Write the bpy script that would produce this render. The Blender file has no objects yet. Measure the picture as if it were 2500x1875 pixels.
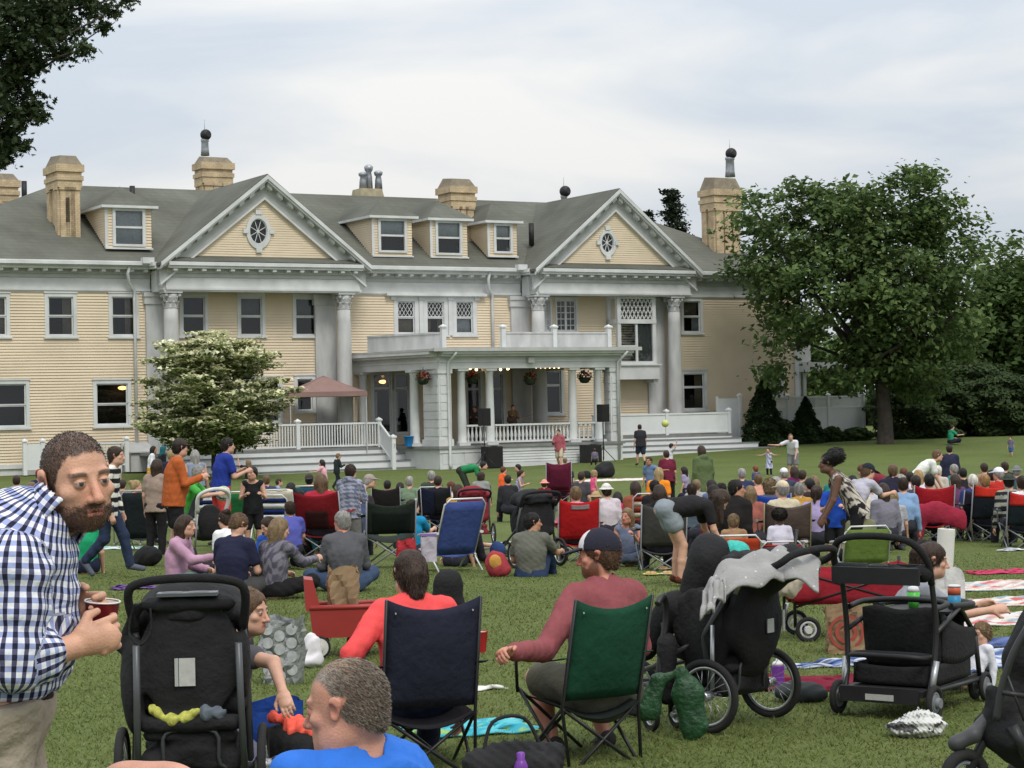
import bpy, bmesh, math, random
import numpy as np
from mathutils import Vector, Matrix
# ------------------------------------------------------------------ camera, sky, sun, exposure
SC = bpy.context.scene
COL = SC.collection
FPX, HOR, ROLL = 5000.0, 1000.0, 0.021
CAMZ = 1.75
TH = math.atan((HOR - 937.5) / FPX)
CAMP = np.array([0, 0, CAMZ])
_F = np.array([0, math.cos(TH), math.sin(TH)]); _U0 = np.array([0, -math.sin(TH), math.cos(TH)]); _R0 = np.array([1., 0, 0])
_R = _R0 * math.cos(ROLL) - _U0 * math.sin(ROLL); _U = _U0 * math.cos(ROLL) + _R0 * math.sin(ROLL)
cam = bpy.data.cameras.new('camera'); camo = bpy.data.objects.new('camera', cam); COL.objects.link(camo)
cam.sensor_width = 36; cam.lens = 36 * FPX / 2500; cam.clip_start = .1; cam.clip_end = 3000
camo.matrix_world = Matrix(((_R[0], _U[0], -_F[0], 0), (_R[1], _U[1], -_F[1], 0), (_R[2], _U[2], -_F[2], CAMZ), (0, 0, 0, 1)))
SC.camera = camo
SC.view_settings.view_transform = 'Standard'; SC.view_settings.look = 'None'
SC.view_settings.exposure = 0.17; SC.view_settings.gamma = 1
SUN_EL, SUN_AZ = math.radians(52), math.radians(158)     # behind the camera, from the right
W = bpy.data.worlds.new('World'); SC.world = W; W.use_nodes = True
nt = W.node_tree; nt.nodes.clear()
def _n(t, **k):
 n = nt.nodes.new(t)
 for a, b in k.items(): setattr(n, a, b)
 return n
out = _n('ShaderNodeOutputWorld'); bg = _n('ShaderNodeBackground'); sky = _n('ShaderNodeTexSky')
sky.sky_type = 'NISHITA'; sky.sun_disc = False; sky.sun_elevation = SUN_EL; sky.sun_rotation = SUN_AZ
sky.air_density = 1.2; sky.dust_density = 2.5
tc = _n('ShaderNodeTexCoord'); mp = _n('ShaderNodeMapping'); mp.inputs['Scale'].default_value = (2.2, 2.2, 9.0); mp.inputs['Location'].default_value = (9.1, 4.4, .9); mp.inputs['Rotation'].default_value = (0, .06, 0)
nz = _n('ShaderNodeTexNoise'); nz.inputs['Scale'].default_value = 1.5; nz.inputs['Detail'].default_value = 7; nz.inputs['Roughness'].default_value = .5; nz.inputs['Distortion'].default_value = .5
rp = _n('ShaderNodeValToRGB'); rp.color_ramp.elements[0].position = .41; rp.color_ramp.elements[1].position = .62
mx = _n('ShaderNodeMix', data_type='RGBA'); mx2 = _n('ShaderNodeMix', data_type='RGBA')
mx2.inputs[0].default_value = .9; mx2.inputs[7].default_value = (5.0, 5.45, 6.05, 1)
mx.inputs[7].default_value = (6.8, 6.8, 6.7, 1)
L = nt.links.new
L(tc.outputs['Generated'], mp.inputs[0]); L(mp.outputs[0], nz.inputs['Vector']); L(nz.outputs[0], rp.inputs[0])
L(sky.outputs[0], mx2.inputs[6]); L(mx2.outputs[2], mx.inputs[6]); L(rp.outputs[0], mx.inputs[0])
sz = _n('ShaderNodeSeparateXYZ'); zr = _n('ShaderNodeMapRange'); zr.inputs[1].default_value = 0; zr.inputs[2].default_value = 1; zr.inputs[3].default_value = 1; zr.inputs[4].default_value = 2.4; vs_ = _n('ShaderNodeVectorMath', operation='SCALE')   # an overcast sky is brighter overhead
L(tc.outputs['Generated'], sz.inputs[0]); L(sz.outputs[2], zr.inputs[0]); L(mx.outputs[2], vs_.inputs[0]); L(zr.outputs[0], vs_.inputs['Scale'])
L(vs_.outputs[0], bg.inputs[0]); bg.inputs[1].default_value = .1; L(bg.outputs[0], out.inputs[0])
sl = bpy.data.lights.new('sun', 'SUN'); sl.energy = 1.5; sl.angle = math.radians(18); sl.color = (1, .95, .87)
so = bpy.data.objects.new('sun', sl); COL.objects.link(so)
_d = Vector((math.sin(SUN_AZ) * math.cos(SUN_EL), math.cos(SUN_AZ) * math.cos(SUN_EL), math.sin(SUN_EL)))
so.rotation_euler = _d.to_track_quat('Z', 'Y').to_euler()
# ------------------------------------------------------------------ measuring helpers
def V(*a): return np.array(a, float)
def ray(px, py):
 d = _F + (px - 1250) / FPX * _R - (py - 937.5) / FPX * _U
 return d / d[1]
def at(px, py, d): return CAMP + ray(px, py) * d
GD = [0, 5, 11, 18, 25, 32, 39, 51, 70, 84, 91, 102, 140, 400]
GS = [-.25, -.12, 0, .08, .16, .25]
GZ = [[0]*6, [-.04]*6, [-.12]*6, [-.2]*6, [-.27, -.29, -.36, -.38, -.38, -.38], [-.42, -.46, -.54, -.56, -.56, -.56], [-.56, -.6, -.68, -.68, -.68, -.68], [-.74, -.78, -.84, -.8, -.78, -.78], [-.84, -.86, -.86, -.86, -.86, -.86],
      [-.62, -.8, -.84, -.8, -.86, -.9], [-.42, -.74, -.78, -.62, -.6, -.55], [-.4, -.6, -.7, -.36, -.22, -.12], [-.3, -.5, -.6, -.3, 0, .1], [-.3]*5 + [.2]]
GZ = np.array(GZ)
def gz(x, y):
 d = max(y, .01); s = min(max(x / max(d, 4), GS[0]), GS[-1]); d = min(max(d, 0), GD[-1])
 i = max(k for k in range(len(GD) - 1) if GD[k] <= d); t = (d - GD[i]) / (GD[i+1] - GD[i]); t = t * t * (3 - 2 * t) * .5 + t * .5
 row = GZ[i] * (1 - t) + GZ[i+1] * t
 return float(np.interp(s, GS, row))
def ground(px, py):
 "ground point seen at a photo pixel"
 r = ray(px, py); lo, hi = 1., 399.
 for d in np.geomspace(2, 390, 160):
  p = CAMP + r * d
  if p[2] < gz(p[0], p[1]): hi = d; break
  lo = d
 for _ in range(30):
  m = (lo + hi) / 2; p = CAMP + r * m
  if p[2] < gz(p[0], p[1]): hi = m
  else: lo = m
 return CAMP + r * hi
def under(px, py, h):
 "ground point under something whose top, h metres up, is seen at a photo pixel"
 r = ray(px, py); best = None
 for d in np.geomspace(3, 120, 500):
  p = CAMP + r * d
  if p[2] - h < gz(p[0], p[1]): best = d; break
 if best is None: best = 60
 p = CAMP + r * best
 return V(p[0], p[1], gz(p[0], p[1]))
def gat(px, d):
 p = at(px, 1000, d); return V(p[0], p[1], gz(p[0], p[1]))
# ------------------------------------------------------------------ materials
MATS = {}
def nodes_of(m): return m.node_tree.nodes, m.node_tree.links
def mat(name, col, rough=.8, var=.12, scale=6., bump=0., bscale=60., metal=0., spec=.3, emit=0., stretch=None, sheen=0., sss=0.):
 key = (name, tuple(round(c, 3) for c in col), rough)
 if key in MATS: return MATS[key]
 m = bpy.data.materials.new(name); m.use_nodes = True; N, K = nodes_of(m); b = N['Principled BSDF']
 b.inputs['Roughness'].default_value = rough; b.inputs['Metallic'].default_value = metal; b.inputs['Specular IOR Level'].default_value = spec
 c4 = (*col, 1)
 tcn = N.new('ShaderNodeTexCoord'); src = tcn.outputs['Object']
 if stretch:
  mpn = N.new('ShaderNodeMapping'); mpn.inputs['Scale'].default_value = stretch; K.new(src, mpn.inputs[0]); src = mpn.outputs[0]
 if var > 0:
  no = N.new('ShaderNodeTexNoise'); no.inputs['Scale'].default_value = scale; no.inputs['Detail'].default_value = 5; K.new(src, no.inputs['Vector'])
  mxn = N.new('ShaderNodeMix'); mxn.data_type = 'RGBA'; mr = N.new('ShaderNodeMapRange'); mr.inputs[1].default_value = .3; mr.inputs[2].default_value = .7
  K.new(no.outputs[0], mr.inputs[0]); K.new(mr.outputs[0], mxn.inputs[0])
  mxn.inputs[6].default_value = (*[c * (1 - var) for c in col], 1); mxn.inputs[7].default_value = (*[min(1, c * (1 + var)) for c in col], 1)
  K.new(mxn.outputs[2], b.inputs['Base Color'])
 else: b.inputs['Base Color'].default_value = c4
 if bump > 0:
  n2 = N.new('ShaderNodeTexNoise'); n2.inputs['Scale'].default_value = bscale; n2.inputs['Detail'].default_value = 4; K.new(src, n2.inputs['Vector'])
  bp = N.new('ShaderNodeBump'); bp.inputs['Strength'].default_value = bump; bp.inputs['Distance'].default_value = .02; K.new(n2.outputs[0], bp.inputs['Height']); K.new(bp.outputs[0], b.inputs['Normal'])
 if emit > 0: b.inputs['Emission Color'].default_value = c4; b.inputs['Emission Strength'].default_value = emit
 if sheen: b.inputs['Sheen Weight'].default_value = sheen
 if sss: b.inputs['Subsurface Weight'].default_value = sss; b.inputs['Subsurface Radius'].default_value = (.012, .005, .003); b.inputs['Subsurface Scale'].default_value = 1
 MATS[key] = m; return m
def attr_mat(name, rough=.8, spec=.25, bump=0., bscale=60., var=.1, scale=8., sss=0., trans=0., fine=0.):
 "colour read from the mesh's own 'col' attribute"
 if name in MATS: return MATS[name]
 m = bpy.data.materials.new(name); m.use_nodes = True; N, K = nodes_of(m); b = N['Principled BSDF']
 b.inputs['Roughness'].default_value = rough; b.inputs['Specular IOR Level'].default_value = spec
 a = N.new('ShaderNodeAttribute'); a.attribute_name = 'col'
 tcn = N.new('ShaderNodeTexCoord'); no = N.new('ShaderNodeTexNoise'); no.inputs['Scale'].default_value = scale; no.inputs['Detail'].default_value = 5; K.new(tcn.outputs['Object'], no.inputs['Vector'])
 mr = N.new('ShaderNodeMapRange'); mr.inputs[1].default_value = .3; mr.inputs[2].default_value = .7; mr.inputs[3].default_value = 1 - var; mr.inputs[4].default_value = 1 + var; K.new(no.outputs[0], mr.inputs[0])
 sc_ = mr.outputs[0]
 if fine:
  n3 = N.new('ShaderNodeTexNoise'); n3.inputs['Scale'].default_value = 260; n3.inputs['Detail'].default_value = 3; K.new(tcn.outputs['Object'], n3.inputs['Vector']); m3 = N.new('ShaderNodeMapRange'); m3.inputs[1].default_value = .3; m3.inputs[2].default_value = .7; m3.inputs[3].default_value = 1-fine; m3.inputs[4].default_value = 1+fine; K.new(n3.outputs[0], m3.inputs[0]); mm = N.new('ShaderNodeMath'); mm.operation = 'MULTIPLY'; K.new(sc_, mm.inputs[0]); K.new(m3.outputs[0], mm.inputs[1]); sc_ = mm.outputs[0]
 vm = N.new('ShaderNodeVectorMath'); vm.operation = 'SCALE'; K.new(a.outputs['Color'], vm.inputs[0]); K.new(sc_, vm.inputs['Scale']); K.new(vm.outputs[0], b.inputs['Base Color'])
 if bump > 0:
  n2 = N.new('ShaderNodeTexNoise'); n2.inputs['Scale'].default_value = bscale; n2.inputs['Detail'].default_value = 4; K.new(tcn.outputs['Object'], n2.inputs['Vector'])
  bp = N.new('ShaderNodeBump'); bp.inputs['Strength'].default_value = bump; bp.inputs['Distance'].default_value = .01; K.new(n2.outputs[0], bp.inputs['Height']); K.new(bp.outputs[0], b.inputs['Normal'])
 if sss: b.inputs['Subsurface Weight'].default_value = sss; b.inputs['Subsurface Radius'].default_value = (.012, .005, .003); b.inputs['Subsurface Scale'].default_value = 1
 if trans:
  tr = N.new('ShaderNodeBsdfTranslucent'); K.new(vm.outputs[0], tr.inputs['Color']); ms = N.new('ShaderNodeMixShader'); ms.inputs[0].default_value = trans
  K.new(b.outputs[0], ms.inputs[1]); K.new(tr.outputs[0], ms.inputs[2]); K.new(ms.outputs[0], N['Material Output'].inputs['Surface'])
 MATS[name] = m; return m
def srgb(r, g, b):
 f = lambda c: (c / 255 / 12.92) if c / 255 <= .04045 else ((c / 255 + .055) / 1.055) ** 2.4
 return (f(r), f(g), f(b))
def fabric(col, rough=.9): return mat('fabric', col, rough, var=.13, scale=7, bump=.5, bscale=17, spec=.15)
# ------------------------------------------------------------------ objects
def tag(o, label, cat, group=None, kind=None):
 if label: o['label'] = label
 if cat: o['category'] = cat
 if group: o['group'] = group
 if kind: o['kind'] = kind
 return o
def thing(name, label, cat, loc=(0, 0, 0), rotz=0., group=None):
 o = bpy.data.objects.new(name, None); COL.objects.link(o); o.empty_display_size = .2
 o.location = Vector([float(c) for c in loc]); o.rotation_euler = (0, 0, rotz)
 return tag(o, label, cat, group)
def wmat(o):
 m = o.matrix_basis.copy()
 while o.parent: o = o.parent; m = o.matrix_basis @ m
 return m
def link(name, me, parent=None):
 o = bpy.data.objects.new(name, me); COL.objects.link(o)
 if parent: o.parent = parent
 return o
def dup(root, loc, rotz, label=None):
 r = root.copy(); COL.objects.link(r); r.location = Vector([float(c) for c in loc]); r.rotation_euler = (0, 0, rotz)
 if label: r['label'] = label
 for ch in list(root.children):
  c = ch.copy(); COL.objects.link(c); c.parent = r
  for g in list(ch.children):
   e = g.copy(); COL.objects.link(e); e.parent = c
 return r
def npmesh(name, v, faces, mats, col=None, smooth=True, mi=None):
 "faces: (n,3) or (n,4) int array"
 me = bpy.data.meshes.new(name); v = np.asarray(v, np.float32); faces = np.asarray(faces, np.int32); n, k = faces.shape
 me.vertices.add(len(v)); me.vertices.foreach_set('co', v.ravel())
 me.loops.add(n * k); me.loops.foreach_set('vertex_index', faces.ravel())
 me.polygons.add(n); me.polygons.foreach_set('loop_start', np.arange(0, n * k, k, dtype=np.int32))
 me.polygons.foreach_set('use_smooth', np.full(n, smooth))
 for m in (mats if isinstance(mats, (list, tuple)) else [mats]): me.materials.append(m)
 if mi is not None: me.polygons.foreach_set('material_index', np.asarray(mi, np.int32))
 if col is not None:
  a = me.color_attributes.new('col', 'FLOAT_COLOR', 'POINT'); c = np.ones((len(v), 4), np.float32); c[:, :3] = col; a.data.foreach_set('color', c.ravel())
 me.update(calc_edges=True); return me
def nrm(a): a = np.asarray(a, float); return a / max(np.linalg.norm(a), 1e-9)
def frame(dirv, up=(0, 0, 1)):
 d = nrm(dirv); u = np.array(up, float)
 if abs(np.dot(d, nrm(u))) > .98: u = np.array([0, 1., 0]) if abs(d[1]) < .9 else np.array([1., 0, 0])
 s = nrm(np.cross(d, u)); return d, s, np.cross(s, d)
class MB:
 def __init__(s): s.v = []; s.f = []; s.m = []; s.sm = []
 def add(s, vs, fs, mi=0, smooth=False):
  n = len(s.v); s.v += [tuple(map(float, p)) for p in vs]; s.f += [tuple(i + n for i in f) for f in fs]; s.m += [mi] * len(fs); s.sm += [smooth] * len(fs); return s
 def box(s, x0, x1, y0, y1, z0, z1, mi=0):
  return s.add([(x0,y0,z0),(x1,y0,z0),(x1,y1,z0),(x0,y1,z0),(x0,y0,z1),(x1,y0,z1),(x1,y1,z1),(x0,y1,z1)],
                     [(0,3,2,1),(4,5,6,7),(0,1,5,4),(1,2,6,5),(2,3,7,6),(3,0,4,7)], mi)
 def bar(s, p, q, w, h, up=(0, 0, 1), mi=0):
  p = np.array(p, float); q = np.array(q, float); d, a, b = frame(q - p, up); a = a * w / 2; b = b * h / 2
  return s.add([p-a-b, p+a-b, p+a+b, p-a+b, q-a-b, q+a-b, q+a+b, q-a+b], [(0,3,2,1),(4,5,6,7),(0,1,5,4),(1,2,6,5),(2,3,7,6),(3,0,4,7)][::1], mi)
 def tube(s, pts, r, n=8, mi=0, closed=False, up=(0, 0, 1), flat=1.):
  P = [np.array(p, float) for p in pts]; m = len(P); R = r if isinstance(r, (list, tuple)) else [r] * m; vs = []; u = np.array(up, float)
  for i in range(m):
   a = P[(i-1) % m] if (closed or i > 0) else P[i]; b = P[(i+1) % m] if (closed or i < m-1) else P[i]
   d, sd, uu = frame(b - a, u); u = uu
   for j in range(n):
    t = 2 * math.pi * j / n; vs.append(P[i] + R[i] * (math.cos(t) * sd * flat + math.sin(t) * uu))
  fs = []
  for i in range(m if closed else m - 1):
   for j in range(n):
    k = (i + 1) % m; fs.append((i*n+j, i*n+(j+1) % n, k*n+(j+1) % n, k*n+j))
  s.add(vs, fs, mi, True)
  if not closed:
   b0 = len(s.v) - len(vs); s.f += [tuple(b0 + j for j in range(n))[::-1], tuple(b0 + (m-1)*n + j for j in range(n))]; s.m += [mi, mi]; s.sm += [False, False]
  return s
 def lathe(s, prof, n=16, c=(0, 0, 0), axis=(0, 0, 1), mi=0, smooth=True, caps=True):
  c = np.array(c, float); d, a, b = frame(axis, (0, 1, 0)) if abs(axis[2]) > .9 else frame(axis); vs = []
  for r, z in prof:
   for j in range(n): t = 2*math.pi*j/n; vs.append(c + d*z + r*(math.cos(t)*a + math.sin(t)*b))
  fs = [(i*n+j, i*n+(j+1) % n, (i+1)*n+(j+1) % n, (i+1)*n+j) for i in range(len(prof)-1) for j in range(n)]
  s.add(vs, fs, mi, smooth)
  if caps:
   b0 = len(s.v) - len(vs); s.f += [tuple(b0+j for j in range(n))[::-1], tuple(b0+(len(prof)-1)*n+j for j in range(n))]; s.m += [mi]*2; s.sm += [False]*2
  return s
 def prism(s, poly, vec, mi=0):
  n = len(poly); vec = np.array(vec, float); P = [np.array(p, float) for p in poly]
  return s.add(P + [p + vec for p in P], [tuple(range(n))[::-1], tuple(range(n, 2*n))] + [(i, (i+1) % n, n+(i+1) % n, n+i) for i in range(n)], mi)
 def sheet(s, fn, nu, nv, th=.01, mi=0, smooth=True):
  G = [[np.array(fn(i/nu, j/nv), float) for j in range(nv+1)] for i in range(nu+1)]; vs = []; nn = []
  for i in range(nu+1):
   for j in range(nv+1):
    du = G[min(i+1, nu)][j] - G[max(i-1, 0)][j]; dv = G[i][min(j+1, nv)] - G[i][max(j-1, 0)]; nn.append(nrm(np.cross(du, dv)) * th)
    vs.append(G[i][j])
  m = nv+1; N0 = len(vs); fs = []
  for i in range(nu):
   for j in range(nv): a = i*m+j; fs.append((a, a+m, a+m+1, a+1))
  top = [v + n for v, n in zip(vs, nn)]; fs += [tuple(N0+k for k in f)[::-1] for f in fs]
  bd = [(i*m, (i+1)*m) for i in range(nu)] + [(nu*m+j, nu*m+j+1) for j in range(nv)] + [((i+1)*m+nv, i*m+nv) for i in range(nu)] + [(j+1, j) for j in range(nv)]
  fs += [(b, a, N0+a, N0+b) for a, b in bd]
  return s.add(vs + top, fs, mi, smooth)
 def build(s, name, mats, parent=None, world=False, smooth=None):
  me = bpy.data.meshes.new(name); vs = s.v
  if world and parent is not None:
   im = wmat(parent).inverted(); vs = [tuple(im @ Vector(p)) for p in vs]
  me.from_pydata(vs, [], s.f)
  for m in (mats if isinstance(mats, (list, tuple)) else [mats]): me.materials.append(m)
  me.polygons.foreach_set('material_index', s.m); me.polygons.foreach_set('use_smooth', s.sm if smooth is None else [smooth]*len(s.f)); me.update()
  return link(name, me, parent)
# ------------------------------------------------------------------ implicit surfaces: smooth union of cones and ellipsoids, meshed by surface nets
def cone(a, b, ra, rb=None, k=.03, flat=None, sub=False): return dict(t='c', a=np.array(a, float), b=np.array(b, float), ra=ra, rb=ra if rb is None else rb, k=k, flat=flat, sub=sub)
def ell(c, r, fr=None, k=.03, sub=False): return dict(t='e', c=np.array(c, float), r=np.array(r, float), fr=np.eye(3) if fr is None else np.array(fr), k=k, sub=sub)
def half(p, n, k=.006): return dict(t='h', p=np.array(p, float), n=nrm(n), k=k, sub=False)      # cuts away the side n points to
def bbox(prims):
 lo = np.full(3, 1e9); hi = -lo
 for q in prims:
  if q['sub'] or q['t'] == 'h': continue
  if q['t'] == 'c': r = max(q['ra'], q['rb']) * (max(1, 1/q['flat'][1]) if q['flat'] else 1); l = np.minimum(q['a'], q['b']) - r; h = np.maximum(q['a'], q['b']) + r
  else: r = q['r'].max(); l = q['c'] - r; h = q['c'] + r
  lo = np.minimum(lo, l); hi = np.maximum(hi, h)
 return lo, hi
def wob(P, seed, f, amp):
 rs = np.random.RandomState(seed); s = 0
 for i in range(5):
  w = rs.normal(size=3) * f * (1 + .5 * i); s = s + np.sin(P[..., 0]*w[0] + P[..., 1]*w[1] + P[..., 2]*w[2] + rs.rand()*6.3) / (1 + .4*i)
 return s * amp / 2.2
def netmesh(prims, h, noise=None, axes=None):
 lo, hi = bbox(prims); lo = lo - 2.5*h; hi = hi + 2.5*h
 if axes is None: ax = [np.arange(lo[i], hi[i] + h, h) for i in range(3)]
 else: ax = axes(lo, hi)
 nx, ny, nzz = map(len, ax); F = np.full((nx, ny, nzz), .25, np.float32)
 for q in prims:
  if q['t'] == 'h': i0 = np.zeros(3, int); i1 = np.array([nx, ny, nzz])
  else:
   l, hh = bbox([dict(q, sub=False)]); m = q['k'] + 3*h
   i0 = np.array([max(np.searchsorted(ax[i], l[i]-m) - 1, 0) for i in range(3)]); i1 = np.array([min(np.searchsorted(ax[i], hh[i]+m) + 1, len(ax[i])) for i in range(3)])
   if (i1 <= i0).any(): continue
  X = ax[0][i0[0]:i1[0], None, None]; Y = ax[1][None, i0[1]:i1[1], None]; Z = ax[2][None, None, i0[2]:i1[2]]
  if q['t'] == 'h': D = (X-q['p'][0])*q['n'][0] + (Y-q['p'][1])*q['n'][1] + (Z-q['p'][2])*q['n'][2]
  elif q['t'] == 'c':
   a = q['a']; x = X-a[0]; y = Y-a[1]; z = Z-a[2]; ba = q['b']-a; sc = 1.
   if q['flat']:
    n, f = q['flat']; n = nrm(n); pr = (x*n[0]+y*n[1]+z*n[2])*(f-1); x = x+pr*n[0]; y = y+pr*n[1]; z = z+pr*n[2]; ba = ba + n*np.dot(ba, n)*(f-1); sc = 1/max(f, 1)**.5
   bb = max(np.dot(ba, ba), 1e-9); t = np.clip((x*ba[0]+y*ba[1]+z*ba[2])/bb, 0, 1)
   D = (np.sqrt((x-t*ba[0])**2+(y-t*ba[1])**2+(z-t*ba[2])**2) - (q['ra']+(q['rb']-q['ra'])*t))*sc
  else:
   x = X-q['c'][0]; y = Y-q['c'][1]; z = Z-q['c'][2]; fr = q['fr']; s2 = 0; s4 = 0
   for j in range(3):
    w = (x*fr[j][0]+y*fr[j][1]+z*fr[j][2]); s2 = s2 + (w/q['r'][j])**2; s4 = s4 + (w/q['r'][j]**2)**2
   k0 = np.sqrt(s2); D = np.where(s4 > 1e-9, k0*(k0-1)/np.sqrt(np.maximum(s4, 1e-9)), -q['r'].min())
  sl_ = (slice(i0[0], i1[0]), slice(i0[1], i1[1]), slice(i0[2], i1[2])); A = F[sl_]; k = max(q['k'], 1e-4)
  if q['sub'] or q['t'] == 'h':
   B = D if q['t'] == 'h' else -D
   hh = np.maximum(k-np.abs(A-B), 0)/k; F[sl_] = np.maximum(A, B) + hh*hh*k*.25
  else:
   hh = np.maximum(k-np.abs(A-D), 0)/k; F[sl_] = np.minimum(A, D) - hh*hh*k*.25
 if noise is not None:
  F = F + noise(np.stack(np.broadcast_arrays(ax[0][:, None, None], ax[1][None, :, None], ax[2][None, None, :]), -1).astype(np.float32))
 F[0] = F[-1] = .2; F[:, 0] = F[:, -1] = .2; F[:, :, 0] = F[:, :, -1] = .2
 S = F < 0; c = np.zeros((nx-1, ny-1, nzz-1), np.int8)
 for i in (0, 1):
  for j in (0, 1):
   for k in (0, 1): c += S[i:nx-1+i, j:ny-1+j, k:nzz-1+k]
 act = (c > 0) & (c < 8); I = np.argwhere(act); idx = np.full(act.shape, -1, np.int32); idx[act] = np.arange(len(I))
 pos = np.zeros((len(I), 3)); cnt = np.zeros(len(I))
 for axn in range(3):
  o1, o2 = [q for q in range(3) if q != axn]
  for a in (0, 1):
   for b in (0, 1):
    A = I.copy(); A[:, o1] += a; A[:, o2] += b; B = A.copy(); B[:, axn] += 1
    fa = F[A[:, 0], A[:, 1], A[:, 2]]; fb = F[B[:, 0], B[:, 1], B[:, 2]]; m = (fa < 0) != (fb < 0)
    t = np.where(m, fa/np.where(m, fa-fb, 1), 0)
    pa = np.stack([ax[i][A[:, i]] for i in range(3)], 1); pb = np.stack([ax[i][B[:, i]] for i in range(3)], 1)
    pos += np.where(m[:, None], pa+(pb-pa)*t[:, None], 0); cnt += m
 pos /= np.maximum(cnt, 1)[:, None]; Q = []
 for axn in range(3):
  sl0 = [slice(None)]*3; sl1 = [slice(None)]*3; sl0[axn] = slice(0, -1); sl1[axn] = slice(1, None)
  d = S[tuple(sl0)] != S[tuple(sl1)]; E = np.argwhere(d); o1, o2 = (axn+1) % 3, (axn+2) % 3
  E = E[(E[:, o1] > 0) & (E[:, o2] > 0) & (E[:, o1] < F.shape[o1]-1) & (E[:, o2] < F.shape[o2]-1)]
  s0 = S[E[:, 0], E[:, 1], E[:, 2]]
  def ce(d1, d2): C = E.copy(); C[:, o1] -= d1; C[:, o2] -= d2; return idx[C[:, 0], C[:, 1], C[:, 2]]
  q = np.stack([ce(1, 1), ce(0, 1), ce(0, 0), ce(1, 0)], 1); q[~s0] = q[~s0][:, ::-1]; Q.append(q)
 Q = np.concatenate(Q); Q = Q[(Q >= 0).all(1)]
 return pos, Q
# ------------------------------------------------------------------ ground
HA = math.atan(5000 / 8900); HD = 98.
HU = V(math.cos(HA), math.sin(HA), 0); HW = V(-math.sin(HA), math.cos(HA), 0); HO = V(0, HD, 0)
def hp(px, py, v=0):
 "photo pixel on the house plane v metres in front of the main wall -> (along, height)"
 r = ray(px, py); t = np.dot(HO - v*HW - CAMP, HW) / np.dot(r, HW); p = CAMP + r*t - HO
 return float(np.dot(p, HU)), float(p[2])
def hw(u, v, z): return HO + u*HU - v*HW + V(0, 0, z)
def hg(u, v): p = hw(u, v, 0); return gz(p[0], p[1])
def grass_mat():
 m = bpy.data.materials.new('lawn'); m.use_nodes = True; N, K = nodes_of(m); b = N['Principled BSDF']; b.inputs['Roughness'].default_value = .9; b.inputs['Specular IOR Level'].default_value = .15
 tcn = N.new('ShaderNodeTexCoord')
 def noise(sc, det=5, stretch=None):
  n = N.new('ShaderNodeTexNoise'); n.inputs['Scale'].default_value = sc; n.inputs['Detail'].default_value = det
  s = tcn.outputs['Object']
  if stretch: q = N.new('ShaderNodeMapping'); q.inputs['Scale'].default_value = stretch; K.new(s, q.inputs[0]); s = q.outputs[0]
  K.new(s, n.inputs['Vector']); return n.outputs[0]
 def ramp(src, stops):
  r = N.new('ShaderNodeValToRGB'); e = r.color_ramp.elements; e[0].position, e[0].color = stops[0][0], (*stops[0][1], 1); e[1].position, e[1].color = stops[1][0], (*stops[1][1], 1)
  for p, c in stops[2:]: q = e.new(p); q.color = (*c, 1)
  K.new(src, r.inputs[0]); return r.outputs[0]
 a = ramp(noise(.5, 6), [(.35, (.082, .118, .028)), (.65, (.148, .185, .055))]); d = ramp(noise(9, 6), [(.36, (.072, .104, .022)), (.66, (.16, .198, .062))])
 e = ramp(noise(55, 3), [(.35, (.043, .062, .013)), (.7, (.165, .19, .066))])
 def mix(f, x, y):
  q = N.new('ShaderNodeMix'); q.data_type = 'RGBA'; q.inputs[0].default_value = f; K.new(x, q.inputs[6]); K.new(y, q.inputs[7]); return q.outputs[2]
 K.new(mix(.4, mix(.5, a, d), e), b.inputs['Base Color'])
 bp = N.new('ShaderNodeBump'); bp.inputs['Strength'].default_value = .7; bp.inputs['Distance'].default_value = .05; K.new(noise(45, 5), bp.inputs['Height']); K.new(bp.outputs[0], b.inputs['Normal'])
 return m
M_GRASS = grass_mat()
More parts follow.
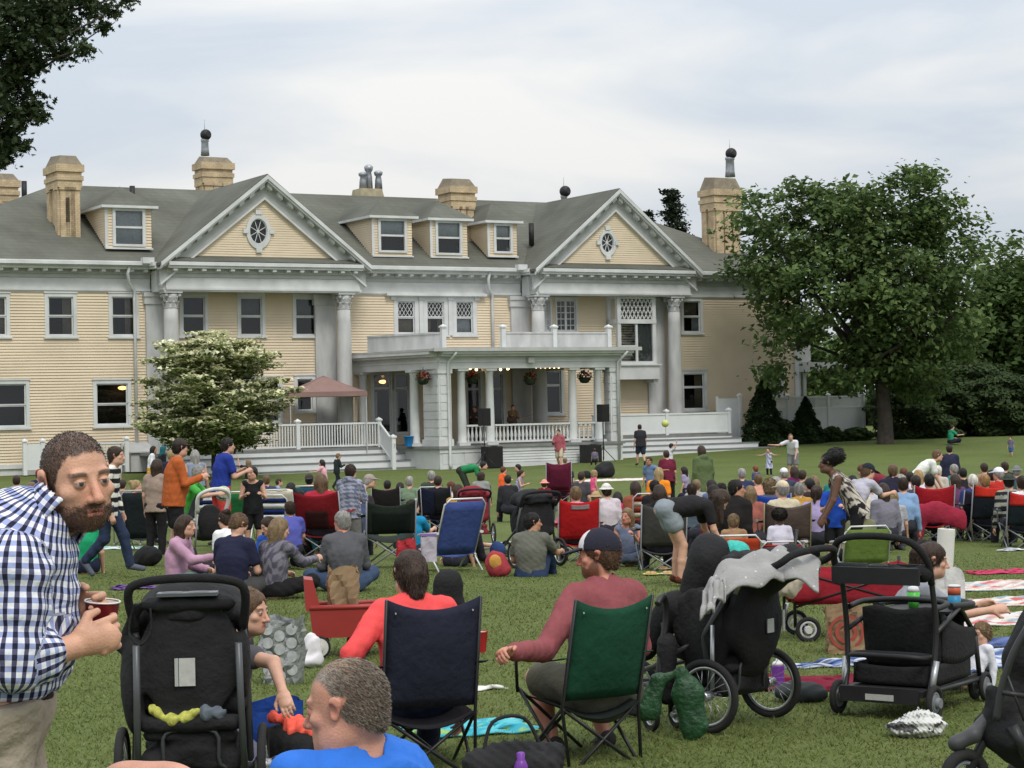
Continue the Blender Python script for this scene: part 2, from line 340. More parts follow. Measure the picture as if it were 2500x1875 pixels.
def build_ground():
 ys = np.concatenate([np.linspace(-20, 2, 6), np.linspace(3, 30, 40), np.linspace(31, 130, 90), [140, 160, 200, 300, 500, 900]])
 xs = np.concatenate([[-900, -400, -200, -100, -70], np.linspace(-60, 60, 121), [70, 100, 200, 400, 900]])
 vs = [(x, y, gz(x, y)) for y in ys for x in xs]; n = len(xs)
 fs = [(j*n+i, j*n+i+1, (j+1)*n+i+1, (j+1)*n+i) for j in range(len(ys)-1) for i in range(n-1)]
 o = link('ground', npmesh('ground', vs, fs, M_GRASS)); o['kind'] = 'structure'
 # short blades on the near lawn
 rs = np.random.RandomState(4); nb = 260000
 d = 4.5 + 30 * rs.rand(nb)**1.5; x = (rs.rand(nb) - .5) * .54 * d; c = np.array([gz(a, b) for a, b in zip(x, d)])
 hgt = (.012 + .02*rs.rand(nb)**2)*np.clip((36-d)/14, .15, 1); ang = rs.rand(nb)*6.28; w = .0022 + .0002*d
 P = np.stack([x, d, c], 1); dx = np.stack([np.cos(ang)*w, np.sin(ang)*w, 0*w], 1); tip = np.stack([rs.normal(size=nb)*.02, rs.normal(size=nb)*.02, hgt], 1)
 v = np.concatenate([P-dx, P+dx, P+tip]); f = np.stack([np.arange(nb), np.arange(nb)+nb, np.arange(nb)+2*nb], 1)
 g = rs.rand(nb, 1); cl = np.array([[.08, .113, .024]])*(1-g) + np.array([[.168, .205, .065]])*g; pt = np.clip(wob(P*V(1, 1, 0), 3, 2.2, 1.)*.5+.5, 0, 1)[:, None]; cl = cl*(.78+.4*pt)+np.array([[.05, .03, .012]])*(1-pt)*.5; cl[rs.rand(nb) < .05] = (.22, .2, .1)
 o = link('grass', npmesh('grass', v, f, attr_mat('grass_blade', .8, .2, trans=.25), np.tile(cl, (3, 1)))); tag(o, 'short mown green lawn grass in the foreground', 'grass', kind='stuff')
# ------------------------------------------------------------------ mansion
M_SID = mat('yellow_clapboard', (.65, .55, .405), .7, var=.07, scale=.7, bump=.1, bscale=8)
M_WHT = mat('white_paint', (.56, .575, .57), .6, var=.13, scale=1.2)
M_WHT2 = mat('weathered_white_paint', (.47, .475, .47), .7, var=.16, scale=2.5, stretch=(1, 1, .3))
M_VINYL = mat('white_vinyl', (.66, .68, .68), .5, var=.04, scale=2)
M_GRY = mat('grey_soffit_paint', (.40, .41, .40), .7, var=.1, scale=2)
M_ROOF = mat('green_grey_shingle', (.126, .130, .109), .95, var=.22, scale=.4, bump=.5, bscale=22, spec=.1)
M_ROOFD = mat('dark_roof_flashing', (.085, .095, .085), .8, var=.2, scale=2)
M_BRICK = mat('yellow_painted_brick', (.55, .43, .275), .85, var=.2, scale=2.5, bump=.6, bscale=25)
def courses(m, sx, sz, amt, bump, wid=.5, hgt=.25):
 "rows of bricks or shingles on a painted surface"
 N, K = nodes_of(m); b = N['Principled BSDF']; tcn = N.new('ShaderNodeTexCoord'); sp = N.new('ShaderNodeSeparateXYZ'); cb = N.new('ShaderNodeCombineXYZ'); ad = N.new('ShaderNodeMath'); ad.operation = 'ADD'; K.new(tcn.outputs['Object'], sp.inputs[0]); K.new(sp.outputs[0], ad.inputs[0]); K.new(sp.outputs[1], ad.inputs[1]); m1 = N.new('ShaderNodeMath'); m1.operation = 'MULTIPLY'; m1.inputs[1].default_value = sx; m2 = N.new('ShaderNodeMath'); m2.operation = 'MULTIPLY'; m2.inputs[1].default_value = sz; K.new(ad.outputs[0], m1.inputs[0]); K.new(sp.outputs[2], m2.inputs[0]); K.new(m1.outputs[0], cb.inputs[0]); K.new(m2.outputs[0], cb.inputs[1])
 br = N.new('ShaderNodeTexBrick'); br.inputs['Color1'].default_value = (1, 1, 1, 1); br.inputs['Color2'].default_value = (1-amt, 1-amt, 1-amt, 1); br.inputs['Mortar'].default_value = (1-amt*1.6,)*3+(1,); br.inputs['Scale'].default_value = 1; br.inputs['Mortar Size'].default_value = .03; br.inputs['Brick Width'].default_value = wid; br.inputs['Row Height'].default_value = hgt; K.new(cb.outputs[0], br.inputs['Vector'])
 mul = N.new('ShaderNodeMix'); mul.data_type = 'RGBA'; mul.blend_type = 'MULTIPLY'; mul.inputs[0].default_value = 1; src = b.inputs['Base Color'].links[0].from_socket; K.new(src, mul.inputs[6]); K.new(br.outputs[0], mul.inputs[7]); K.new(mul.outputs[2], b.inputs['Base Color'])
 bp = N.new('ShaderNodeBump'); bp.inputs['Strength'].default_value = bump; bp.inputs['Distance'].default_value = .02; K.new(br.outputs[0], bp.inputs['Height']); K.new(bp.outputs[0], b.inputs['Normal'])
courses(M_BRICK, 2.2, 2.9, .16, .5); courses(M_ROOF, 1.1, 2.0, .10, .45, .5, .34)
M_CAP = mat('chimney_mortar_cap', (.2, .17, .125), .95, var=.2, scale=4, bump=.4, bscale=20)
M_ZINC = mat('galvanised_metal', (.32, .34, .37), .45, var=.25, scale=5, metal=.7)
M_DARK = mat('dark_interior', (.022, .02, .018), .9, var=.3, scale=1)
M_CURT = mat('beige_curtain', (.23, .19, .13), .9, var=.2, scale=3)
M_LACE = mat('pale_lace_curtain', (.45, .47, .48), .9, var=.15, scale=14)
M_BLK = mat('black_plastic', (.016, .016, .017), .55, var=.2, scale=8, spec=.35)
M_TREAD = mat('grey_deck_boards', (.2, .205, .2), .8, var=.15, scale=3)
def glass_mat():
 m = bpy.data.materials.new('window_glass'); m.use_nodes = True; N, K = nodes_of(m); N.remove(N['Principled BSDF'])
 t = N.new('ShaderNodeBsdfTransparent'); t.inputs[0].default_value = (.8, .83, .84, 1); g = N.new('ShaderNodeBsdfGlossy'); g.inputs['Roughness'].default_value = .04; g.inputs[0].default_value = (.85, .9, .95, 1)
 fr = N.new('ShaderNodeFresnel'); fr.inputs[0].default_value = 1.45; mt = N.new('ShaderNodeMath'); mt.operation = 'MULTIPLY'; mt.inputs[1].default_value = 1.6; K.new(fr.outputs[0], mt.inputs[0])
 ms = N.new('ShaderNodeMixShader'); K.new(mt.outputs[0], ms.inputs[0]); K.new(t.outputs[0], ms.inputs[1]); K.new(g.outputs[0], ms.inputs[2]); K.new(ms.outputs[0], N['Material Output'].inputs['Surface']); return m
M_GLASS = glass_mat()
ZF, ZE = 7.17, 8.40            # underside of frieze, eave
OPEN = []                      # openings in the main wall
def prect(x0, y0, x1, y1, v=0):
 xm, ym = (x0+x1)/2, (y0+y1)/2
 return hp(x0, ym, v)[0], hp(x1, ym, v)[0], hp(xm, y1, v)[1], hp(xm, y0, v)[1]
def lattice(mb, u0, u1, z0, z1, v, w=.025):
 n = max(2, round((u1-u0)/((z1-z0)*.5))); du = (u1-u0)/n
 for i in range(n):
  a, b = u0+i*du, u0+(i+1)*du; zm = (z0+z1)/2; um = (a+b)/2
  for p, q in (((a, z0), (b, z1)), ((a, z1), (b, z0)), ((um, z0), (a, zm)), ((um, z0), (b, zm)), ((um, z1), (a, zm)), ((um, z1), (b, zm))): mb.bar((p[0], -v, p[1]), (q[0], -v, q[1]), w, .02, up=(0, 1, 0))
def window(H, r, v=0, cas=.15, style='sash', curtain=None, rail=.5, opening=True, sill=True, name='window', mats=None):
 u0, u1, z0, z1 = r; mw = mats or M_WHT; f = MB(); e = .05
 f.box(u0, u0+cas, -v-e, -v+.1, z0+.02, z1, 0); f.box(u1-cas, u1, -v-e, -v+.1, z0+.02, z1, 0)
 f.box(u0+cas, u1-cas, -v-e-.003, -v+.1, z1-cas, z1-.003, 0); f.box(u0+cas, u1-cas, -v-e-.003, -v+.1, z0+.02, z0+cas*.6, 0)
 if sill: f.box(u0-.06, u1+.06, -v-e-.07, -v+.02, z0-.05, z0+.018, 0)
 f.box(u0-.04, u1+.04, -v-e-.04, -v, z1+.002, z1+.06, 0)
 a0, a1, b0, b1 = u0+cas, u1-cas, z0+cas*.6, z1-cas; s = .055; d = -v+.05
 w = f.build(name, mw, H); g = MB()
 zm = b0+(b1-b0)*rail
 if style in ('sash', 'lace', 'dia', 'grid'):
  for (q0, q1, dd) in ((b0, zm, d), (zm, b1, d-.03)):
   g.box(a0, a0+s, dd, dd+.04, q0, q1); g.box(a1-s, a1, dd, dd+.04, q0, q1); g.box(a0+s, a1-s, dd-.002, dd+.042, q0, q0+s); g.box(a0+s, a1-s, dd-.002, dd+.042, q1-s, q1)
  if style == 'dia': lattice(g, a0+s, a1-s, zm+s, b1-s, -(d-.01), .02)
 elif style == 'french':
  um = (a0+a1)/2
  for (c0, c1) in ((a0, um-.002), (um+.002, a1)):
   g.box(c0, c0+s, d, d+.04, b0, b1); g.box(c1-s, c1, d, d+.04, b0, b1); g.box(c0+s, c1-s, d-.002, d+.042, b0, b0+s*1.5); g.box(c0+s, c1-s, d-.002, d+.042, b1-s, b1)
   for k in range(1, 5): zz = b0+(b1-b0)*k/5; g.box(c0+s, c1-s, d+.003, d+.03, zz-.018, zz+.018)
   um2 = (c0+c1)/2; g.box(um2-.016, um2+.016, d+.004, d+.028, b0+s, b1-s)
 elif style == 'transom':
  zt = b0+(b1-b0)*rail
  for (q0, q1) in ((b0, zt-.002), (zt+.002, b1)):
   g.box(a0, a0+s, d, d+.04, q0, q1); g.box(a1-s, a1, d, d+.04, q0, q1); g.box(a0+s, a1-s, d-.002, d+.042, q0, q0+s); g.box(a0+s, a1-s, d-.002, d+.042, q1-s, q1)
 g.build('sash', mw, w)
 p = MB(); p.add([(a0, d+.02, b0), (a1, d+.02, b0), (a1, d+.02, b1), (a0, d+.02, b1)], [(0, 1, 2, 3)]); p.build('pane', M_GLASS, w)
 if opening: OPEN.append((a0, a1, b0, b1))
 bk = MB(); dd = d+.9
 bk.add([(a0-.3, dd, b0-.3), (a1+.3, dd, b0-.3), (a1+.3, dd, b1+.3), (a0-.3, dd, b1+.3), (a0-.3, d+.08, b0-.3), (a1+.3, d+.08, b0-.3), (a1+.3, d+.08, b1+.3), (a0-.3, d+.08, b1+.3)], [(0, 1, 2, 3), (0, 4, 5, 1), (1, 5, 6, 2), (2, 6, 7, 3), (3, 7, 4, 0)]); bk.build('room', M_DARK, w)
 if curtain:
  for (c0, c1, q0, q1, m) in curtain:
   cb = MB(); k = 14; A, B = a0+(a1-a0)*c0, a0+(a1-a0)*c1
   cb.sheet(lambda s_, t_: (A+(B-A)*s_, d+.14+.03*math.sin(s_*40), b0+(b1-b0)*(q0+(q1-q0)*t_)), k, 1, .01); cb.build('curtain', m, w)
 return w
def siding(mb, u0, u1, z0, z1, y, holes=(), course=.125, axis=0):
 us = sorted({u0, u1} | {min(max(h[i], u0), u1) for h in holes for i in (0, 1)}); c0 = math.floor(z0/course)
 def pt(u, off, z): return (u, y+off, z) if axis == 0 else (y+off, u, z)
 for a, b in zip(us[:-1], us[1:]):
  if b-a < 1e-4: continue
  um = (a+b)/2; hs = [h for h in holes if h[0] < um < h[1]]; k = c0
  while k*course < z1:
   q0, q1 = max(k*course, z0), min((k+1)*course, z1); k += 1
   segs = [(q0, q1)]
   for h in hs:
    ns = []
    for s0, s1 in segs:
     if h[2] >= s1 or h[3] <= s0: ns.append((s0, s1))
     else:
      if h[2] > s0: ns.append((s0, h[2]))
      if h[3] < s1: ns.append((h[3], s1))
    segs = ns
   for s0, s1 in segs:
    if s1-s0 < .004: continue
    of = lambda z: -.022*(1-((z/course) % 1)) if z > s0+1e-6 else -.022*(1-((s0/course+1e-6) % 1))
    o0, o1 = -.04*(1-(s0-(k-1)*course)/course), -.04*(1-(s1-(k-1)*course)/course)
    mb.add([pt(a, o0, s0), pt(b, o0, s0), pt(b, o1, s1), pt(a, o1, s1), pt(a, 0.004, s0), pt(b, 0.004, s0)], [(0, 1, 2, 3), (4, 5, 1, 0)])
def capital_mesh(mb, u, y, z, r, h):
 mb.lathe([(r*1.06, z), (r*1.1, z+.04), (r*.9, z+.06), (r*.92, z+h*.3), (r*1.0, z+h*.6), (r*1.3, z+h*.85)], 16, (u, y, 0))
 for ring, (zz, rr, n) in enumerate(((z+h*.28, r*1.0, 8), (z+h*.55, r*1.08, 8))):
  for k in range(n):
   t = 2*math.pi*(k+.5*ring)/n; c, s = math.cos(t), math.sin(t)
   mb.add([(u+c*rr-s*.09, y+s*rr+c*.09, zz-.13), (u+c*rr+s*.09, y+s*rr-c*.09, zz-.13), (u+c*rr*1.22+s*.06, y+s*rr*1.22-c*.06, zz+.1), (u+c*rr*1.22-s*.06, y+s*rr*1.22+c*.06, zz+.1), (u+c*rr*1.34, y+s*rr*1.34, zz+.03)], [(0, 1, 2, 3), (3, 2, 4)])
 for k in range(4):
  t = math.pi/4+k*math.pi/2; mb.lathe([(.02, -.06), (.09, -.05), (.09, .05), (.02, .06)], 8, (u+math.cos(t)*r*1.35, y+math.sin(t)*r*1.35, z+h*.78), axis=(-math.sin(t), math.cos(t), 0))
 mb.box(u-r*1.35, u+r*1.35, y-r*1.35, y+r*1.35, z+h*.9, z+h)
def big_column(H, u, v, z0, z1, r):
 c = MB(); hcap = .72; n = 20
 prof = [(r*(1-.16*(t**2)), z0+.3+(z1-hcap-z0-.3)*t) for t in np.linspace(0, 1, 12)]
 c.lathe(prof, 24, (u, -v, 0)); o = c.build('column', M_WHT2, H)
 k = MB(); capital_mesh(k, u, -v, z1-hcap, r*.84, hcap-.003); k.build('capital', M_WHT2, o)
 b = MB(); b.box(u-r*1.35, u+r*1.35, -v-r*1.35, -v+r*1.35, z0, z0+.14); b.lathe([(r*1.3, z0+.14), (r*1.33, z0+.18), (r*1.22, z0+.23), (r*1.05, z0+.29)], 20, (u, -v, 0)); b.build('column_base', M_WHT2, o)
def small_column(P, u, v, z0, z1, r=.2, name='porch_column'):
 c = MB(); c.lathe([(r*1.25, z0+.1), (r*1.28, z0+.14), (r, z0+.2), (r, z0+.6), (r*.96, z0+1.5), (r*.84, z1-.22), (r*.95, z1-.2), (r*.86, z1-.17), (r*1.15, z1-.1)], 16, (u, -v, 0))
 c.box(u-r*1.35, u+r*1.35, -v-r*1.35, -v+r*1.35, z0, z0+.1); c.box(u-r*1.3, u+r*1.3, -v-r*1.3, -v+r*1.3, z1-.1, z1-.002); return c.build(name, M_WHT, P)
def cornice_run(mb, p, q, zt, proj, mod=True, mi=0, depth=.0):
 "crown, modillions, bed mould along p->q (plan points), outward is to the right of travel turned to -Y"
 p = V(*p); q = V(*q); d = nrm(q-p); o = V(d[1], -d[0]); L_ = np.linalg.norm(q-p)
 def slab(o0, o1, z0, z1, m=0, e0=0, e1=0):
  a = p-d*e0; b = q+d*e1; mb.add([(*(a+o*o0), z0), (*(b+o*o0), z0), (*(b+o*o1), z0), (*(a+o*o1), z0), (*(a+o*o0), z1), (*(b+o*o0), z1), (*(b+o*o1), z1), (*(a+o*o1), z1)], [(0, 1, 2, 3), (7, 6, 5, 4), (0, 4, 5, 1), (1, 5, 6, 2), (2, 6, 7, 3), (3, 7, 4, 0)], m)
 slab(-.02, proj, zt-.14, zt+.02, 0); slab(-.02, proj-.09, zt-.25, zt-.143, 0)
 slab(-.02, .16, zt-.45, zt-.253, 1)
 if mod:
  n = int(L_/.62)
  for i in range(n):
   c = p+d*(L_*(i+.5)/n); a, b = c-d*.09, c+d*.09
   mb.add([(*(a+o*.163), zt-.39), (*(b+o*.163), zt-.39), (*(b+o*(proj-.14)), zt-.36), (*(a+o*(proj-.14)), zt-.36), (*(a+o*.163), zt-.255), (*(b+o*.163), zt-.255), (*(b+o*(proj-.14)), zt-.255), (*(a+o*(proj-.14)), zt-.255)], [(0, 3, 2, 1), (0, 1, 5, 4), (1, 2, 6, 5), (2, 3, 7, 6), (3, 0, 4, 7)])
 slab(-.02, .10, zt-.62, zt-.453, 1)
 slab(-.02, .05, ZF+.16, zt-.623, 0); slab(-.02, .12, ZF+.06, ZF+.157, 0); slab(-.02, .07, ZF, ZF+.057, 0)
def gable(H, uc, hwid, vf, zapex, oval):
 "pedimented portico roof, raking cornice, tympanum and oval window"
 zb = 8.42; k = (zapex-zb)/hwid; yb = 6.2; roof = MB(); th = .12; ov = vf+.55
 for s in (-1, 1):
  A = (uc, -ov, zapex+.1); B = (uc+s*(hwid+.05), -ov, zb-.04); C_ = (uc+s*(hwid+.05), 1.0, zb-.04); D = (uc, yb, zapex+.1)
  vs = [A, B, C_, D] + [(p[0], p[1], p[2]-th) for p in (A, B, C_, D)]
  roof.add(vs, [(0, 1, 2, 3) if s < 0 else (3, 2, 1, 0), (4, 5, 6, 7), (0, 4, 5, 1), (1, 5, 6, 2), (2, 6, 7, 3)])
 roof.add([(uc-hwid, -ov+.05, zb+.03), (uc+hwid, -ov+.05, zb+.03), (uc+hwid-.5, -vf+.02, zb+.3), (uc-hwid+.5, -vf+.02, zb+.3)], [(0, 1, 2, 3)])
 roof.build('gable_roof', M_ROOF, H)
 rk = MB()
 for s in (-1, 1):
  def rail(y0, y1, d0, d1, m=0, inset=0.):
   a = (uc, zapex+.06); b = (uc+s*(hwid+.02-inset), zb-.02+inset*k); nx, nz_ = k, 1
   P = []
   for y in (y0, y1):
    for dd in (d0, d1): P += [(a[0], y, a[1]-dd), (b[0], y, b[1]-dd)]
   rk.add(P, [(0, 1, 3, 2), (4, 6, 7, 5), (0, 4, 5, 1), (2, 3, 7, 6), (1, 5, 7, 3), (0, 2, 6, 4)], m)
  rail(-ov+.02, -ov-.06, .02, .2); rail(-ov+.12, -ov+.017, .1, .3)
  rail(-vf, -ov+.117, .26, .31, 1); rail(-vf+.01, -vf-.12, .313, .95, 1, .1); rail(-vf+.01, -vf-.19, .953, 1.06, 0, .1)
  n = 10
  for i in range(n):
   t = (i+.35)/n; u = uc+s*hwid*t; z = zapex+.06-k*hwid*t-.313
   rk.add([(u-.11, -ov+.16, z+.11*k*s), (u+.11, -ov+.16, z-.11*k*s), (u+.11, -ov+.16, z-.16-.11*k*s), (u-.11, -ov+.16, z-.16+.11*k*s), (u-.11, -vf-.13, z+.11*k*s), (u+.11, -vf-.13, z-.11*k*s), (u+.11, -vf-.13, z-.2-.11*k*s), (u-.11, -vf-.13, z-.2+.11*k*s)], [(0, 1, 2, 3), (0, 4, 5, 1), (1, 5, 6, 2), (2, 6, 7, 3), (3, 7, 4, 0)])
 rk.build('raking_cornice', [M_WHT, M_GRY], H)
 ou, oz, rx, rz = oval; t = MB(); c = .105; q = zb+.2; top = zapex-.9
 half = lambda z: (top+.35-z)/k
 while q < top+.3:
  hw_ = half(q); segs = [(uc-hw_, uc+hw_)]
  zz = (q+c/2-oz)/(rz*.86)
  if abs(zz) < 1: e = rx*.86*math.sqrt(1-zz*zz); segs = [(uc-hw_, ou-e), (ou+e, uc+hw_)]
  for a, b in segs: t.add([(a, -vf-.024, q), (b, -vf-.024, q), (b, -vf, q+c), (a, -vf, q+c), (a, -vf+.004, q), (b, -vf+.004, q)], [(0, 1, 2, 3), (4, 5, 1, 0)])
  q += c
 t.build('tympanum_siding', M_SID, H)
 w = MB(); n = 36
 def ring(r0, r1, y0, y1):
  P = []
  for i in range(n):
   a = 2*math.pi*i/n
   for (rr, y) in ((r0, y0), (r1, y0), (r1, y1), (r0, y1)): P.append((ou+rx*rr*math.cos(a), y, oz+rz*rr*math.sin(a)))
  w.add(P, [(i*4+j, ((i+1) % n)*4+j, ((i+1) % n)*4+(j+1) % 4, i*4+(j+1) % 4) for i in range(n) for j in range(4)], 0, False)
 ring(.72, 1.0, -vf-.09, -vf+.1); ring(.67, .75, -vf-.04, -vf+.1)
 for du, dz in ((1, 0), (-1, 0), (0, 1), (0, -1)): w.box(ou+du*rx*1.08-.11-.03*abs(dz), ou+du*rx*1.08+.11+.03*abs(dz), -vf-.13, -vf, oz+dz*rz*1.08-.1, oz+dz*rz*1.08+.1)
 o = w.build('oval_window', M_WHT, H)
 s = MB()
 for i in range(4):
  a = math.pi*(i+.5)/4; s.bar((ou-rx*.7*math.cos(a), -vf+.02, oz-rz*.7*math.sin(a)), (ou+rx*.7*math.cos(a), -vf+.02, oz+rz*.7*math.sin(a)), .03, .03, up=(0, 1, 0))
 s.lathe([(.07, -.03), (.07, .03)], 10, (ou, -vf+.02, oz), axis=(0, 1, 0)); s.build('glazing_bars', M_WHT, o)
 p = MB(); p.add([(ou+rx*.72*math.cos(2*math.pi*i/n), -vf+.05, oz+rz*.72*math.sin(2*math.pi*i/n)) for i in range(n)], [tuple(range(n))]); p.build('pane', M_GLASS, o)
 p = MB(); p.add([(ou+rx*.9*math.cos(2*math.pi*i/n), -vf+.35, oz+rz*.9*math.sin(2*math.pi*i/n)) for i in range(n)], [tuple(range(n))]); p.build('room', M_DARK, o)
def chimney(H, u0, u1, v0, v1, z0, zb, zc, sides=True):
 "stack from v1(back) to v0(front); brick to zb with corbels, mortar cap to zc"
 b = MB(); y0, y1 = -v0, -v1
 b.box(u0, u1, y0, y1, z0, zb-.75); 
 w = .42
 for (a, c) in ((u0, u0+w), (u1-w, u1), ((u0+u1)/2-w/2, (u0+u1)/2+w/2)): b.box(a-.004, c+.004, y0-.11, y0-.001, z0+.0, zb-1.0); b.box(a-.05, c+.05, y0-.16, y0-.002, zb-1.12, zb-1.0)
 for (a, c) in ((y0, y0+w), (y1-w, y1)): b.box(u0-.11, u0-.001, a+.005, c-.005, z0, zb-1.0); b.box(u0-.16, u0-.002, a-.02, c+.02, zb-1.12, zb-1.0)
 b.box(u0-.12, u1+.12, y0-.12, y1+.12, zb-.998, zb-.7); b.box(u0-.17, u1+.17, y0-.17, y1+.17, zb-.699, zb-.5); b.box(u0-.1, u1+.1, y0-.1, y1+.1, zb-.499, zb-.32); b.box(u0-.2, u1+.2, y0-.2, y1+.2, zb-.319, zb)
 o = b.build('chimney', M_BRICK, H); c = MB(); e = .12
 c.add([(u0-e, y0-e, zb+.002), (u1+e, y0-e, zb+.002), (u1+e, y1+e, zb+.002), (u0-e, y1+e, zb+.002), (u0+.08, y0+.1, zc-.1), (u1-.08, y0+.1, zc-.1), (u1-.08, y1-.1, zc), (u0+.08, y1-.1, zc)], [(0, 1, 5, 4), (1, 2, 6, 5), (2, 3, 7, 6), (3, 0, 4, 7), (4, 5, 6, 7), (3, 2, 1, 0)]); c.build('chimney_cap', M_CAP, o)
 f = MB(); f.box(u0-.16, u1+.16, y0-.165, y1, z0-.3, z0+.02); f.build('flashing', M_ROOFD, o); return o
def cowl(H, u, v, z0, z1, r=.17, ball=.27, hood=False):
 c = MB(); c.lathe([(r*1.25, z0), (r*1.1, z0+.3), (r, z1-.35), (r*1.15, z1-.3), (r*1.15, z1-.2), (r*.9, z1-.15)], 14, (u, -v, 0)); o = c.build('flue_pipe', M_ZINC, H)
 b = MB(); b.lathe([(ball*math.sin(t), ball*.3-ball*math.cos(t)*1.0) for t in np.linspace(.5, 2.6, 9)], 16, (u, -v, z1), axis=(.3, -.9, .12)); b.build('cowl', M_BLK if not hood else M_ZINC, o)
 t = MB(); t.tube([(u, -v, z1+.2), (u, -v, z1+.75)], .012, 5); t.build('spike', M_ZINC, o)
def dormer(H, fr, wn, v, depth, style='lace', dark_lower=True):
 "fr: front rectangle in pixels, wn: window rectangle in pixels, v: front plane"
 u0, u1, z0, z1 = prect(*fr, v); b = MB(); a0, a1, b0, b1 = prect(*wn, v)
 siding(b, u0, u1, z0, z1, -v, [(a0+.1, a1-.1, b0+.06, b1-.1)])
 for s, u in ((-1, u0), (1, u1)):
  k = .118; q = z0
  while q < z1:
   yb = -v+(q-z0)/.62+.2; b.add([(u+s*.024, -v-.02, q), (u+s*.024, yb, q), (u, yb+.1, q+.105), (u, -v-.02, q+.105), (u-s*.004, -v, q), (u-s*.004, yb, q)], [(0, 1, 2, 3) if s > 0 else (3, 2, 1, 0), (0, 4, 5, 1)]); q += .105
 o = b.build('dormer', M_SID, H); t = MB()
 t.box(u0-.05, u1+.05, -v-.09, -v+.05, z0-.07, z0-.001); t.box(u0-.06, u0+.07, -v-.04, -v-.024, z0, z1); t.build('dormer_trim', M_WHT, o)
 r = MB(); e = .26; zr = z1+.03; um = (u0+u1)/2; hgt = .95; hd = (u1-u0)/2+e; pk = zr+hgt
 P = [(u0-e, -v-e, zr), (u1+e, -v-e, zr), (um, -v+1.1, pk), (um, -v+(pk-z0)/.62+.6, pk), (u0-e, -v+(zr-z0)/.62+.8, zr), (u1+e, -v+(zr-z0)/.62+.8, zr)]
 r.add(P, [(0, 1, 2), (0, 2, 3, 4), (1, 5, 3, 2)]); r.box(u0-e+.002, u1+e-.002, -v-e+.002, -v+(zr-z0)/.62+.5, zr-.12, zr-.004, 1); r.build('dormer_roof', [M_ROOF, M_WHT], o)
 w = MB(); s = .13
 w.box(a0, a0+s, -v-.09, -v+.08, b0, b1); w.box(a1-s, a1, -v-.09, -v+.08, b0, b1); w.box(a0+s, a1-s, -v-.092, -v+.08, b1-s, b1); w.box(a0+s, a1-s, -v-.092, -v+.08, b0, b0+s*.8)
 zm = b0+(b1-b0)*.5; w.box(a0+s, a1-s, -v-.03, -v+.05, zm-.045, zm+.045)
 if style == 'grid':
  pass
 w.build('window_frame', M_WHT, o); p = MB(); p.add([(a0+s, -v+.02, b0), (a1-s, -v+.02, b0), (a1-s, -v+.02, b1), (a0+s, -v+.02, b1)], [(0, 1, 2, 3)]); p.build('pane', M_GLASS, o)
 p = MB(); A0, A1 = a0+s, a1-s
 p.sheet(lambda s_, t_: (A0+(A1-A0)*s_, -v+.1+.02*math.sin(s_*30), (zm if dark_lower else b0)+(b1-(zm if dark_lower else b0))*t_), 12, 1, .01)
 p.build('curtain', M_LACE, o); p = MB(); p.box(A0-.05, A1+.05, -v+.4, -v+.42, b0, b1); p.build('room', M_DARK, o)
def railing(mb, p, q, z, h, spacing=.13, solid=False, zq=None, bw=.045):
 p = V(*p); q = V(*q); zq = z if zq is None else zq; d = q-p; L_ = np.linalg.norm(d); n = int(L_/spacing)
 A = lambda t, dz: (*(p+d*t), z+(zq-z)*t+dz)
 mb.bar(A(0, h-.05), A(1, h-.05), .09, .08); mb.bar(A(0, .1), A(1, .1), .06, .07)
 if solid: mb.bar(A(0, h/2+.02), A(1, h/2+.02), .02, h-.2)
 else:
  for i in range(n): t = (i+.5)/n; mb.bar(A(t, .13), A(t, h-.09), bw, bw, up=(d[0], d[1], 0))
def post(mb, u, y, z0, z1, w=.16):
 mb.box(u-w/2, u+w/2, y-w/2, y+w/2, z0, z1); mb.box(u-w*.72, u+w*.72, y-w*.72, y+w*.72, z1+.001, z1+.06); c = w*.72
 mb.add([(u-c, y-c, z1+.061), (u+c, y-c, z1+.061), (u+c, y+c, z1+.061), (u-c, y+c, z1+.061), (u, y, z1+.16)], [(0, 1, 4), (1, 2, 4), (2, 3, 4), (3, 0, 4)])
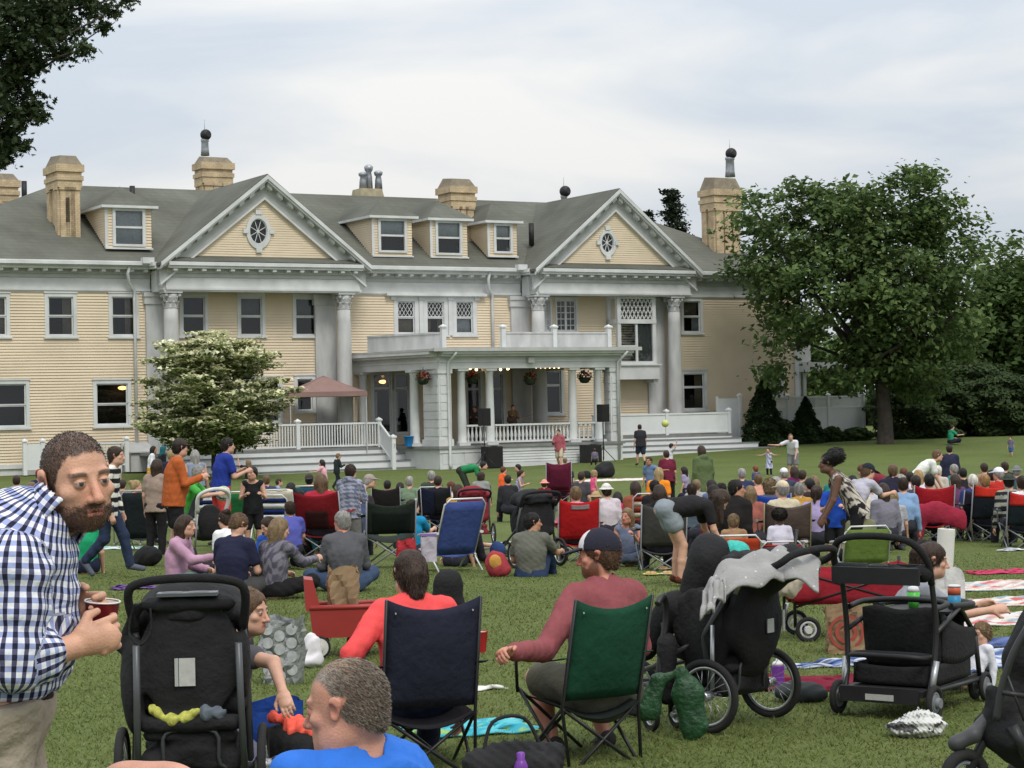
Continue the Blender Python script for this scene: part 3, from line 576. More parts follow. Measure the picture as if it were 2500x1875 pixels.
def build_house():
 H = thing('mansion', 'large yellow clapboard mansion with white pedimented porticos, columns and a grey green roof', 'mansion', HO, HA)
 UL, UR = -30., 17.0
 # --- windows in the main wall
 cur = [(.62, .98, 0, 1, M_CURT)]
 W2 = [(-70, 716, 24, 824), (109, 716, 187, 824), (265, 716, 338, 824)]
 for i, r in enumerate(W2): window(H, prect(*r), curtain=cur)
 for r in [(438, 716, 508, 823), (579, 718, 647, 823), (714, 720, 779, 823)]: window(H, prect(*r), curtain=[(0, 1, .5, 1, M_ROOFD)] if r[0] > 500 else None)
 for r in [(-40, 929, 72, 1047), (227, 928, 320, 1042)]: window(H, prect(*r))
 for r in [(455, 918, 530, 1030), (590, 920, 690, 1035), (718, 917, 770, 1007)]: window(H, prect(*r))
 u0, u1, z0, z1 = prect(961, 726, 1163, 820); ww = (u1-u0-.5)/3
 for i, st in enumerate(('dia', 'dia', 'dia')):
  a = u0+.0+i*(ww+.25); window(H, (a, a+ww, z0, z1), style=st, curtain=[(0.05, .95, 0, .5, M_CURT if i < 2 else M_LACE)] if i != 1 else [(.1, .3, 0, .5, M_CURT), (.7, .9, 0, .5, M_CURT)], cas=.2)
 hd = MB(); hd.box(u0-.45, u1+.45, -.3, -.001, z1+.05, z1+.16); hd.box(u0-.35, u1+.35, -.2, -.001, z1-.12+.13, z1+.048)
 for i in range(2): a = u0+ww+i*(ww+.25); hd.box(a+.02, a+.23, -.08, -.001, z0+.02, z1-.003); 
 for a in (u0-.02, u0+ww+.125, u0+2*ww+.375, u1+.02): hd.box(a-.14, a+.14, -.11, -.085, z1-.14, z1+.005)
 hd.build('window_header', M_WHT, H)
 window(H, prect(1662, 728, 1715, 815), curtain=[(.0, .95, .55, 1, M_CURT), (.6, 1, 0, .5, M_LACE)]); window(H, prect(1663, 905, 1725, 1003), style='transom', rail=.62, curtain=cur); window(H, prect(1857, 902, 1911, 971), style='transom', rail=.55)
 for r in [(1321, 728, 1347, 812), (1355, 728, 1410, 812)]: window(H, prect(*r), style='french', cas=.1)
 window(H, prect(1322, 898, 1376, 1013), style='transom', rail=.66)
 # french doors at the back of the porch
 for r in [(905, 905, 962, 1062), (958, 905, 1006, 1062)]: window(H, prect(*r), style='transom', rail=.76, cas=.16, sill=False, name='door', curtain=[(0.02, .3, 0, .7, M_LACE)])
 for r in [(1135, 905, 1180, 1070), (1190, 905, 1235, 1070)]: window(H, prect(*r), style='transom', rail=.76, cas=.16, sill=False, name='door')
 w = MB(); zb = -.12
 siding(w, UL, UR, zb, ZF+.05, 0, OPEN); siding(w, .02, 13, zb, ZF+.05, UR, axis=1)
 w.add([(UL, 13, zb), (UR, 13, zb), (UR, 13, ZE), (UL, 13, ZE), (UL, 0, zb), (UL, 0, ZE)], [(0, 1, 2, 3), (0, 3, 5, 4)]); w.build('wall', M_SID, H)
 t = MB(); t.box(UL, UR, -.06, -.001, zb-.18, zb); t.box(UR-.2, UR+.07, -.07, .2, zb, ZF); t.add([(UL, .02, -1.2), (UR, .02, -1.2), (UR, .02, zb-.1), (UL, .02, zb-.1)], [(0, 1, 2, 3)]); t.build('base_board', M_WHT, H)
 # pilasters
 for u in (-17.75, -9.75, .45, 8.2): pl = MB(); pl.box(u-.5, u+.5, -.17, -.001, -.1, ZF-.5); pl.box(u-.58, u+.58, -.24, -.002, ZF-.5, ZF-.001); pl.box(u-.62, u+.62, -.3, -.003, ZF-.18, ZF-.002); pl.build('pilaster', M_WHT2, H)
 # --- cornices
 c = MB(); LP, RP = (-18.0, -8.3), (.55, 9.75); vp = 1.3
 for a, b in ((UL, LP[0]), (LP[1], RP[0]), (RP[1], UR)): cornice_run(c, (a, 0), (b, 0), ZE, .62)
 cornice_run(c, (UR, 0), (UR, 13), ZE, .62)
 for a, b in (LP, RP):
  a2, b2 = a+.25, b-.25
  cornice_run(c, (a2, -vp), (b2, -vp), ZE, .55); cornice_run(c, (a2, 0), (a2, -vp), ZE, .55, mod=False); cornice_run(c, (b2, -vp), (b2, 0), ZE, .55, mod=False)
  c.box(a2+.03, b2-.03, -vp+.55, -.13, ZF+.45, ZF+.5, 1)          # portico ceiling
  c.box(a2+.02, b2-.02, -vp+.02, -vp+.5, ZF+.001, ZE-.16, 0)
  for s in (a2, b2): c.box(s-.23, s+.23, -vp+.51, -.14, ZF+.002, ZE-.3, 0)
 c.build('cornice', [M_WHT, M_GRY], H)
 for u, v, z in ((-17.4, .95, 0), (-9.2, .95, 0), (.98, .95, .25), (8.75, .95, 0)): big_column(H, u, v, .1, ZF-.002, .36)
 # --- roofs
 r = MB(); rz = 12.5; ry = 6.5; ul, ur = -20.2, 9.3; e = .62
 E0, E1 = UL-e, UR+e; yb = 13+e
 P = [(E0, -e, ZE), (E1, -e, ZE), (ur, ry, rz), (ul, ry, rz), (E0, yb, ZE), (E1, yb, ZE)]
 r.add(P, [(0, 1, 2, 3), (1, 5, 2), (5, 4, 3, 2), (4, 0, 3)]); r.build('roof', M_ROOF, H)
 for a, b in ((UL, LP[0]-.1), (LP[1]+.1, RP[0]-.1), (RP[1]+.1, UR)): g = MB(); g.box(a, b, -.78, -.63, ZE-.09, ZE+.045); g.box(a, b, -.66, -.5, ZE+.05, ZE+.09); g.build('gutter', M_WHT, H)
 for u in (-18.35, .2): g = MB(); g.box(u-.25, u+.25, -.95, -.62, ZE-.02, ZE+.24); g.build('rainwater_head', M_WHT, H)
 gable(H, -13.15, 4.95, vp, 12.25, (*hp(630, 565, vp), .58, .78)); gable(H, 5.15, 4.75, vp, 12.25, (*hp(1482, 593, vp), .48, .66))
 # --- downspouts
 for u, side in ((-18.75, 1), (-1.05, 1)):
  d = MB(); d.tube([(u-.35, -.6, ZE-.12), (u-.42, -.55, ZE-.45), (u-.3, -.35, ZE-.85), (u, -.14, ZE-1.15), (u, -.12, ZE-1.5), (u, -.12, 4.6 if u > -5 else -.1)], .07, 8); d.build('downspout', M_WHT, H)
 # --- dormers
 for fr, wn, dl in (((259, 504, 369, 605), (274, 508, 354, 602), False), ((910, 529, 1005, 624), (922, 533, 992, 617), True), ((1052, 535, 1140, 627), (1062, 538, 1127, 623), True), ((1192, 541, 1261, 625), (1204, 545, 1250, 619), True)):
  dormer(H, fr, wn, -.35, 3, dark_lower=dl)
 # --- chimneys
 def cz(px, py, v): return hp(px, py, v)[1]
 def cu(px, py, v): return hp(px, py, v)[0]
 chimney(H, cu(146, 480, -1.7), cu(193, 480, -1.7), -1.7, -3.3, 9.4, cz(150, 401, -1.7), cz(150, 375, -2))
 c2 = chimney(H, cu(498, 420, -7.2), cu(561, 420, -7.2), -7.2, -8.1, 11.6, cz(520, 397, -7.2), cz(520, 378, -7.2)); cowl(H, cu(500, 340, -7.9), -7.9, cz(500, 380, -7.9), cz(500, 330, -7.9))
 chimney(H, cu(1104, 480, -2.2), cu(1153, 480, -2.2), -2.2, -3.4, 9.7, cz(1120, 455, -2.2), cz(1120, 432, -2.4))
 o = chimney(H, cu(1746, 520, -1.6), cu(1803, 520, -1.6), -1.6, -2.7, 9.0, cz(1760, 462, -1.6), cz(1760, 430, -1.8)); cowl(H, cu(1782, 400, -2.4), -2.4, cz(1782, 432, -2.4), cz(1786, 376, -2.4), .22, .30)
 chimney(H, cu(-6, 450, -9), cu(38, 450, -9), -9, -10.5, 10.6, cz(15, 440, -9), cz(15, 418, -9))
 b = MB(); a0, a1, q0, q1 = prect(877, 459, 946, 482, -6.6); b.add([(a0, 6.6, q0-.6), (a1, 6.6, q0-.6), (a1, 7.9, q0-.6), (a0, 7.9, q0-.6), (a0+.2, 6.8, q1), (a1-.2, 6.8, q1), (a1-.2, 7.8, q1), (a0+.2, 7.8, q1)], [(0, 1, 5, 4), (1, 2, 6, 5), (2, 3, 7, 6), (3, 0, 4, 7), (4, 5, 6, 7)]); o = b.build('chimney', mat('concrete', (.34, .30, .2), .9, var=.2, scale=3), H)
 p = MB()
 for k, (uu, hh) in enumerate(((.3, .85), (.62, 1.25), (.95, .95))):
  p.lathe([(.2, q1), (.17, q1+hh*.5), (.13, q1+hh*.7), (.2, q1+hh*.78), (.23, q1+hh*.92), (.12, q1+hh)], 12, (a0+uu*(a1-a0)*.85+.1, 7.2+.2*(k % 2), 0))
 p.build('chimney_pots', M_ZINC, o)
 cowl(H, cu(1377, 490, -6.9), -6.9, 12.0, cz(1377, 468, -6.9), .16, .3)
 for px, py, v in ((323, 470, -4.6), (1297, 560, -1.2), (59, 458, -8)): vt = MB(); u, z = hp(px, py, v); vt.tube([(u, -v, z-.8), (u, -v, z+.3)], .13, 10); vt.build('roof_vent', M_BLK, H)
 # --- oriel bay on the right portico
 o0, o1, q0, q1 = prect(1508, 722, 1602, 889, 1.0); by = -1.0; by_ = MB(); 
 by_.box(o0-.45, o1+.05, by-.06, -.001, q1+.003, q1+.32); by_.box(o0-.55, o1+.12, by-.14, -.002, q1+.323, q1+.42)
 zb_ = cz(1550, 926, 1.0); by_.box(o0-.3, o1+.12, by-.05, -.002, zb_, q0-.004); by_.box(o0-.36, o1+.2, by-.14, -.003, q0-.07, q0-.005)
 for u in (o0-.1, o1-.12): by_.box(u, u+.22, by+.1, -.003, zb_-.18, zb_-.002)
 zt = cz(1550, 784, 1.0)
 for (a, b_) in ((q0, zt-.12), (zt+.1, q1)):
  by_.box(o0, o0+.2, by, by+.2, a, b_); by_.box(o1-.2, o1, by, by+.2, a, b_); by_.box(o0-.002, o1+.002, by+.2, by+.25, a, a+.001)
 by_.box(o0-.01, o1+.01, by-.03, by+.2, zt-.119, zt+.099); by_.box(o0+.2, o1-.2, by+.01, by+.15, q1-.16, q1-.002); by_.box(o0+.2, o1-.2, by+.01, by+.15, q0, q0+.14)
 um = o0+(o1-o0)*.5; by_.box(um-.06, um+.06, by+.03, by+.12, q0+.14, zt-.12); by_.box(o0+.2, um-.06, by+.04, by+.1, cz(1550, 845, 1)-.05, cz(1550, 845, 1)+.05)
 lattice(by_, o0+.2, o1-.2, zt+.1, q1-.16, 1-.05, .05)
 # left cheek of the bay runs back to the wall
 for y in (by+.2, -.25): pass
 by_.box(o0-.03, o0+.12, by+.201, -.001, q1-.16, q1-.001); by_.box(o0-.03, o0+.12, by+.201, -.001, q0, q0+.14); by_.box(o0-.03, o0+.12, by+.201, -.001, zt-.118, zt+.098); by_.box(o0-.03, o0+.12, -.22, -.002, q0+.141, q1-.161)
 for zz in (q0+.8, q0+1.5): by_.box(o0+.02, o0+.08, by+.2, -.22, zz-.03, zz+.03)
 by_.box(o1-.12, o1+.03, by+.201, -.001, q0, q1-.002)
 bo = by_.build('bay_window', M_WHT, H); p = MB(); p.add([(o0+.2, by+.1, q0), (o1-.2, by+.1, q0), (o1-.2, by+.1, q1), (o0+.2, by+.1, q1)], [(0, 1, 2, 3)]); p.add([(o0+.05, by+.1, q0), (o0+.05, -.1, q0), (o0+.05, -.1, q1), (o0+.05, by+.1, q1)], [(0, 1, 2, 3)]); p.build('pane', M_GLASS, bo)
 p = MB(); p.box(o0+.15, o1-.15, -.012, -.004, q0, q1); p.build('room', M_DARK, bo)
 p = MB(); p.sheet(lambda s_, t_: (um+.1+(o1-um-.35)*s_, by+.2+.03*math.sin(s_*30), q0+(zt-q0)*t_), 12, 1, .01); p.build('curtain', mat('grey_curtain', (.2, .21, .2), .9), bo)
 # side porch of the right wing, behind the maple
 sp = MB(); 
 for px in (1960, 1974, 2092, 2104):
  u, z = hp(px, 940, 0); sp.box(u-.1, u+.1, .3, .5, -.3, 3.4)
 a0 = hp(1945, 880, 0)[0]; a1 = hp(2112, 880, 0)[0]; sp.box(a0, a1, .1, 3.5, 3.401, 3.9); sp.box(UR+.08, UR+1.2, .4, 3, 3.91, 7.1); sp.build('side_porch', M_GRY, H)
 # --- porch (stage)
 vf = 6.4; pl_ = [(-7.25, vf), (hp(1512, 1000, vf)[0], vf)]; u0, u1 = pl_[0][0], pl_[1][0]+.1; uw = -8.35; zf = .22; zc = hp(1250, 899, vf)[1]; ze = hp(1250, 850, vf)[1]
 pf = MB(); y = -vf
 fl = [(uw, -.03), (u0, y), (u1, y), (u1, -.03)]
 pf.prism([(*p, zf-.12) for p in [(uw-.1, -.03), (u0-.12, y-.12), (u1+.12, y-.12), (u1+.12, -.03)]], (0, 0, .12)); P = pf.build('porch', M_TREAD, H)
 b = MB(); b.prism([(*p, -1.4) for p in fl], (0, 0, 1.4+zf-.121))
 gzn = min(hg(u0, vf), hg(u1, vf))
 b.box(u0-.03, u1+.03, y-.05, y-.002, zf-.3, zf-.123); b.box(u0-.02, u1+.02, y-.04, y-.003, gzn-.3, gzn+.2)
 for (a, c_) in ((u0+.1, u0+1.1), (u0+1.2, u0+2.1)): b.box(a, c_, y-.02, y-.004, gzn+.22, zf-.33)
 q = gzn+.22
 while q < zf-.32: b.add([(u0+2.2, y-.03, q), (u1-1.2, y-.03, q), (u1-1.2, y-.003, q+.12), (u0+2.2, y-.003, q+.12)], [(0, 1, 2, 3)]); q += .12
 b.box(u1-1.1, u1, y-.03, y-.004, gzn+.2, zf-.3); b.build('porch_base', M_WHT, P)
 cxs = [1127, 1196, 1398, 1460]
 for px in cxs: small_column(P, hp(px, 1000, vf-.25)[0], vf-.25, zf, zc, .2)
 # round columns by the corner piers and on the slanted left side
 L0 = V(u0, -vf); L1 = V(uw, -.03)
 small_column(P, hp(1490, 1000, vf-.5)[0], vf-.5, zf, zc, .22); pc = L0+(L1-L0)*.30; small_column(P, pc[0]+.1, -pc[1], zf, zc, .22)
 pc = L0+(L1-L0)*.93; small_column(P, pc[0]+.2, -pc[1], zf, zc, .22)
 def pier(ua, ub, ya, yb): 
  pr = MB(); pr.box(ua, ub, ya, yb, zf+.3, zc-.2); pr.box(ua-.06, ub+.06, ya-.06, yb+.06, zf, zf+.298); pr.box(ua-.05, ub+.05, ya-.05, yb+.05, zc-.198, zc-.001)
  n = 7
  for i in range(n): z = zf+.45+(zc-zf-.8)*i/n; h_ = (zc-zf-.8)/n-.05; pr.box(ua+.08, ub-.08, ya-.025, ya-.001, z, z+h_); pr.box(ua-.025, ua-.001, ya+.06, yb-.06, z, z+h_)
  pr.build('corner_pier', M_WHT, P)
 pier(u0, u0+.62, y+.02, y+1.5); pier(u1-.55, u1-.02, y+.02, y+.55)
 bm = MB()
 def beam(p, q, off, z0, z1, m=0):
  p = V(*p); q = V(*q); d = nrm(q-p); o = V(d[1], -d[0]); bm.add([(*(p-o*.3), z0), (*(q-o*.3), z0), (*(q+o*off), z0), (*(p+o*off), z0), (*(p-o*.3), z1), (*(q-o*.3), z1), (*(q+o*off), z1), (*(p+o*off), z1)], [(0, 1, 2, 3), (7, 6, 5, 4), (0, 4, 5, 1), (1, 5, 6, 2), (2, 6, 7, 3), (3, 7, 4, 0)], m)
 A_, B_, C_, D_ = (uw, -.03), (u0, y), (u1, y), (u1, -.03)
 zs = [(.04, zc, zc+.28), (.08, zc+.282, zc+.36), (.03, zc+.362, ze-.36), (.34, ze-.355, ze-.25), (.5, ze-.248, ze-.12)]
 for off, a, b2 in zs:
  for p, q in ((A_, B_), (B_, C_), (C_, D_)):
   ex = .45 if off > .2 else 0.03
   beam((p[0], p[1]), (q[0]+(ex if p == B_ else 0), q[1]), off, a, b2)
 bm.build('porch_beam', M_WHT, P)
 rf = MB(); rf.prism([(uw-.5, -.04, ze-.118), (u0-.45, y-.5, ze-.118), (u1+.75, y-.5, ze-.118), (u1+.75, -.04, ze-.118)], (0, 0, .1)); rf.box(u0-.5, u1+.8, y-.62, y-.505, ze-.14, ze+.02); rf.build('porch_roof', M_GRY, P)
 ce = MB(); ce.prism([(uw+.1, -.05, zc+.1), (u0+.2, y+.3, zc+.1), (u1-.3, y+.3, zc+.1), (u1-.3, -.05, zc+.1)], (0, 0, .04)); ce.build('porch_ceiling', mat('dark_wood_ceiling', (.10, .06, .04), .8), P)
 rb = MB(); zt_ = ze+.0
 za = prect(1078, 800, 1090, 842, vf-1)
 lu = hp(1082, 830, vf-.9)[0]; ru0 = hp(1228, 830, vf-.9)[0]; rm = hp(1353, 830, vf-.9)[0]; ru1 = hp(1486, 830, vf-.9)[0]
 hb = .82; yy = -vf+.9
 railing(rb, (uw+.2, -1.2), (lu, yy), zt_-.05, hb, solid=True); rb.build('roof_balustrade', M_WHT2, P); rb = MB(); railing(rb, (ru0, yy), (rm, yy), zt_-.05, hb, solid=True); railing(rb, (rm, yy), (ru1, yy), zt_-.05, hb, solid=True); railing(rb, (ru1, yy), (ru1, -1.2), zt_-.05, hb, solid=True)
 rb.build('roof_balustrade', M_WHT2, P)
 for u in (lu, ru0, rm, ru1): q_ = MB(); post(q_, u, yy, zt_-.02, zt_+.95, .2); q_.build('roof_post', M_WHT, P)
 bl = MB(); ub = [hp(px, 1000, vf-.25)[0] for px in cxs]; yb2 = -vf+.25
 for a, b2 in zip(ub[:-1], ub[1:]):
  a += .2; b2 -= .2; bl.box(a, b2, yb2-.09, yb2+.09, zf+.82, zf+.9); bl.box(a, b2, yb2-.07, yb2+.07, zf+.08, zf+.17); n = int((b2-a)/.19)
  for i in range(n): u = a+(b2-a)*(i+.5)/n; bl.lathe([(.05, zf+.17), (.05, zf+.23), (.035, zf+.26), (.075, zf+.4), (.045, zf+.58), (.03, zf+.7), (.05, zf+.76), (.05, zf+.82)], 8, (u, yb2, 0), caps=False)
 p0 = L0+(L1-L0)*.24; p1 = L0+(L1-L0)*.29
 bl.build('balustrade', M_WHT, P)
 d = MB(); uu = u0+.45
 d.tube([(uu+.15, y-.55, ze-.15), (uu+.1, y-.4, ze-.35), (uu, y-.1, ze-.6), (uu, y-.09, gzn+.25), (uu, y-.14, gzn+.05)], .07, 8); d.tube([(u1+.05, y-.55, ze-.15), (u1-.05, y-.45, ze-.35), (u1-.2, y-.12, ze-.65), (u1-.2, y-.09, gzn+.2)], .07, 8); d.build('downspout', M_WHT, P)
 fl_ = MB(); u, z = hp(1294, 880, vf+.1); fl_.box(u-.16, u+.16, y-.25, y-.06, z-.1, z+.12); fl_.build('flood_light', M_GRY, P)
 return dict(u0=u0, u1=u1, vf=vf, zf=zf, zc=zc, ze=ze, uw=uw)
# ------------------------------------------------------------------ decks, stairs, fences, canopy, stage gear
def build_site(PC):
 M_ALU = mat('aluminium', (.5, .51, .52), .4, metal=.6)
 # left deck
 vr = 3.3; u1 = hp(925, 1030, vr)[0]; zd = hp(735, 1097, vr)[1]; u0 = -19.0
 D = thing('timber_deck', 'white railed grey deck with three wide steps left of the porch', 'deck', HO, HA)
 f = MB(); f.box(u0, PC['uw']-.05, -vr-.12, -.31, zd-.12, zd); f.build('deck_floor', M_TREAD, D)
 r = MB(); zr = zd; 
 um = hp(727, 1060, vr)[0]; railing(r, (u0+.1, -vr), (um, -vr), zr, 1.12); railing(r, (um, -vr), (u1, -vr), zr, 1.12); r.build('railing', M_VINYL, D)
 for u in (um, u1, u0+.1): p = MB(); post(p, u, -vr, zd, zd+1.17, .17); p.build('post', M_VINYL, D)
 zg = hg(-12, vr+1.3)-.02; n = 3; s = MB(); rise = (zd-zg)/(n+.3); ue = PC['u0']-.35
 for i in range(n):
  z1 = zd-rise*(i+.9); y0 = -vr-.12-.42*i; e = ue+.0 if i else ue
  s.box(u0+.5, e, y0-.42, y0, zg-.3, z1-.05, 0); s.box(u0+.5, e, y0-.46, y0, z1-.048, z1, 1)
 s.box(u0+.4, ue, -vr-.119, -vr-.07, zg, zd-.125, 0)
 s.build('steps', [M_VINYL, M_TREAD], D)
 sr = MB(); z0 = zd; yb = -vr-1.35; ub = u1+.05; railing(sr, (u1+.02, -vr-.1), (u1+.02, yb), zd, 1.05, zq=zg+.25, solid=True); post(sr, u1+.02, yb, zg-.1, zg+1.42, .18); sr.build('stair_rail', M_VINYL, D)
 # steps up to the porch, beside the stair rail
 # right deck
 vr = 3.6; u0 = PC['u1']+.15; u1 = hp(1779, 1030, vr)[0]; zd = hp(1700, 1060, vr)[1]; zg = hg(9, vr+1.6)-.03
 D2 = thing('timber_deck', 'white deck with solid panel railing and wide steps right of the porch', 'deck', HO, HA)
 f = MB(); f.box(u0, u1+.1, -vr-.12, -.32, zd-.12, zd); f.build('deck_floor', M_TREAD, D2)
 r = MB(); um = hp(1627, 1030, vr)[0]; railing(r, (u0, -vr), (um, -vr), zd, 1.05, solid=True); railing(r, (um, -vr), (u1, -vr), zd, 1.05, solid=True); railing(r, (u1, -vr), (u1, -vr+1.6), zd, 1.05, solid=True); r.build('railing', M_VINYL, D2)
 for u in (um, u1): p = MB(); post(p, u, -vr, zd, zd+1.1); p.build('post', M_VINYL, D2)
 s = MB(); rise = (zd-zg)/3.4
 for i in range(3):
  z1 = zd-rise*(i+.8); y0 = -vr-.12-.5*i; e = u1+.3+.62*i
  s.box(u0, e, y0-.5, y0 if i == 0 else y0+.0, zg-.3, z1-.05, 0); s.box(u0, e+.04, y0-.54, y0, z1-.048, z1, 1)
  s.box(u1+.12, e, y0+.002, -vr+2-.1*i, zg-.3, z1-.06, 0)
 s.box(u0, u1+.1, -vr-.118, -vr-.06, zg, zd-.125, 0); s.build('steps', [M_VINYL, M_TREAD], D2)
 # tall screen panel and lattice topped fence at the right
 a0, a1, b0, b1 = prect(1752, 970, 1803, 1045, 2.0); F = thing('privacy_screen', 'tall white screen panel at the end of the right deck', 'screen', HO, HA); m = MB(); m.box(a0, a1, -2.03, -2.0, b0-.6, b1-.05); m.box(a0-.08, a0+.02, -2.07, -1.97, b0-.6, b1+.05); m.build('panel', M_VINYL, F); m = MB(); post(m, a1+.08, -2, b0-.9, b1+.05, .14); m.build('post', M_VINYL, F)
 F = thing('vinyl_fence', 'white fence with a lattice band on top behind conical shrubs', 'fence', HO, HA); v = 1.8
 us = [hp(px, 1000, v)[0] for px in (1870, 1924, 2022, 2108)]; zt = hp(2000, 968, v)[1]; zl = hp(2000, 996, v)[1]; m = MB(); l = MB(); q = MB()
 for a, b in zip(us[:-1], us[1:]):
  m.box(a, b, -v-.02, -v+.02, -.35, zl-.05); l.box(a, b, -v-.035, -v+.035, zl-.05, zl+.04); l.box(a, b, -v-.035, -v+.035, zt-.06, zt+.02)
  k = int((b-a)/.11)
  for i in range(k):
   u = a+(b-a)*i/k; l.bar((u, -v, zl+.02), (min(u+.45, b), -v, zl+.02+min(.45, b-u)*(zt-zl-.06)/.45), .03, .012, up=(0, 1, 0)); l.bar((min(u+.45, b), -v+.014, zl+.02), (u, -v+.014, zt-.04), .03, .012, up=(0, 1, 0))
 for u in us: q = MB(); post(q, u, -v, -.6, zt+.03, .15); q.build('post', M_VINYL, F)
 m.build('panel', M_VINYL, F); l.build('lattice', M_VINYL, F)
 m = MB(); u = us[-1]; m.box(u-.02, u+.02, -v+.1, -v+4, -.4, zt); m.build('panel', M_VINYL, F)
 # fence and hatch at the far left
 F = thing('garden_fence', 'low white fence section behind the checked shirt man', 'fence', HO, HA); v = 1.2; m = MB(); p = MB()
 us = [hp(px, 1100, v)[0] for px in (60, 104, 309)]; zt = hp(80, 1082, v)[1]; zb = hp(80, 1148, v)[1]
 m.box(us[0], us[1], -v-.02, -v+.02, zb, zt-.03); railing(m, (us[1], -v), (us[2], -v), zb+.02, zt-zb-.05)
 for u in us: p = MB(); post(p, u, -v, zb-.2, zt+.05, .16); p.build('post', M_VINYL, F)
 m.build('panel', M_VINYL, F)
 B = thing('cellar_hatch', 'squat white cellar hatch against the yellow wall', 'hatch', HO, HA); a0, a1, b0, b1 = prect(318, 1100, 372, 1140, 1); m = MB(); m.box(a0, a1, -1.1, -.07, b0-.2, b1-.1); m.build('side', M_WHT2, B); m = MB(); m.add([(a0-.1, -1.2, b1-.09), (a1+.1, -1.2, b1-.09), (a1+.1, -.07, b1+.3), (a0-.1, -.07, b1+.3), (a0-.1, -1.2, b1-.04), (a1+.1, -1.2, b1-.04), (a1+.1, -.07, b1+.36), (a0-.1, -.07, b1+.36)], [(0, 1, 2, 3), (4, 5, 6, 7), (0, 1, 5, 4), (1, 2, 6, 5), (3, 0, 4, 7)]); m.build('lid', M_GRY, B)
 # pop-up canopy on the deck
 v = 1.9; uc, zc = hp(787, 960, v); u0 = hp(694, 960, v)[0]; u1 = hp(884, 960, v)[0]; ze = hp(790, 958, v)[1]; zp = hp(783, 917, v)[1]; w = (u1-u0)/2*.92; uc = (u0+u1)/2
 cl = srgb(152, 124, 117); G = thing('canopy_tent', 'dusty pink pop-up canopy tent standing on the left deck', 'canopy', hw(uc, v, 0), HA-.25); m = MB(); mc = mat('pink_canvas', tuple(c*.8 for c in cl), .85, var=.08, scale=2); d = 1.25
 C4 = [(-w, -d), (w, -d), (w, d), (-w, d)]; ins = [(-.12*w/abs(w), 0)]
 for i in range(4):
  a, b = C4[i], C4[(i+1) % 4]
  m.sheet(lambda s_, t_: ((a[0]+(b[0]-a[0])*s_)*(1-t_)*1, (a[1]+(b[1]-a[1])*s_)*(1-t_), ze+(zp-ze)*(t_**1.15)-.12*math.sin(math.pi*s_)*(1-t_)*t_), 8, 8, .01)
  m.bar((*a, ze-.1), (*b, ze-.1), .012, .2)
 m.build('canopy', mc, G)
 for a in C4: q = MB(); q.box(a[0]*.97-.02, a[0]*.97+.02, a[1]*.97-.02, a[1]*.97+.02, -.0, ze); q.build('leg', M_GRY, G)
 # hanging baskets
 rs = random.Random(3)
 for i, (px, py) in enumerate(((1033, 920), (1153, 918), (1294, 921), (1427, 917))):
  v = PC['vf']-.7; u, z = hp(px, py, v); B = thing('hanging_basket', ['hanging basket of red flowers left of the corner pier', 'hanging basket of red flowers left of the guitarist', 'hanging basket with few red flowers right of the guitarist', 'hanging basket with red and white flowers at the right end of the porch'][i], 'flower basket', hw(u, v, z), HA, 'hanging baskets along the porch')
  m = MB(); m.lathe([(.1, -.35), (.22, -.28), (.26, -.1), (.24, -.08)], 14); m.build('pot', mat('dark_moss', (.02, .03, .015), .9), B)
  m = MB(); f = MB()
  for k in range(170):
   a = rs.random()*6.28; e = rs.random()*1.9-.5; r = .36*(.5+.5*rs.random()); p = V(math.cos(a)*math.cos(e)*r, math.sin(a)*math.cos(e)*r, math.sin(e)*r*.8-.05); t = V(rs.gauss(0, 1), rs.gauss(0, 1), rs.gauss(0, 1)); d_, s_, u_ = frame(t); w_ = .05
   tgt = f if (rs.random() < (.25 if i == 2 else .5) and p[2] > -.1) else m; mi = 1 if (tgt is f and i == 3 and p[2] > .12) else 0; tgt.add([p-s_*w_, p+u_*w_, p+s_*w_, p-u_*w_], [(0, 1, 2, 3)], mi)
  m.build('foliage', mat('basket_leaf', (.03, .055, .015), .8), B); f.build('flowers', [mat('red_flower', (.42, .04, .045), .7), mat('white_flower', (.6, .55, .55), .7)], B)
  m = MB(); m.tube([(0, 0, .1), (0, 0, PC['zc']-z+.1)], .012, 5); m.build('hanger', M_BLK, B)
 # string lights, lamps
 lm = mat('warm_bulb', (1, .62, .28), .5, var=0, emit=9.)
 pts = [(1148, 899), (1163, 902), (1222, 902), (1240, 900)] + [(1309+i*11, 896) for i in range(6)]
 S = thing('string_lights', 'string of small warm bulbs under the porch beam', 'lights', hw(-3, PC['vf']-.45, PC['zc']), HA); w = MB(); v = PC['vf']-.45; prev = None
 for px, py in pts:
  u, z = hp(px, py, v); p = V(u+3, 0, z-PC['zc']); b = MB(); b.lathe([(.015, .07), (.03, .05), (.06, 0), (.05, -.04), (.015, -.06)], 10, p); b.build('bulb', lm, S)
  w.tube([p+V(0, 0, .06), p+V(0, 0, .14)], .012, 5)
  if prev is not None: w.tube([prev+V(0, 0, .14), (prev+p)/2+V(0, 0, .1), p+V(0, 0, .14)], .01, 5)
  prev = p
 w.build('cable', M_BLK, S)
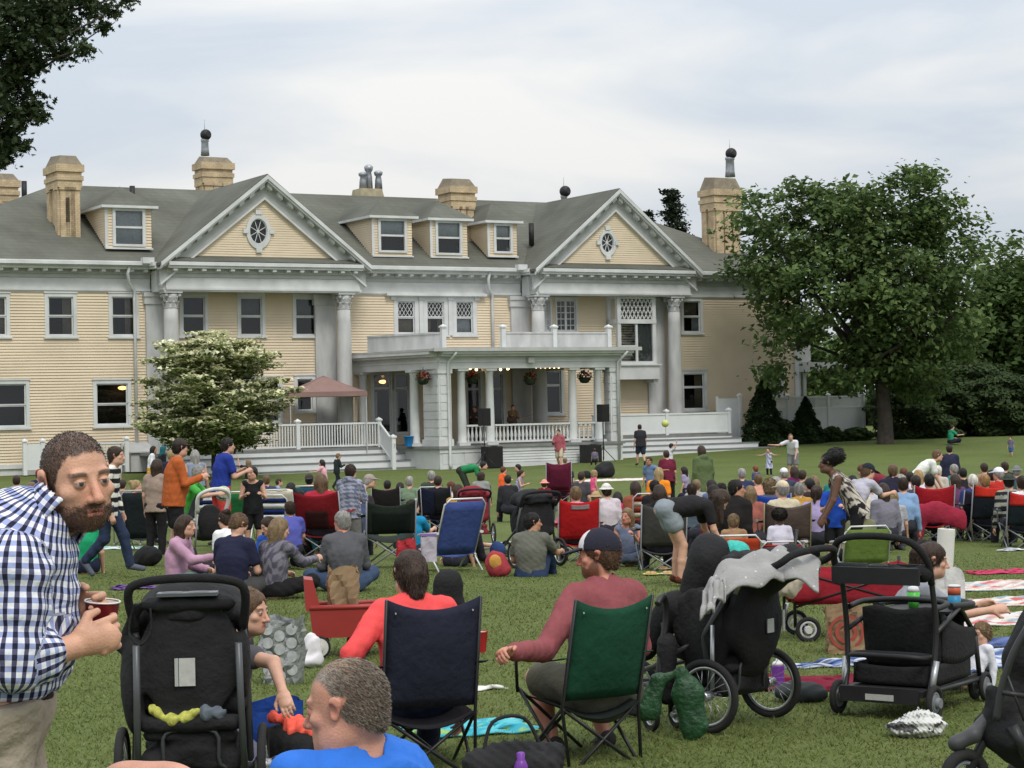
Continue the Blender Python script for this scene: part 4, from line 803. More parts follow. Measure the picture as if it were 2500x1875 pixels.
 for i, (px, py, lab) in enumerate(((299, 947, 'warm ceiling lamp lit inside the lower left window'), (935, 932, 'orange lamp glowing behind the french doors'), (853, 936, 'small lamp lit in the dark behind the canopy'))[:2]):
  u, z = hp(px, py, -.55); T = thing('ceiling_lamp', lab, 'lamp', hw(u, -.55, z), HA); b = MB(); b.lathe([(.05, .08), (.16, .05), (.2, 0), (.14, -.06), (.02, -.09)], 14); b.build('shade', mat('lamp_glow', (1, .5, .15), .5, var=0, emit=4.), T); b = MB(); b.tube([(0, 0, .07), (0, 0, .35)], .012, 5); b.build('rod', M_BLK, T)
 # loudspeakers and subwoofers
 GR = mat('speaker_grille', (.012, .012, .012), .7, bump=.3, bscale=200)
 def speaker(px, ytop, ybot, v, lab, w=.42):
  u, z1 = hp(px, ytop, v); z0 = hp(px, ybot, v)[1]; g = hg(u, v); w2 = (z1-z0)*.62
  T = thing('loudspeaker', lab, 'speaker', hw(u, v, z0), HA+.15); b = MB(); h = z1-z0; b.prism([(-w2/2, -.18, 0), (w2/2, -.18, 0), (w2/2*.75, .2, 0), (-w2/2*.75, .2, 0)], (0, 0, h)); b.build('cabinet', M_BLK, T); b = MB(); b.box(-w2*.44, w2*.44, -.2, -.182, .05, h-.05); b.build('grille', GR, T)
  S = thing('speaker_stand', 'tripod stand under the loudspeaker '+('at the right end of the porch' if px > 1300 else 'left of the balustrade'), 'stand', hw(u, v, g), HA+.15); b = MB(); b.tube([(0, 0, .1), (0, 0, z0-g-.002)], .025, 8); b.lathe([(.04, .6), (.05, .62), (.05, .72), (.03, .74)], 8); b.build('pole', M_BLK, S)
  for k in range(3): a = 2.1*k+.9; b = MB(); b.tube([(0, 0, .62), (math.cos(a)*.62, math.sin(a)*.62, .02)], .018, 6); b.build('leg', M_BLK, S)
 speaker(1471, 987, 1030, PC['vf']+.9, 'black loudspeaker on a pole at the right end of the porch'); speaker(1181, 997, 1040, PC['vf']+.9, 'black loudspeaker on a pole in front of the dark left porch opening')
 for (a, b0, c, d, lab) in ((1184, 1090, 1220, 1143, 'black subwoofer on the grass left below the balustrade'), (1425, 1086, 1461, 1134, 'black subwoofer on the grass right below the balustrade')):
  v = PC['vf']+.7; u0, u1, z0, z1 = prect(a, b0, c, d, v); z0 = hg((u0+u1)/2, v); T = thing('subwoofer', lab, 'speaker', hw((u0+u1)/2, v, z0), HA); w = (u1-u0)/2; m = MB(); m.box(-w, w, -.3, .35, 0, z1-z0); m.build('cabinet', M_BLK, T); m = MB(); m.box(-w+.04, w-.04, -.32, -.302, .05, z1-z0-.05); m.build('grille', GR, T); m = MB(); m.box(-.1, .1, -.31, -.05, z1-z0+.002, z1-z0+.03); m.build('handle', M_BLK, T)
 # blue tub and amplifier on the porch
 u, z = hp(998, 1070, 4.6); T = thing('plastic_tub', 'bright blue plastic tub beside the porch column', 'tub', hw(u, 4.6, PC['zf']), HA); m = MB(); m.lathe([(.16, 0), (.21, .42), (.23, .43), (.23, .46), (.2, .46), (.15, .03)], 18, caps=False); m.add([(.15*math.cos(i*.35), .15*math.sin(i*.35), .03) for i in range(18)], [tuple(range(18))]); m.build('tub', mat('blue_plastic', (.02, .2, .5), .4), T)
 u, z = hp(1218, 1030, 3.5); T = thing('guitar_amplifier', 'brown guitar amplifier on the porch left of the guitarist', 'amplifier', hw(u, 3.5, PC['zf']), HA); m = MB(); m.box(-.3, .3, -.15, .15, 0, .75); m.build('cabinet', mat('brown_tolex', (.09, .05, .03), .7), T); m = MB(); m.box(-.26, .26, -.165, -.152, .05, .52); m.build('grille', mat('beige_cloth', (.2, .15, .09), .9), T)
 # ball in mid-air, covered heap on the lawn
 p = at(1624, 1034, 83); T = thing('yellow_ball', 'pale yellow green ball in mid-air before the right deck', 'ball', p); m = MB(); m.lathe([(.15*math.sin(t), -.15*math.cos(t)) for t in np.linspace(.02, 3.12, 12)], 18); m.build('ball', mat('yellow_rubber', (.5, .52, .16), .5), T)
# ------------------------------------------------------------------ trees
def leafmesh(name, C, size, rs, cols, shape='quad', flat=.4, parent=None, mname='leaf', trans=.3, outward=None):
 "C: (n,3) leaf centres, one small folded face each"
 n = len(C); nv = rs.normal(size=(n, 3)); nv[:, 2] = np.abs(nv[:, 2])*(1+flat*3)+.2
 if outward is not None: nv += outward*1.2
 nv /= np.linalg.norm(nv, axis=1)[:, None]; t = np.cross(nv, rs.normal(size=(n, 3))); t /= np.linalg.norm(t, axis=1)[:, None]+1e-9; b = np.cross(nv, t); s = size*(.6+.8*rs.rand(n, 1))
 if shape == 'quad':
  v = np.stack([C-t*s*.5, C+b*s*.36+nv*s*.1, C+t*s*.55-nv*s*.12, C-b*s*.36+nv*s*.1], 1).reshape(-1, 3); f = np.arange(n*4).reshape(n, 4)
 else:   # lobed oak leaf
  pr = [(-.5, 0), (-.3, .1), (-.28, .26), (-.12, .1), (-.02, .34), (.1, .1), (.26, .26), (.3, .08), (.55, 0), (.3, -.08), (.26, -.26), (.1, -.1), (-.02, -.34), (-.12, -.1), (-.28, -.26), (-.3, -.1)]
  k = len(pr); v = np.stack([C+t*s*a+b*s*c for a, c in pr], 1).reshape(-1, 3); f = np.concatenate([np.stack([np.arange(n)*k+i, np.arange(n)*k+i+1, np.arange(n)*k+k-i-1-0, np.arange(n)*k+(k-i) % k], 1) for i in range(1, k//2-0)])
  f2 = np.stack([np.arange(n)*k, np.arange(n)*k+1, np.arange(n)*k+1, np.arange(n)*k+k-1], 1)[:0]; f = np.concatenate([f, f2])
 kk = len(v)//n; g = rs.rand(n, 1); col = np.array(cols[0])*(1-g)+np.array(cols[1])*g
 return link(name, npmesh(name, v, f, attr_mat(mname, .7, .25, trans=trans, var=.25, scale=.6), np.repeat(col, kk, 0), smooth=False), parent)
def limbs(mb, base, tips, r0, rs, wig=.15):
 "tapered trunk splitting to the given tips"
 pass
def tree(name, label, cat, base, crown_c, crown_r, nclump, leaf, per, cols, seed, trunk_r=.3, split=.3, gaps=(), group=None, clump=.55, flat=.4, nlimb=16, bark=(.05, .042, .035), lobes=None, trunk_top=None):
 rs = np.random.RandomState(seed); base = np.array(base, float); T = thing(name, label, cat, base, group=group); cc = np.array(crown_c)-base; cr = np.array(crown_r)
 P = []
 while len(P) < nclump:
  d = rs.normal(size=3); d /= np.linalg.norm(d); r = (.25+.75*rs.rand())**.5; bmp = 1+.13*math.sin(5*d[0]+seed)+.11*math.sin(7*d[2]+3*d[1]+seed)+.08*math.sin(11*d[0]-4*d[2])
  p = cc+d*cr*r*bmp
  if p[2] < .05*cr[2]: continue
  if any(np.linalg.norm((p-(np.array(g[:3])-base))*np.array([1, .25, 1])) < g[3] and rs.rand() < .93 for g in gaps): continue
  P.append(p)
 P = np.array(P); m = MB(); top = cc*np.array([1, 1, .0])+V(0, 0, cc[2]-cr[2]*split) if trunk_top is None else np.array(trunk_top)-base
 pts = [V(0, 0, -.2), V(0, 0, .05), top*.35+V(.05*rs.normal(), 0, 0), top*.7, top]; m.tube(pts, [trunk_r*1.5, trunk_r*1.15, trunk_r, trunk_r*.9, trunk_r*.8], 10)
 idx = rs.choice(len(P), min(nlimb, len(P)), False)
 for i in idx:
  q = P[i]; st = top*(.75+.25*rs.rand()); mid = st+(q-st)*.5+V(0, 0, .06*np.linalg.norm(q-st))+rs.normal(size=3)*.05*np.linalg.norm(q-st); r = trunk_r*(.3+.3*rs.rand())
  m.tube([st, st+(mid-st)*.5+rs.normal(size=3)*.1, mid, q+(mid-q)*.4+rs.normal(size=3)*.15, q], [r, r*.85, r*.65, r*.4, r*.15], 7)
  for j in rs.choice(len(P), 5, False):
   if np.linalg.norm(P[j]-mid) < cr.max()*.55: m.tube([mid, (mid+P[j])/2+rs.normal(size=3)*.15, P[j]], [r*.5, r*.3, r*.08], 5)
 m.build('trunk', mat('bark', bark, .9, var=.3, scale=5, bump=.6, bscale=18), T)
 C = (P[:, None, :]+rs.normal(size=(len(P), per, 3))*clump*np.array([1, 1, .62])*(.6+.7*rs.rand(len(P), 1, 1))).reshape(-1, 3)
 out = C-cc; out /= np.linalg.norm(out, axis=1)[:, None]+1e-9
 leafmesh('crown', C, leaf, rs, cols, parent=T, flat=flat, outward=out*.5); return T
def shrub(name, label, cat, base, r, h, n, leaf, cols, seed, conical=True, group=None):
 rs = np.random.RandomState(seed); T = thing(name, label, cat, base, group=group); z = rs.rand(n)**1.3; a = rs.rand(n)*6.283
 pr = (1-z)**.8 if conical else np.sqrt(np.maximum(1-(z*1.6-.6)**2, 0)); rr = r*pr*(.72+.28*rs.rand(n))*(1+.18*np.sin(a*5+z*9)+.1*np.sin(z*31))
 C = np.stack([rr*np.cos(a), rr*np.sin(a), z*h+.05], 1); out = np.stack([np.cos(a), np.sin(a), .6+0*a], 1); leafmesh('foliage', C, leaf, rs, cols, parent=T, outward=out, trans=.15)
 m = MB(); m.tube([(0, 0, -.05), (0, 0, h*.8)], [.06, .02], 6)
 for k in range(10): t = rs.rand()*.6; q = rs.rand()*6.28; m.tube([(0, 0, h*t), (r*(1-t)*.8*math.cos(q), r*(1-t)*.8*math.sin(q), h*(t+.15))], [.03, .008], 4)
 m.build('stem', mat('bark', (.05, .042, .035), .9), T); return T
def build_trees():
 DG = ((.048, .09, .028), (.145, .205, .066)); 
 def B(px, d): p = at(px, 1000, d); return V(p[0], p[1], gz(p[0], p[1]))
 # big maple by the right wing
 d = 99; b = B(2160, d); c = at(2112, 692, d); g = [(*at(1990, 735, d), 1.1), (*at(2065, 790, d), 1.2), (*at(2160, 690, d), .8), (*at(2040, 830, d), 1.0), (*at(1960, 640, d), .6), (*at(2370, 770, d), .6), (*at(1985, 900, d), 1.2), (*at(2230, 800, d), .6), (*at(2090, 600, d), .5)]
 tree('maple_tree', 'big dark green maple with forked trunk beside the right wing', 'tree', b, c, (6.0, 4.6, 5.9), 520, .29, 66, DG, 5, .36, .72, g, clump=.46, nlimb=26, trunk_top=at(2150, 900, d))
 # lighter trees and dark hedge at the right edge, background trees
 tree('broadleaf_tree', 'mid green tree at the right edge behind the lawn', 'tree', B(2500, 112), at(2500, 850, 112), (3.6, 3, 4.2), 240, .4, 55, ((.03, .06, .012), (.075, .12, .03)), 8, .2, .8)
 tree('broadleaf_tree', 'dark tree rising behind the right edge tree', 'tree', B(2480, 130), at(2480, 790, 130), (3.6, 3, 4.4), 200, .42, 55, DG, 9, .25, .8)
 for i, (px, d_, r, h, lab) in enumerate(((2250, 106, 2.6, 3.4, 'dark rounded shrub right of the maple trunk'), (2360, 108, 3.0, 4.0, 'tall dark shrub behind the man in green on the lawn'), (2450, 106, 2.2, 3.2, 'dark shrub near the right edge of the lawn'))):
  shrub('dark_shrub', lab, 'shrub', B(px, d_), r, h, 9000, .24, ((.024, .045, .016), (.066, .10, .032)), 20+i, False, 'dark shrubs along the right side of the lawn')
 for i, (px, d_, w, h, lab) in enumerate(((1985, 150, 4.5, 6, 'distant broad tree seen between wing and maple'), (2120, 155, 5, 7, 'distant tree directly behind the maple crown'), (2330, 150, 5, 6.5, 'distant dense tree behind the shrubs on the right'), (2560, 150, 5, 9, 'distant dark tree beyond the right frame edge'))):
  bb = B(px, d_); tree('distant_tree', lab, 'tree', bb, bb+V(0, 0, h*.55), (w, 3.5, h*.5), 130, .5, 45, DG, 40+i, .25, .8, group='distant trees behind the garden')
 # conifer behind the roof
 d = 130; rs = np.random.RandomState(2); b = B(1650, d); T = thing('conifer_tree', 'dark ragged conifer showing above the roof beside the right chimney', 'tree', b); zt = at(1650, 462, d)[2]-b[2]; m = MB(); m.tube([(0, 0, 0), (0, 0, zt)], [.35, .05], 8); C = []
 for z in np.arange(zt-6.5, zt, .42):
  L_ = .35+(zt-z)*.34*(.55+.6*rs.rand())
  for k in range(7):
   a = rs.rand()*6.28; l = L_*(.5+.6*rs.rand()); q = V(math.cos(a)*l, math.sin(a)*l, z+.15*l-.2*rs.rand()); m.tube([(0, 0, z), q], [.05, .015], 4)
   for s in range(55): t = .25+.8*rs.rand(); C.append(V(0, 0, z)*(1-t)+q*t+rs.normal(size=3)*V(.16, .16, .1))
 m.build('trunk', mat('bark', (.05, .042, .035), .9), T); leafmesh('crown', np.array(C), .2, rs, ((.012, .022, .012), (.03, .045, .02)), parent=T, mname='needle', trans=.05)
 b2 = B(1600, d); T = thing('conifer_tree', 'small dark conifer tip beside the right gable roof', 'tree', b2); zt = at(1593, 515, d)[2]-b2[2]; m = MB(); m.tube([(0, 0, 0), (-.2, 0, zt)], [.3, .04], 8); C = []
 for z in np.arange(zt-3, zt, .3):
  for s in range(120): l = (.25+(zt-z)*.28)*rs.rand()**.5; a = rs.rand()*6.28; C.append(V(math.cos(a)*l-.2, math.sin(a)*l, z+rs.rand()*.3))
 m.build('trunk', mat('bark', (.05, .042, .035), .9), T); leafmesh('crown', np.array(C), .2, rs, ((.012, .022, .012), (.03, .045, .02)), parent=T, mname='needle', trans=.05)
 # conical yews and small shrubs by the white fence
 YC = ((.012, .03, .009), (.035, .065, .018))
 def hgz(px, v): u = hp(px, 1040, v)[0]; return hw(u, v, hg(u, v)), u
 for px, v, r, py, n, lab in ((1865, 3.2, 1.25, 925, 6000, 'large loose conical yew right of the deck steps'), (1968, 3.4, .95, 972, 5200, 'neat conical yew before the white fence')):
  p, u = hgz(px, v); shrub('yew_shrub', lab, 'shrub', p, r, hp(px, py, v)[1]-p[2], n, .17, YC, int(px), True)
 for px, r, h, lab in ((1900, .9, 1.25, 'spreading shrub between the two yews'), (2030, .55, .7, 'small shrub right of the neat yew'), (2090, .75, .6, 'low shrub at the foot of the white fence')):
  p, u = hgz(px, 2.9); shrub('low_shrub', lab, 'shrub', p, r, h, 1800, .17, ((.03, .06, .015), (.07, .11, .03)), int(px), False)
 # flowering dogwood
 d = 82; b = B(520, d); b[2] = at(520, 1125, d)[2]; rs = np.random.RandomState(12); T = thing('dogwood_tree', 'rounded dogwood covered in creamy white blossom before the left portico', 'tree', b); m = MB(); LF = []; FL = []
 m.tube([(0, 0, -.4), (0, 0, .5), (.05, 0, 1.2)], [.12, .09, .07], 8); H_ = at(520, 812, d)[2]-b[2]
 for k in range(150):
  t = rs.rand(); z = .35+t*(H_-.6); a = rs.rand()*6.28; prof = np.interp(t, [0, .15, .35, .6, .8, .93, 1], [1.5, 2.3, 2.72, 2.5, 2.0, 1.3, .5]); L_ = prof*(.5+.68*rs.rand()); q = V(math.cos(a)*L_, math.sin(a)*L_, z+.25*rs.rand())
  s = V(0, 0, max(.3, z-.9)); md = (s+q)/2+V(0, 0, -.08); m.tube([s, md, q], [.03, .02, .006], 5)
  for j in range(7):
   f = .45+.6*j/6; p = s*(1-f)**1+q*f+rs.normal(size=3)*V(.16, .16, .05)
   for w in range(23): LF.append(p+rs.normal(size=3)*V(.23, .23, .06))
   nf = int(25*(.45+1.1*t)*(1 if f > .55 else .35)); 
   for w in range(nf): FL.append(p+rs.normal(size=3)*V(.25, .25, .035)+V(0, 0, .1))
 for dx, hh in ((2.05, .95), (2.2, .75)):
  q = V(dx*.9, -.3, H_*.93*hh/.95); m.tube([V(.4, 0, H_*.5), (V(.4, 0, H_*.5)+q)/2+V(.25, 0, 0), q], [.04, .03, .008], 5)
  for j in range(10):
   for w in range(10): p = V(.4, 0, H_*.5)*(1-j/9)**1+q*(j/9); LF.append(p+V(.15, 0, 0)+rs.normal(size=3)*V(.12, .12, .12)); 
   FL.append(p+rs.normal(size=3)*.14)
 m.build('trunk', mat('bark', (.05, .042, .035), .9), T); leafmesh('leaves', np.array(LF), .2, rs, ((.085, .125, .032), (.19, .24, .085)), parent=T, flat=1.2, mname='leaf'); leafmesh('blossom', np.array(FL), .215, rs, ((.55, .55, .3), (.8, .79, .58)), parent=T, flat=2.2, mname='petal', trans=.2)
 # oak bough hanging into the top left corner, its trunk outside the frame
 d = 34; rs = np.random.RandomState(7); tb = at(-420, 1000, d); b = V(tb[0], tb[1], gz(tb[0], tb[1])); T = thing('oak_tree', 'dark oak bough hanging into the top left corner', 'tree', b); m = MB(); topz = at(0, 150, d)[2]-b[2]; m.tube([(0, 0, -.2), (0, 0, 1), (.1, 0, topz*.6), (.1, 0, topz+1.2)], [.5, .36, .3, .15], 10); LF = []
 spots = [(310, -12, .16), (275, 25, .14), (250, 70, .1), (225, 22, .2), (200, -10, .22), (165, 60, .24), (205, 118, .15), (150, 130, .18), (120, 95, .2), (100, 20, .3), (60, 60, .3), (30, 20, .3), (20, 110, .32), (70, 130, .25), (55, 165, .18), (95, 160, .12), (10, 200, .25), (50, 215, .2), (85, 255, .18), (60, 285, .18), (100, 285, .1), (15, 270, .22), (40, 300, .14), (5, 330, .2), (30, 345, .17), (62, 358, .11), (10, 385, .12), (130, 60, .25), (-40, 100, .5), (-60, 250, .5), (-60, 0, .5), (-30, 350, .4), (140, 10, .26)]
 for px, py, r in spots:
  q = at(px, py, d+rs.normal()*.3)-b; s = V(.1, 0, topz*(.65+.3*rs.rand())); md = (s+q)/2+V(0, 0, .12); m.tube([s, md, q*.8+md*.2, q], [.05, .035, .018, .006], 6)
  n = int(3300*r*r*1.15)+40; LF += list(q+rs.normal(size=(n, 3))*V(r*.62, r*1.0, r*.55)+V(0, 0, 0))
 rs2 = np.random.RandomState(3)
 m.build('trunk', mat('bark', (.05, .042, .035), .9), T); leafmesh('crown', np.array(LF), .135, rs, ((.016, .03, .011), (.042, .062, .02)), 'oak', .1, T, 'oak_leaf', trans=.12)
# ------------------------------------------------------------------ people
SKIN = dict(fair=(.53, .30, .21), pale=(.55, .33, .25), tan=(.40, .20, .12), ruddy=(.50, .22, .15), brown=(.13, .062, .04), dark=(.075, .037, .025))
HAIR = dict(brown=(.035, .02, .013), dark=(.016, .012, .010), black=(.009, .008, .008), blond=(.30, .21, .10), lightbrown=(.11, .065, .035), grey=(.26, .25, .23), white=(.55, .53, .47), auburn=(.10, .035, .015), dirty=(.17, .115, .06))
def hair_mat(c): return mat('hair', c, .55, var=.35, scale=30, bump=.5, bscale=120, spec=.3, stretch=(1, 1, .25))
M_SKIN = attr_mat('skin', .5, .4, bump=.22, bscale=150, var=.10, scale=22, fine=.06)
def rotv(v, axis, a):
 axis = nrm(axis); v = np.array(v, float); return v*math.cos(a)+np.cross(axis, v)*math.sin(a)+axis*np.dot(axis, v)*(1-math.cos(a))
def head_frame(fwd, tilt=0., roll=0.):
 f = nrm(fwd); r = nrm(np.cross(f, (0, 0, 1))); u = np.cross(r, f)
 f = rotv(f, r, tilt); u = rotv(u, r, tilt); r = rotv(r, f, roll); u = rotv(u, f, roll); return r, f, u
def hand_prims(w, d, palm, s, k=.004, side=1, curl=.5, spread=.0, fist=False, grip=None):
 "w wrist, d direction of the hand, palm: normal of the palm; side: direction sign of the thumb"
 d = nrm(d); palm = nrm(np.array(palm)-d*np.dot(palm, d)); a = np.cross(d, palm)*side; P = [cone(w-d*.01*s, w+d*.05*s, .024*s, .03*s, k*3, (palm, 1.5))]
 P.append(cone(w+d*.03*s, w+d*.085*s, .036*s, .036*s, k*2, (palm, 2.2)))
 for i, (o, l) in enumerate(((.03, .07), (.011, .08), (-.009, .075), (-.028, .058))):
  b = w+d*.088*s+a*o*s; c1 = curl*(1+.12*i); e1 = rotv(d, np.cross(d, palm), c1*.8); e2 = rotv(d, np.cross(d, palm), c1*1.9); e3 = rotv(d, np.cross(d, palm), c1*2.6)
  e1 = nrm(e1+a*o*spread*30); p1 = b+e1*l*.48*s; p2 = p1+e2*l*.32*s; p3 = p2+e3*l*.24*s
  P += [cone(b-d*.015*s, p1, .0098*s, .0088*s, k), cone(p1, p2, .0088*s, .0078*s, k*.6), cone(p2, p3, .0078*s, .0065*s, k*.6)]
 t0 = w+d*.025*s+a*.026*s; t1 = t0+nrm(d*.7+a*.75+palm*.45)*.045*s; t2 = t1+nrm(d+a*.1+palm*.5)*.032*s
 P += [cone(t0, t1, .0135*s, .011*s, k*2), cone(t1, t2, .0105*s, .008*s, k)]
 return P
def head_prims(c, R, F, U, s, full=True, jaw=1., heavy=0.):
 "c: centre of the skull at eye height"
 fr = [R, F, U]; p = lambda r, f, u: c+(R*r+F*f+U*u)*s
 P = [ell(p(0, -.018, .035), V(.077, .099, .088)*s, fr, .02*s), ell(p(0, .012, -.03), V(.066, .078, .085)*s, fr, .03*s), ell(p(0, .034, -.085), V(.05*jaw, .05, .036)*s, fr, .035*s), ell(p(0, .062, -.098), V(.024, .02, .018)*s, fr, .02*s)]
 P += [ell(p(sd*.052*jaw, .0, -.07), V(.02, .042, .032)*s, fr, .03*s) for sd in (-1, 1)]
 P += [ell(p(sd*.05, .052, -.022), V(.021, .021, .017)*s, fr, .02*s) for sd in (-1, 1)]
 P += [cone(p(-.042, .074, .024), p(.042, .074, .024), .011*s, .011*s, .014*s)]
 P += [cone(p(sd*.083, -.012, -.012), p(sd*.088, -.02, .022), .012*s, .019*s, .006*s, (nrm(R), 2.2)) for sd in (-1, 1)]
 if full:
  P += [ell(p(sd*.032, .094, .004), V(.0195, .016, .0115)*s, fr, .012*s, True) for sd in (-1, 1)]
  P += [ell(p(sd*.032, .076, .003), V(.0155, .0145, .0135)*s, fr, .003*s) for sd in (-1, 1)]
 P += [cone(p(0, .084, .01), p(0, .108, -.034), .0085*s, .0125*s, .01*s), ell(p(0, .108, -.037), V(.0125, .013, .0105)*s, fr, .006*s)]
 P += [ell(p(sd*.0135, .094, -.04), V(.009, .011, .0075)*s, fr, .006*s) for sd in (-1, 1)]
 if full:
  P += [cone(p(-.021, .081, -.066), p(.021, .081, -.066), .0055*s, .0055*s, .006*s), cone(p(-.016, .082, -.0765), p(.016, .082, -.0765), .007*s, .007*s, .006*s), ell(p(0, .094, -.0708), V(.022, .008, .0018)*s, fr, .003*s, True)]
  P += [ell(p(sd*.092, -.012, .004), V(.008, .011, .018)*s, fr, .006*s, True) for sd in (-1, 1)]
 if heavy: P += [ell(p(0, .02, -.115), V(.055, .05, .03)*s, fr, .04*s)]
 return P
HM = {}
def head_cols(pos, c, R, F, U, s, skin, base, beard=None, brow=(.03, .02, .012), buzz=None, lips=None, seed=0, greyside=False, eyes=True, recede=0.):
 q = (pos-c)/s; r = q@R; f = q@F; u = q@U; col = base; near = (np.abs(r) < .12) & (np.abs(f) < .15) & (u > -.16) & (u < .15)
 rs = np.random.RandomState(seed); sm = lambda x, a, b: np.clip((x-a)/(b-a), 0, 1)
 def put(m, c_):
  nonlocal col
  m = (np.clip(m, 0, 1)*near)[:, None]; col = col*(1-m)+np.array(c_)*m
 n1 = wob(q*1.0, seed+3, 90, 1.); n2 = rs.normal(size=len(q))*.55
 red = np.array(skin)*np.array([1.05, .80, .80])
 put((sm(f, .06, .1)*sm(.045-np.abs(u+.03), 0, .02)*sm(.06-np.abs(r), 0, .03))*.5, red); put(sm(np.abs(r), .078, .086)*.6*sm(.04-np.abs(u), 0, .015), red)
 if buzz is not None:
  hl = .068+.016*np.cos(r*38)-.10*sm(np.abs(r), .045, .075)*0; hairline = (u > .062-.3*(f < .03)*0)
  edge = f-(.062-1.0*np.maximum(u-.07, 0)*1.05) ; side = np.abs(r) > .055
  m_top = sm(u-(.075+.22*np.maximum(f-.045, -.3)*1.), -.006, .012)
  ear = (np.abs(r) > .079) & (f > -.055) & (u < .04); lim = np.interp(f+recede, [-.12, -.06, -.02, .0, .022, .04, .05, .075], [-.085, -.075, -.035, -.03, .0, .05, .064, .078]); m_ = sm(u-lim+n1*.006+n2*.004, -.006, .010)*(~ear)
  sideok = np.where((f > .0) & (f < .05) & (np.abs(r) > .05), 1, 1); c_ = np.array(buzz)
  put(m_*np.clip(.9+.12*n2, 0, 1), c_); HM['hair'] = m_*near
  if greyside: put(m_*sm(f, -.05, .03)*sm(np.abs(r), .03, .06)*.75, (.32, .30, .27)); put(m_*sm(u, .085, .12)*.35, (.30, .2, .12))
 if beard is not None:
  cheek = np.interp(f, [-.03, .0, .03, .055, .075, .1], [.03, .0, -.04, -.058, -.05, -.048]); m_ = sm(cheek-u+n1*.005+n2*.004, -.006, .012)*sm(u, -.138, -.112)*sm(f, -.035, -.012); put(m_*np.clip(.93+.10*n2, 0, 1), np.array(beard)); HM['beard'] = m_*near
  put(sm(.0065-np.abs(u+.053-.0-.12*np.abs(r)*0), 0, .004)*sm(.032-np.abs(r), 0, .006)*sm(f, .07, .08)*.85, beard)
 lipc = lips or (skin[0]*.85, skin[1]*.55, skin[2]*.55)
 put(sm(.0105-np.abs(u+.0715), 0, .003)*sm(.024-np.abs(r), 0, .004)*sm(f, .072, .076)*.8, lipc); put(sm(.0018-np.abs(u+.0708), 0, .0012)*sm(.023-np.abs(r), 0, .003)*sm(f, .07, .076)*.8, (.05, .02, .018))
 if brow is not None: put(sm(.0070-np.abs(u-.021-.012*np.cos((np.abs(r)-.036)*50)*.5+.0), 0, .003)*sm(np.abs(r), .012, .018)*sm(.058-np.abs(r), 0, .008)*sm(f, .05, .06)*.85, brow)
 if eyes:
  for sd in (-1, 1):
   dx = r-sd*.032; dz = u-.003; d2 = np.hypot(dx, dz*1.0); slit = sm(1-(dx/.0145)**2-((dz+.0004)/.0056)**2, 0, .25)*sm(f, .06, .07); put(sm(1-(dx/.021)**2-((dz-.001)/.011)**2, 0, .8)*.22, np.array(skin)*.5); put(slit, (.33, .30, .28)); put(slit*sm(.0074-np.hypot(dx-.001, dz-.0012), 0, .0015), (.03, .022, .018)); put(sm(.0016-np.abs(dz-.0054+(dx/.014)**2*.003), 0, .001)*sm(.0165-np.abs(dx), 0, .003)*sm(f, .055, .065)*.85, (.03, .02, .016)); put(sm(.0012-np.abs(dz+.0058), 0, .0012)*sm(.014-np.abs(dx), 0, .004)*.3, np.array(skin)*.45)  # darker skin ellipse round each eye is socket shade painted into the colour
 return np.clip(col, 0, 1)
ARMS = dict(down=((.05, -.03, -.29), (.03, .08, -.25)), lap=((.07, .05, -.27), (-.10, .22, -.04)), front=((.06, .07, -.27), (-.08, .23, .08)), up=((.19, .08, .14), (.02, .06, .25)), out=((.26, .06, -.10), (.24, .10, .02)), prop=((.08, -.18, -.24), (.06, -.12, -.24)), hang=((.02, .06, -.28), (-.02, .12, -.22)), reach=((.03, .21, -.18), (-.02, .25, .03)), knees=((.10, .20, -.18), (.0, .25, .0)), phone=((.05, .10, -.26), (-.10, .17, .17)), rest=((.12, .06, -.26), (.03, .25, .0)), mic=((.06, .08, -.27), (-.13, .12, .2)))
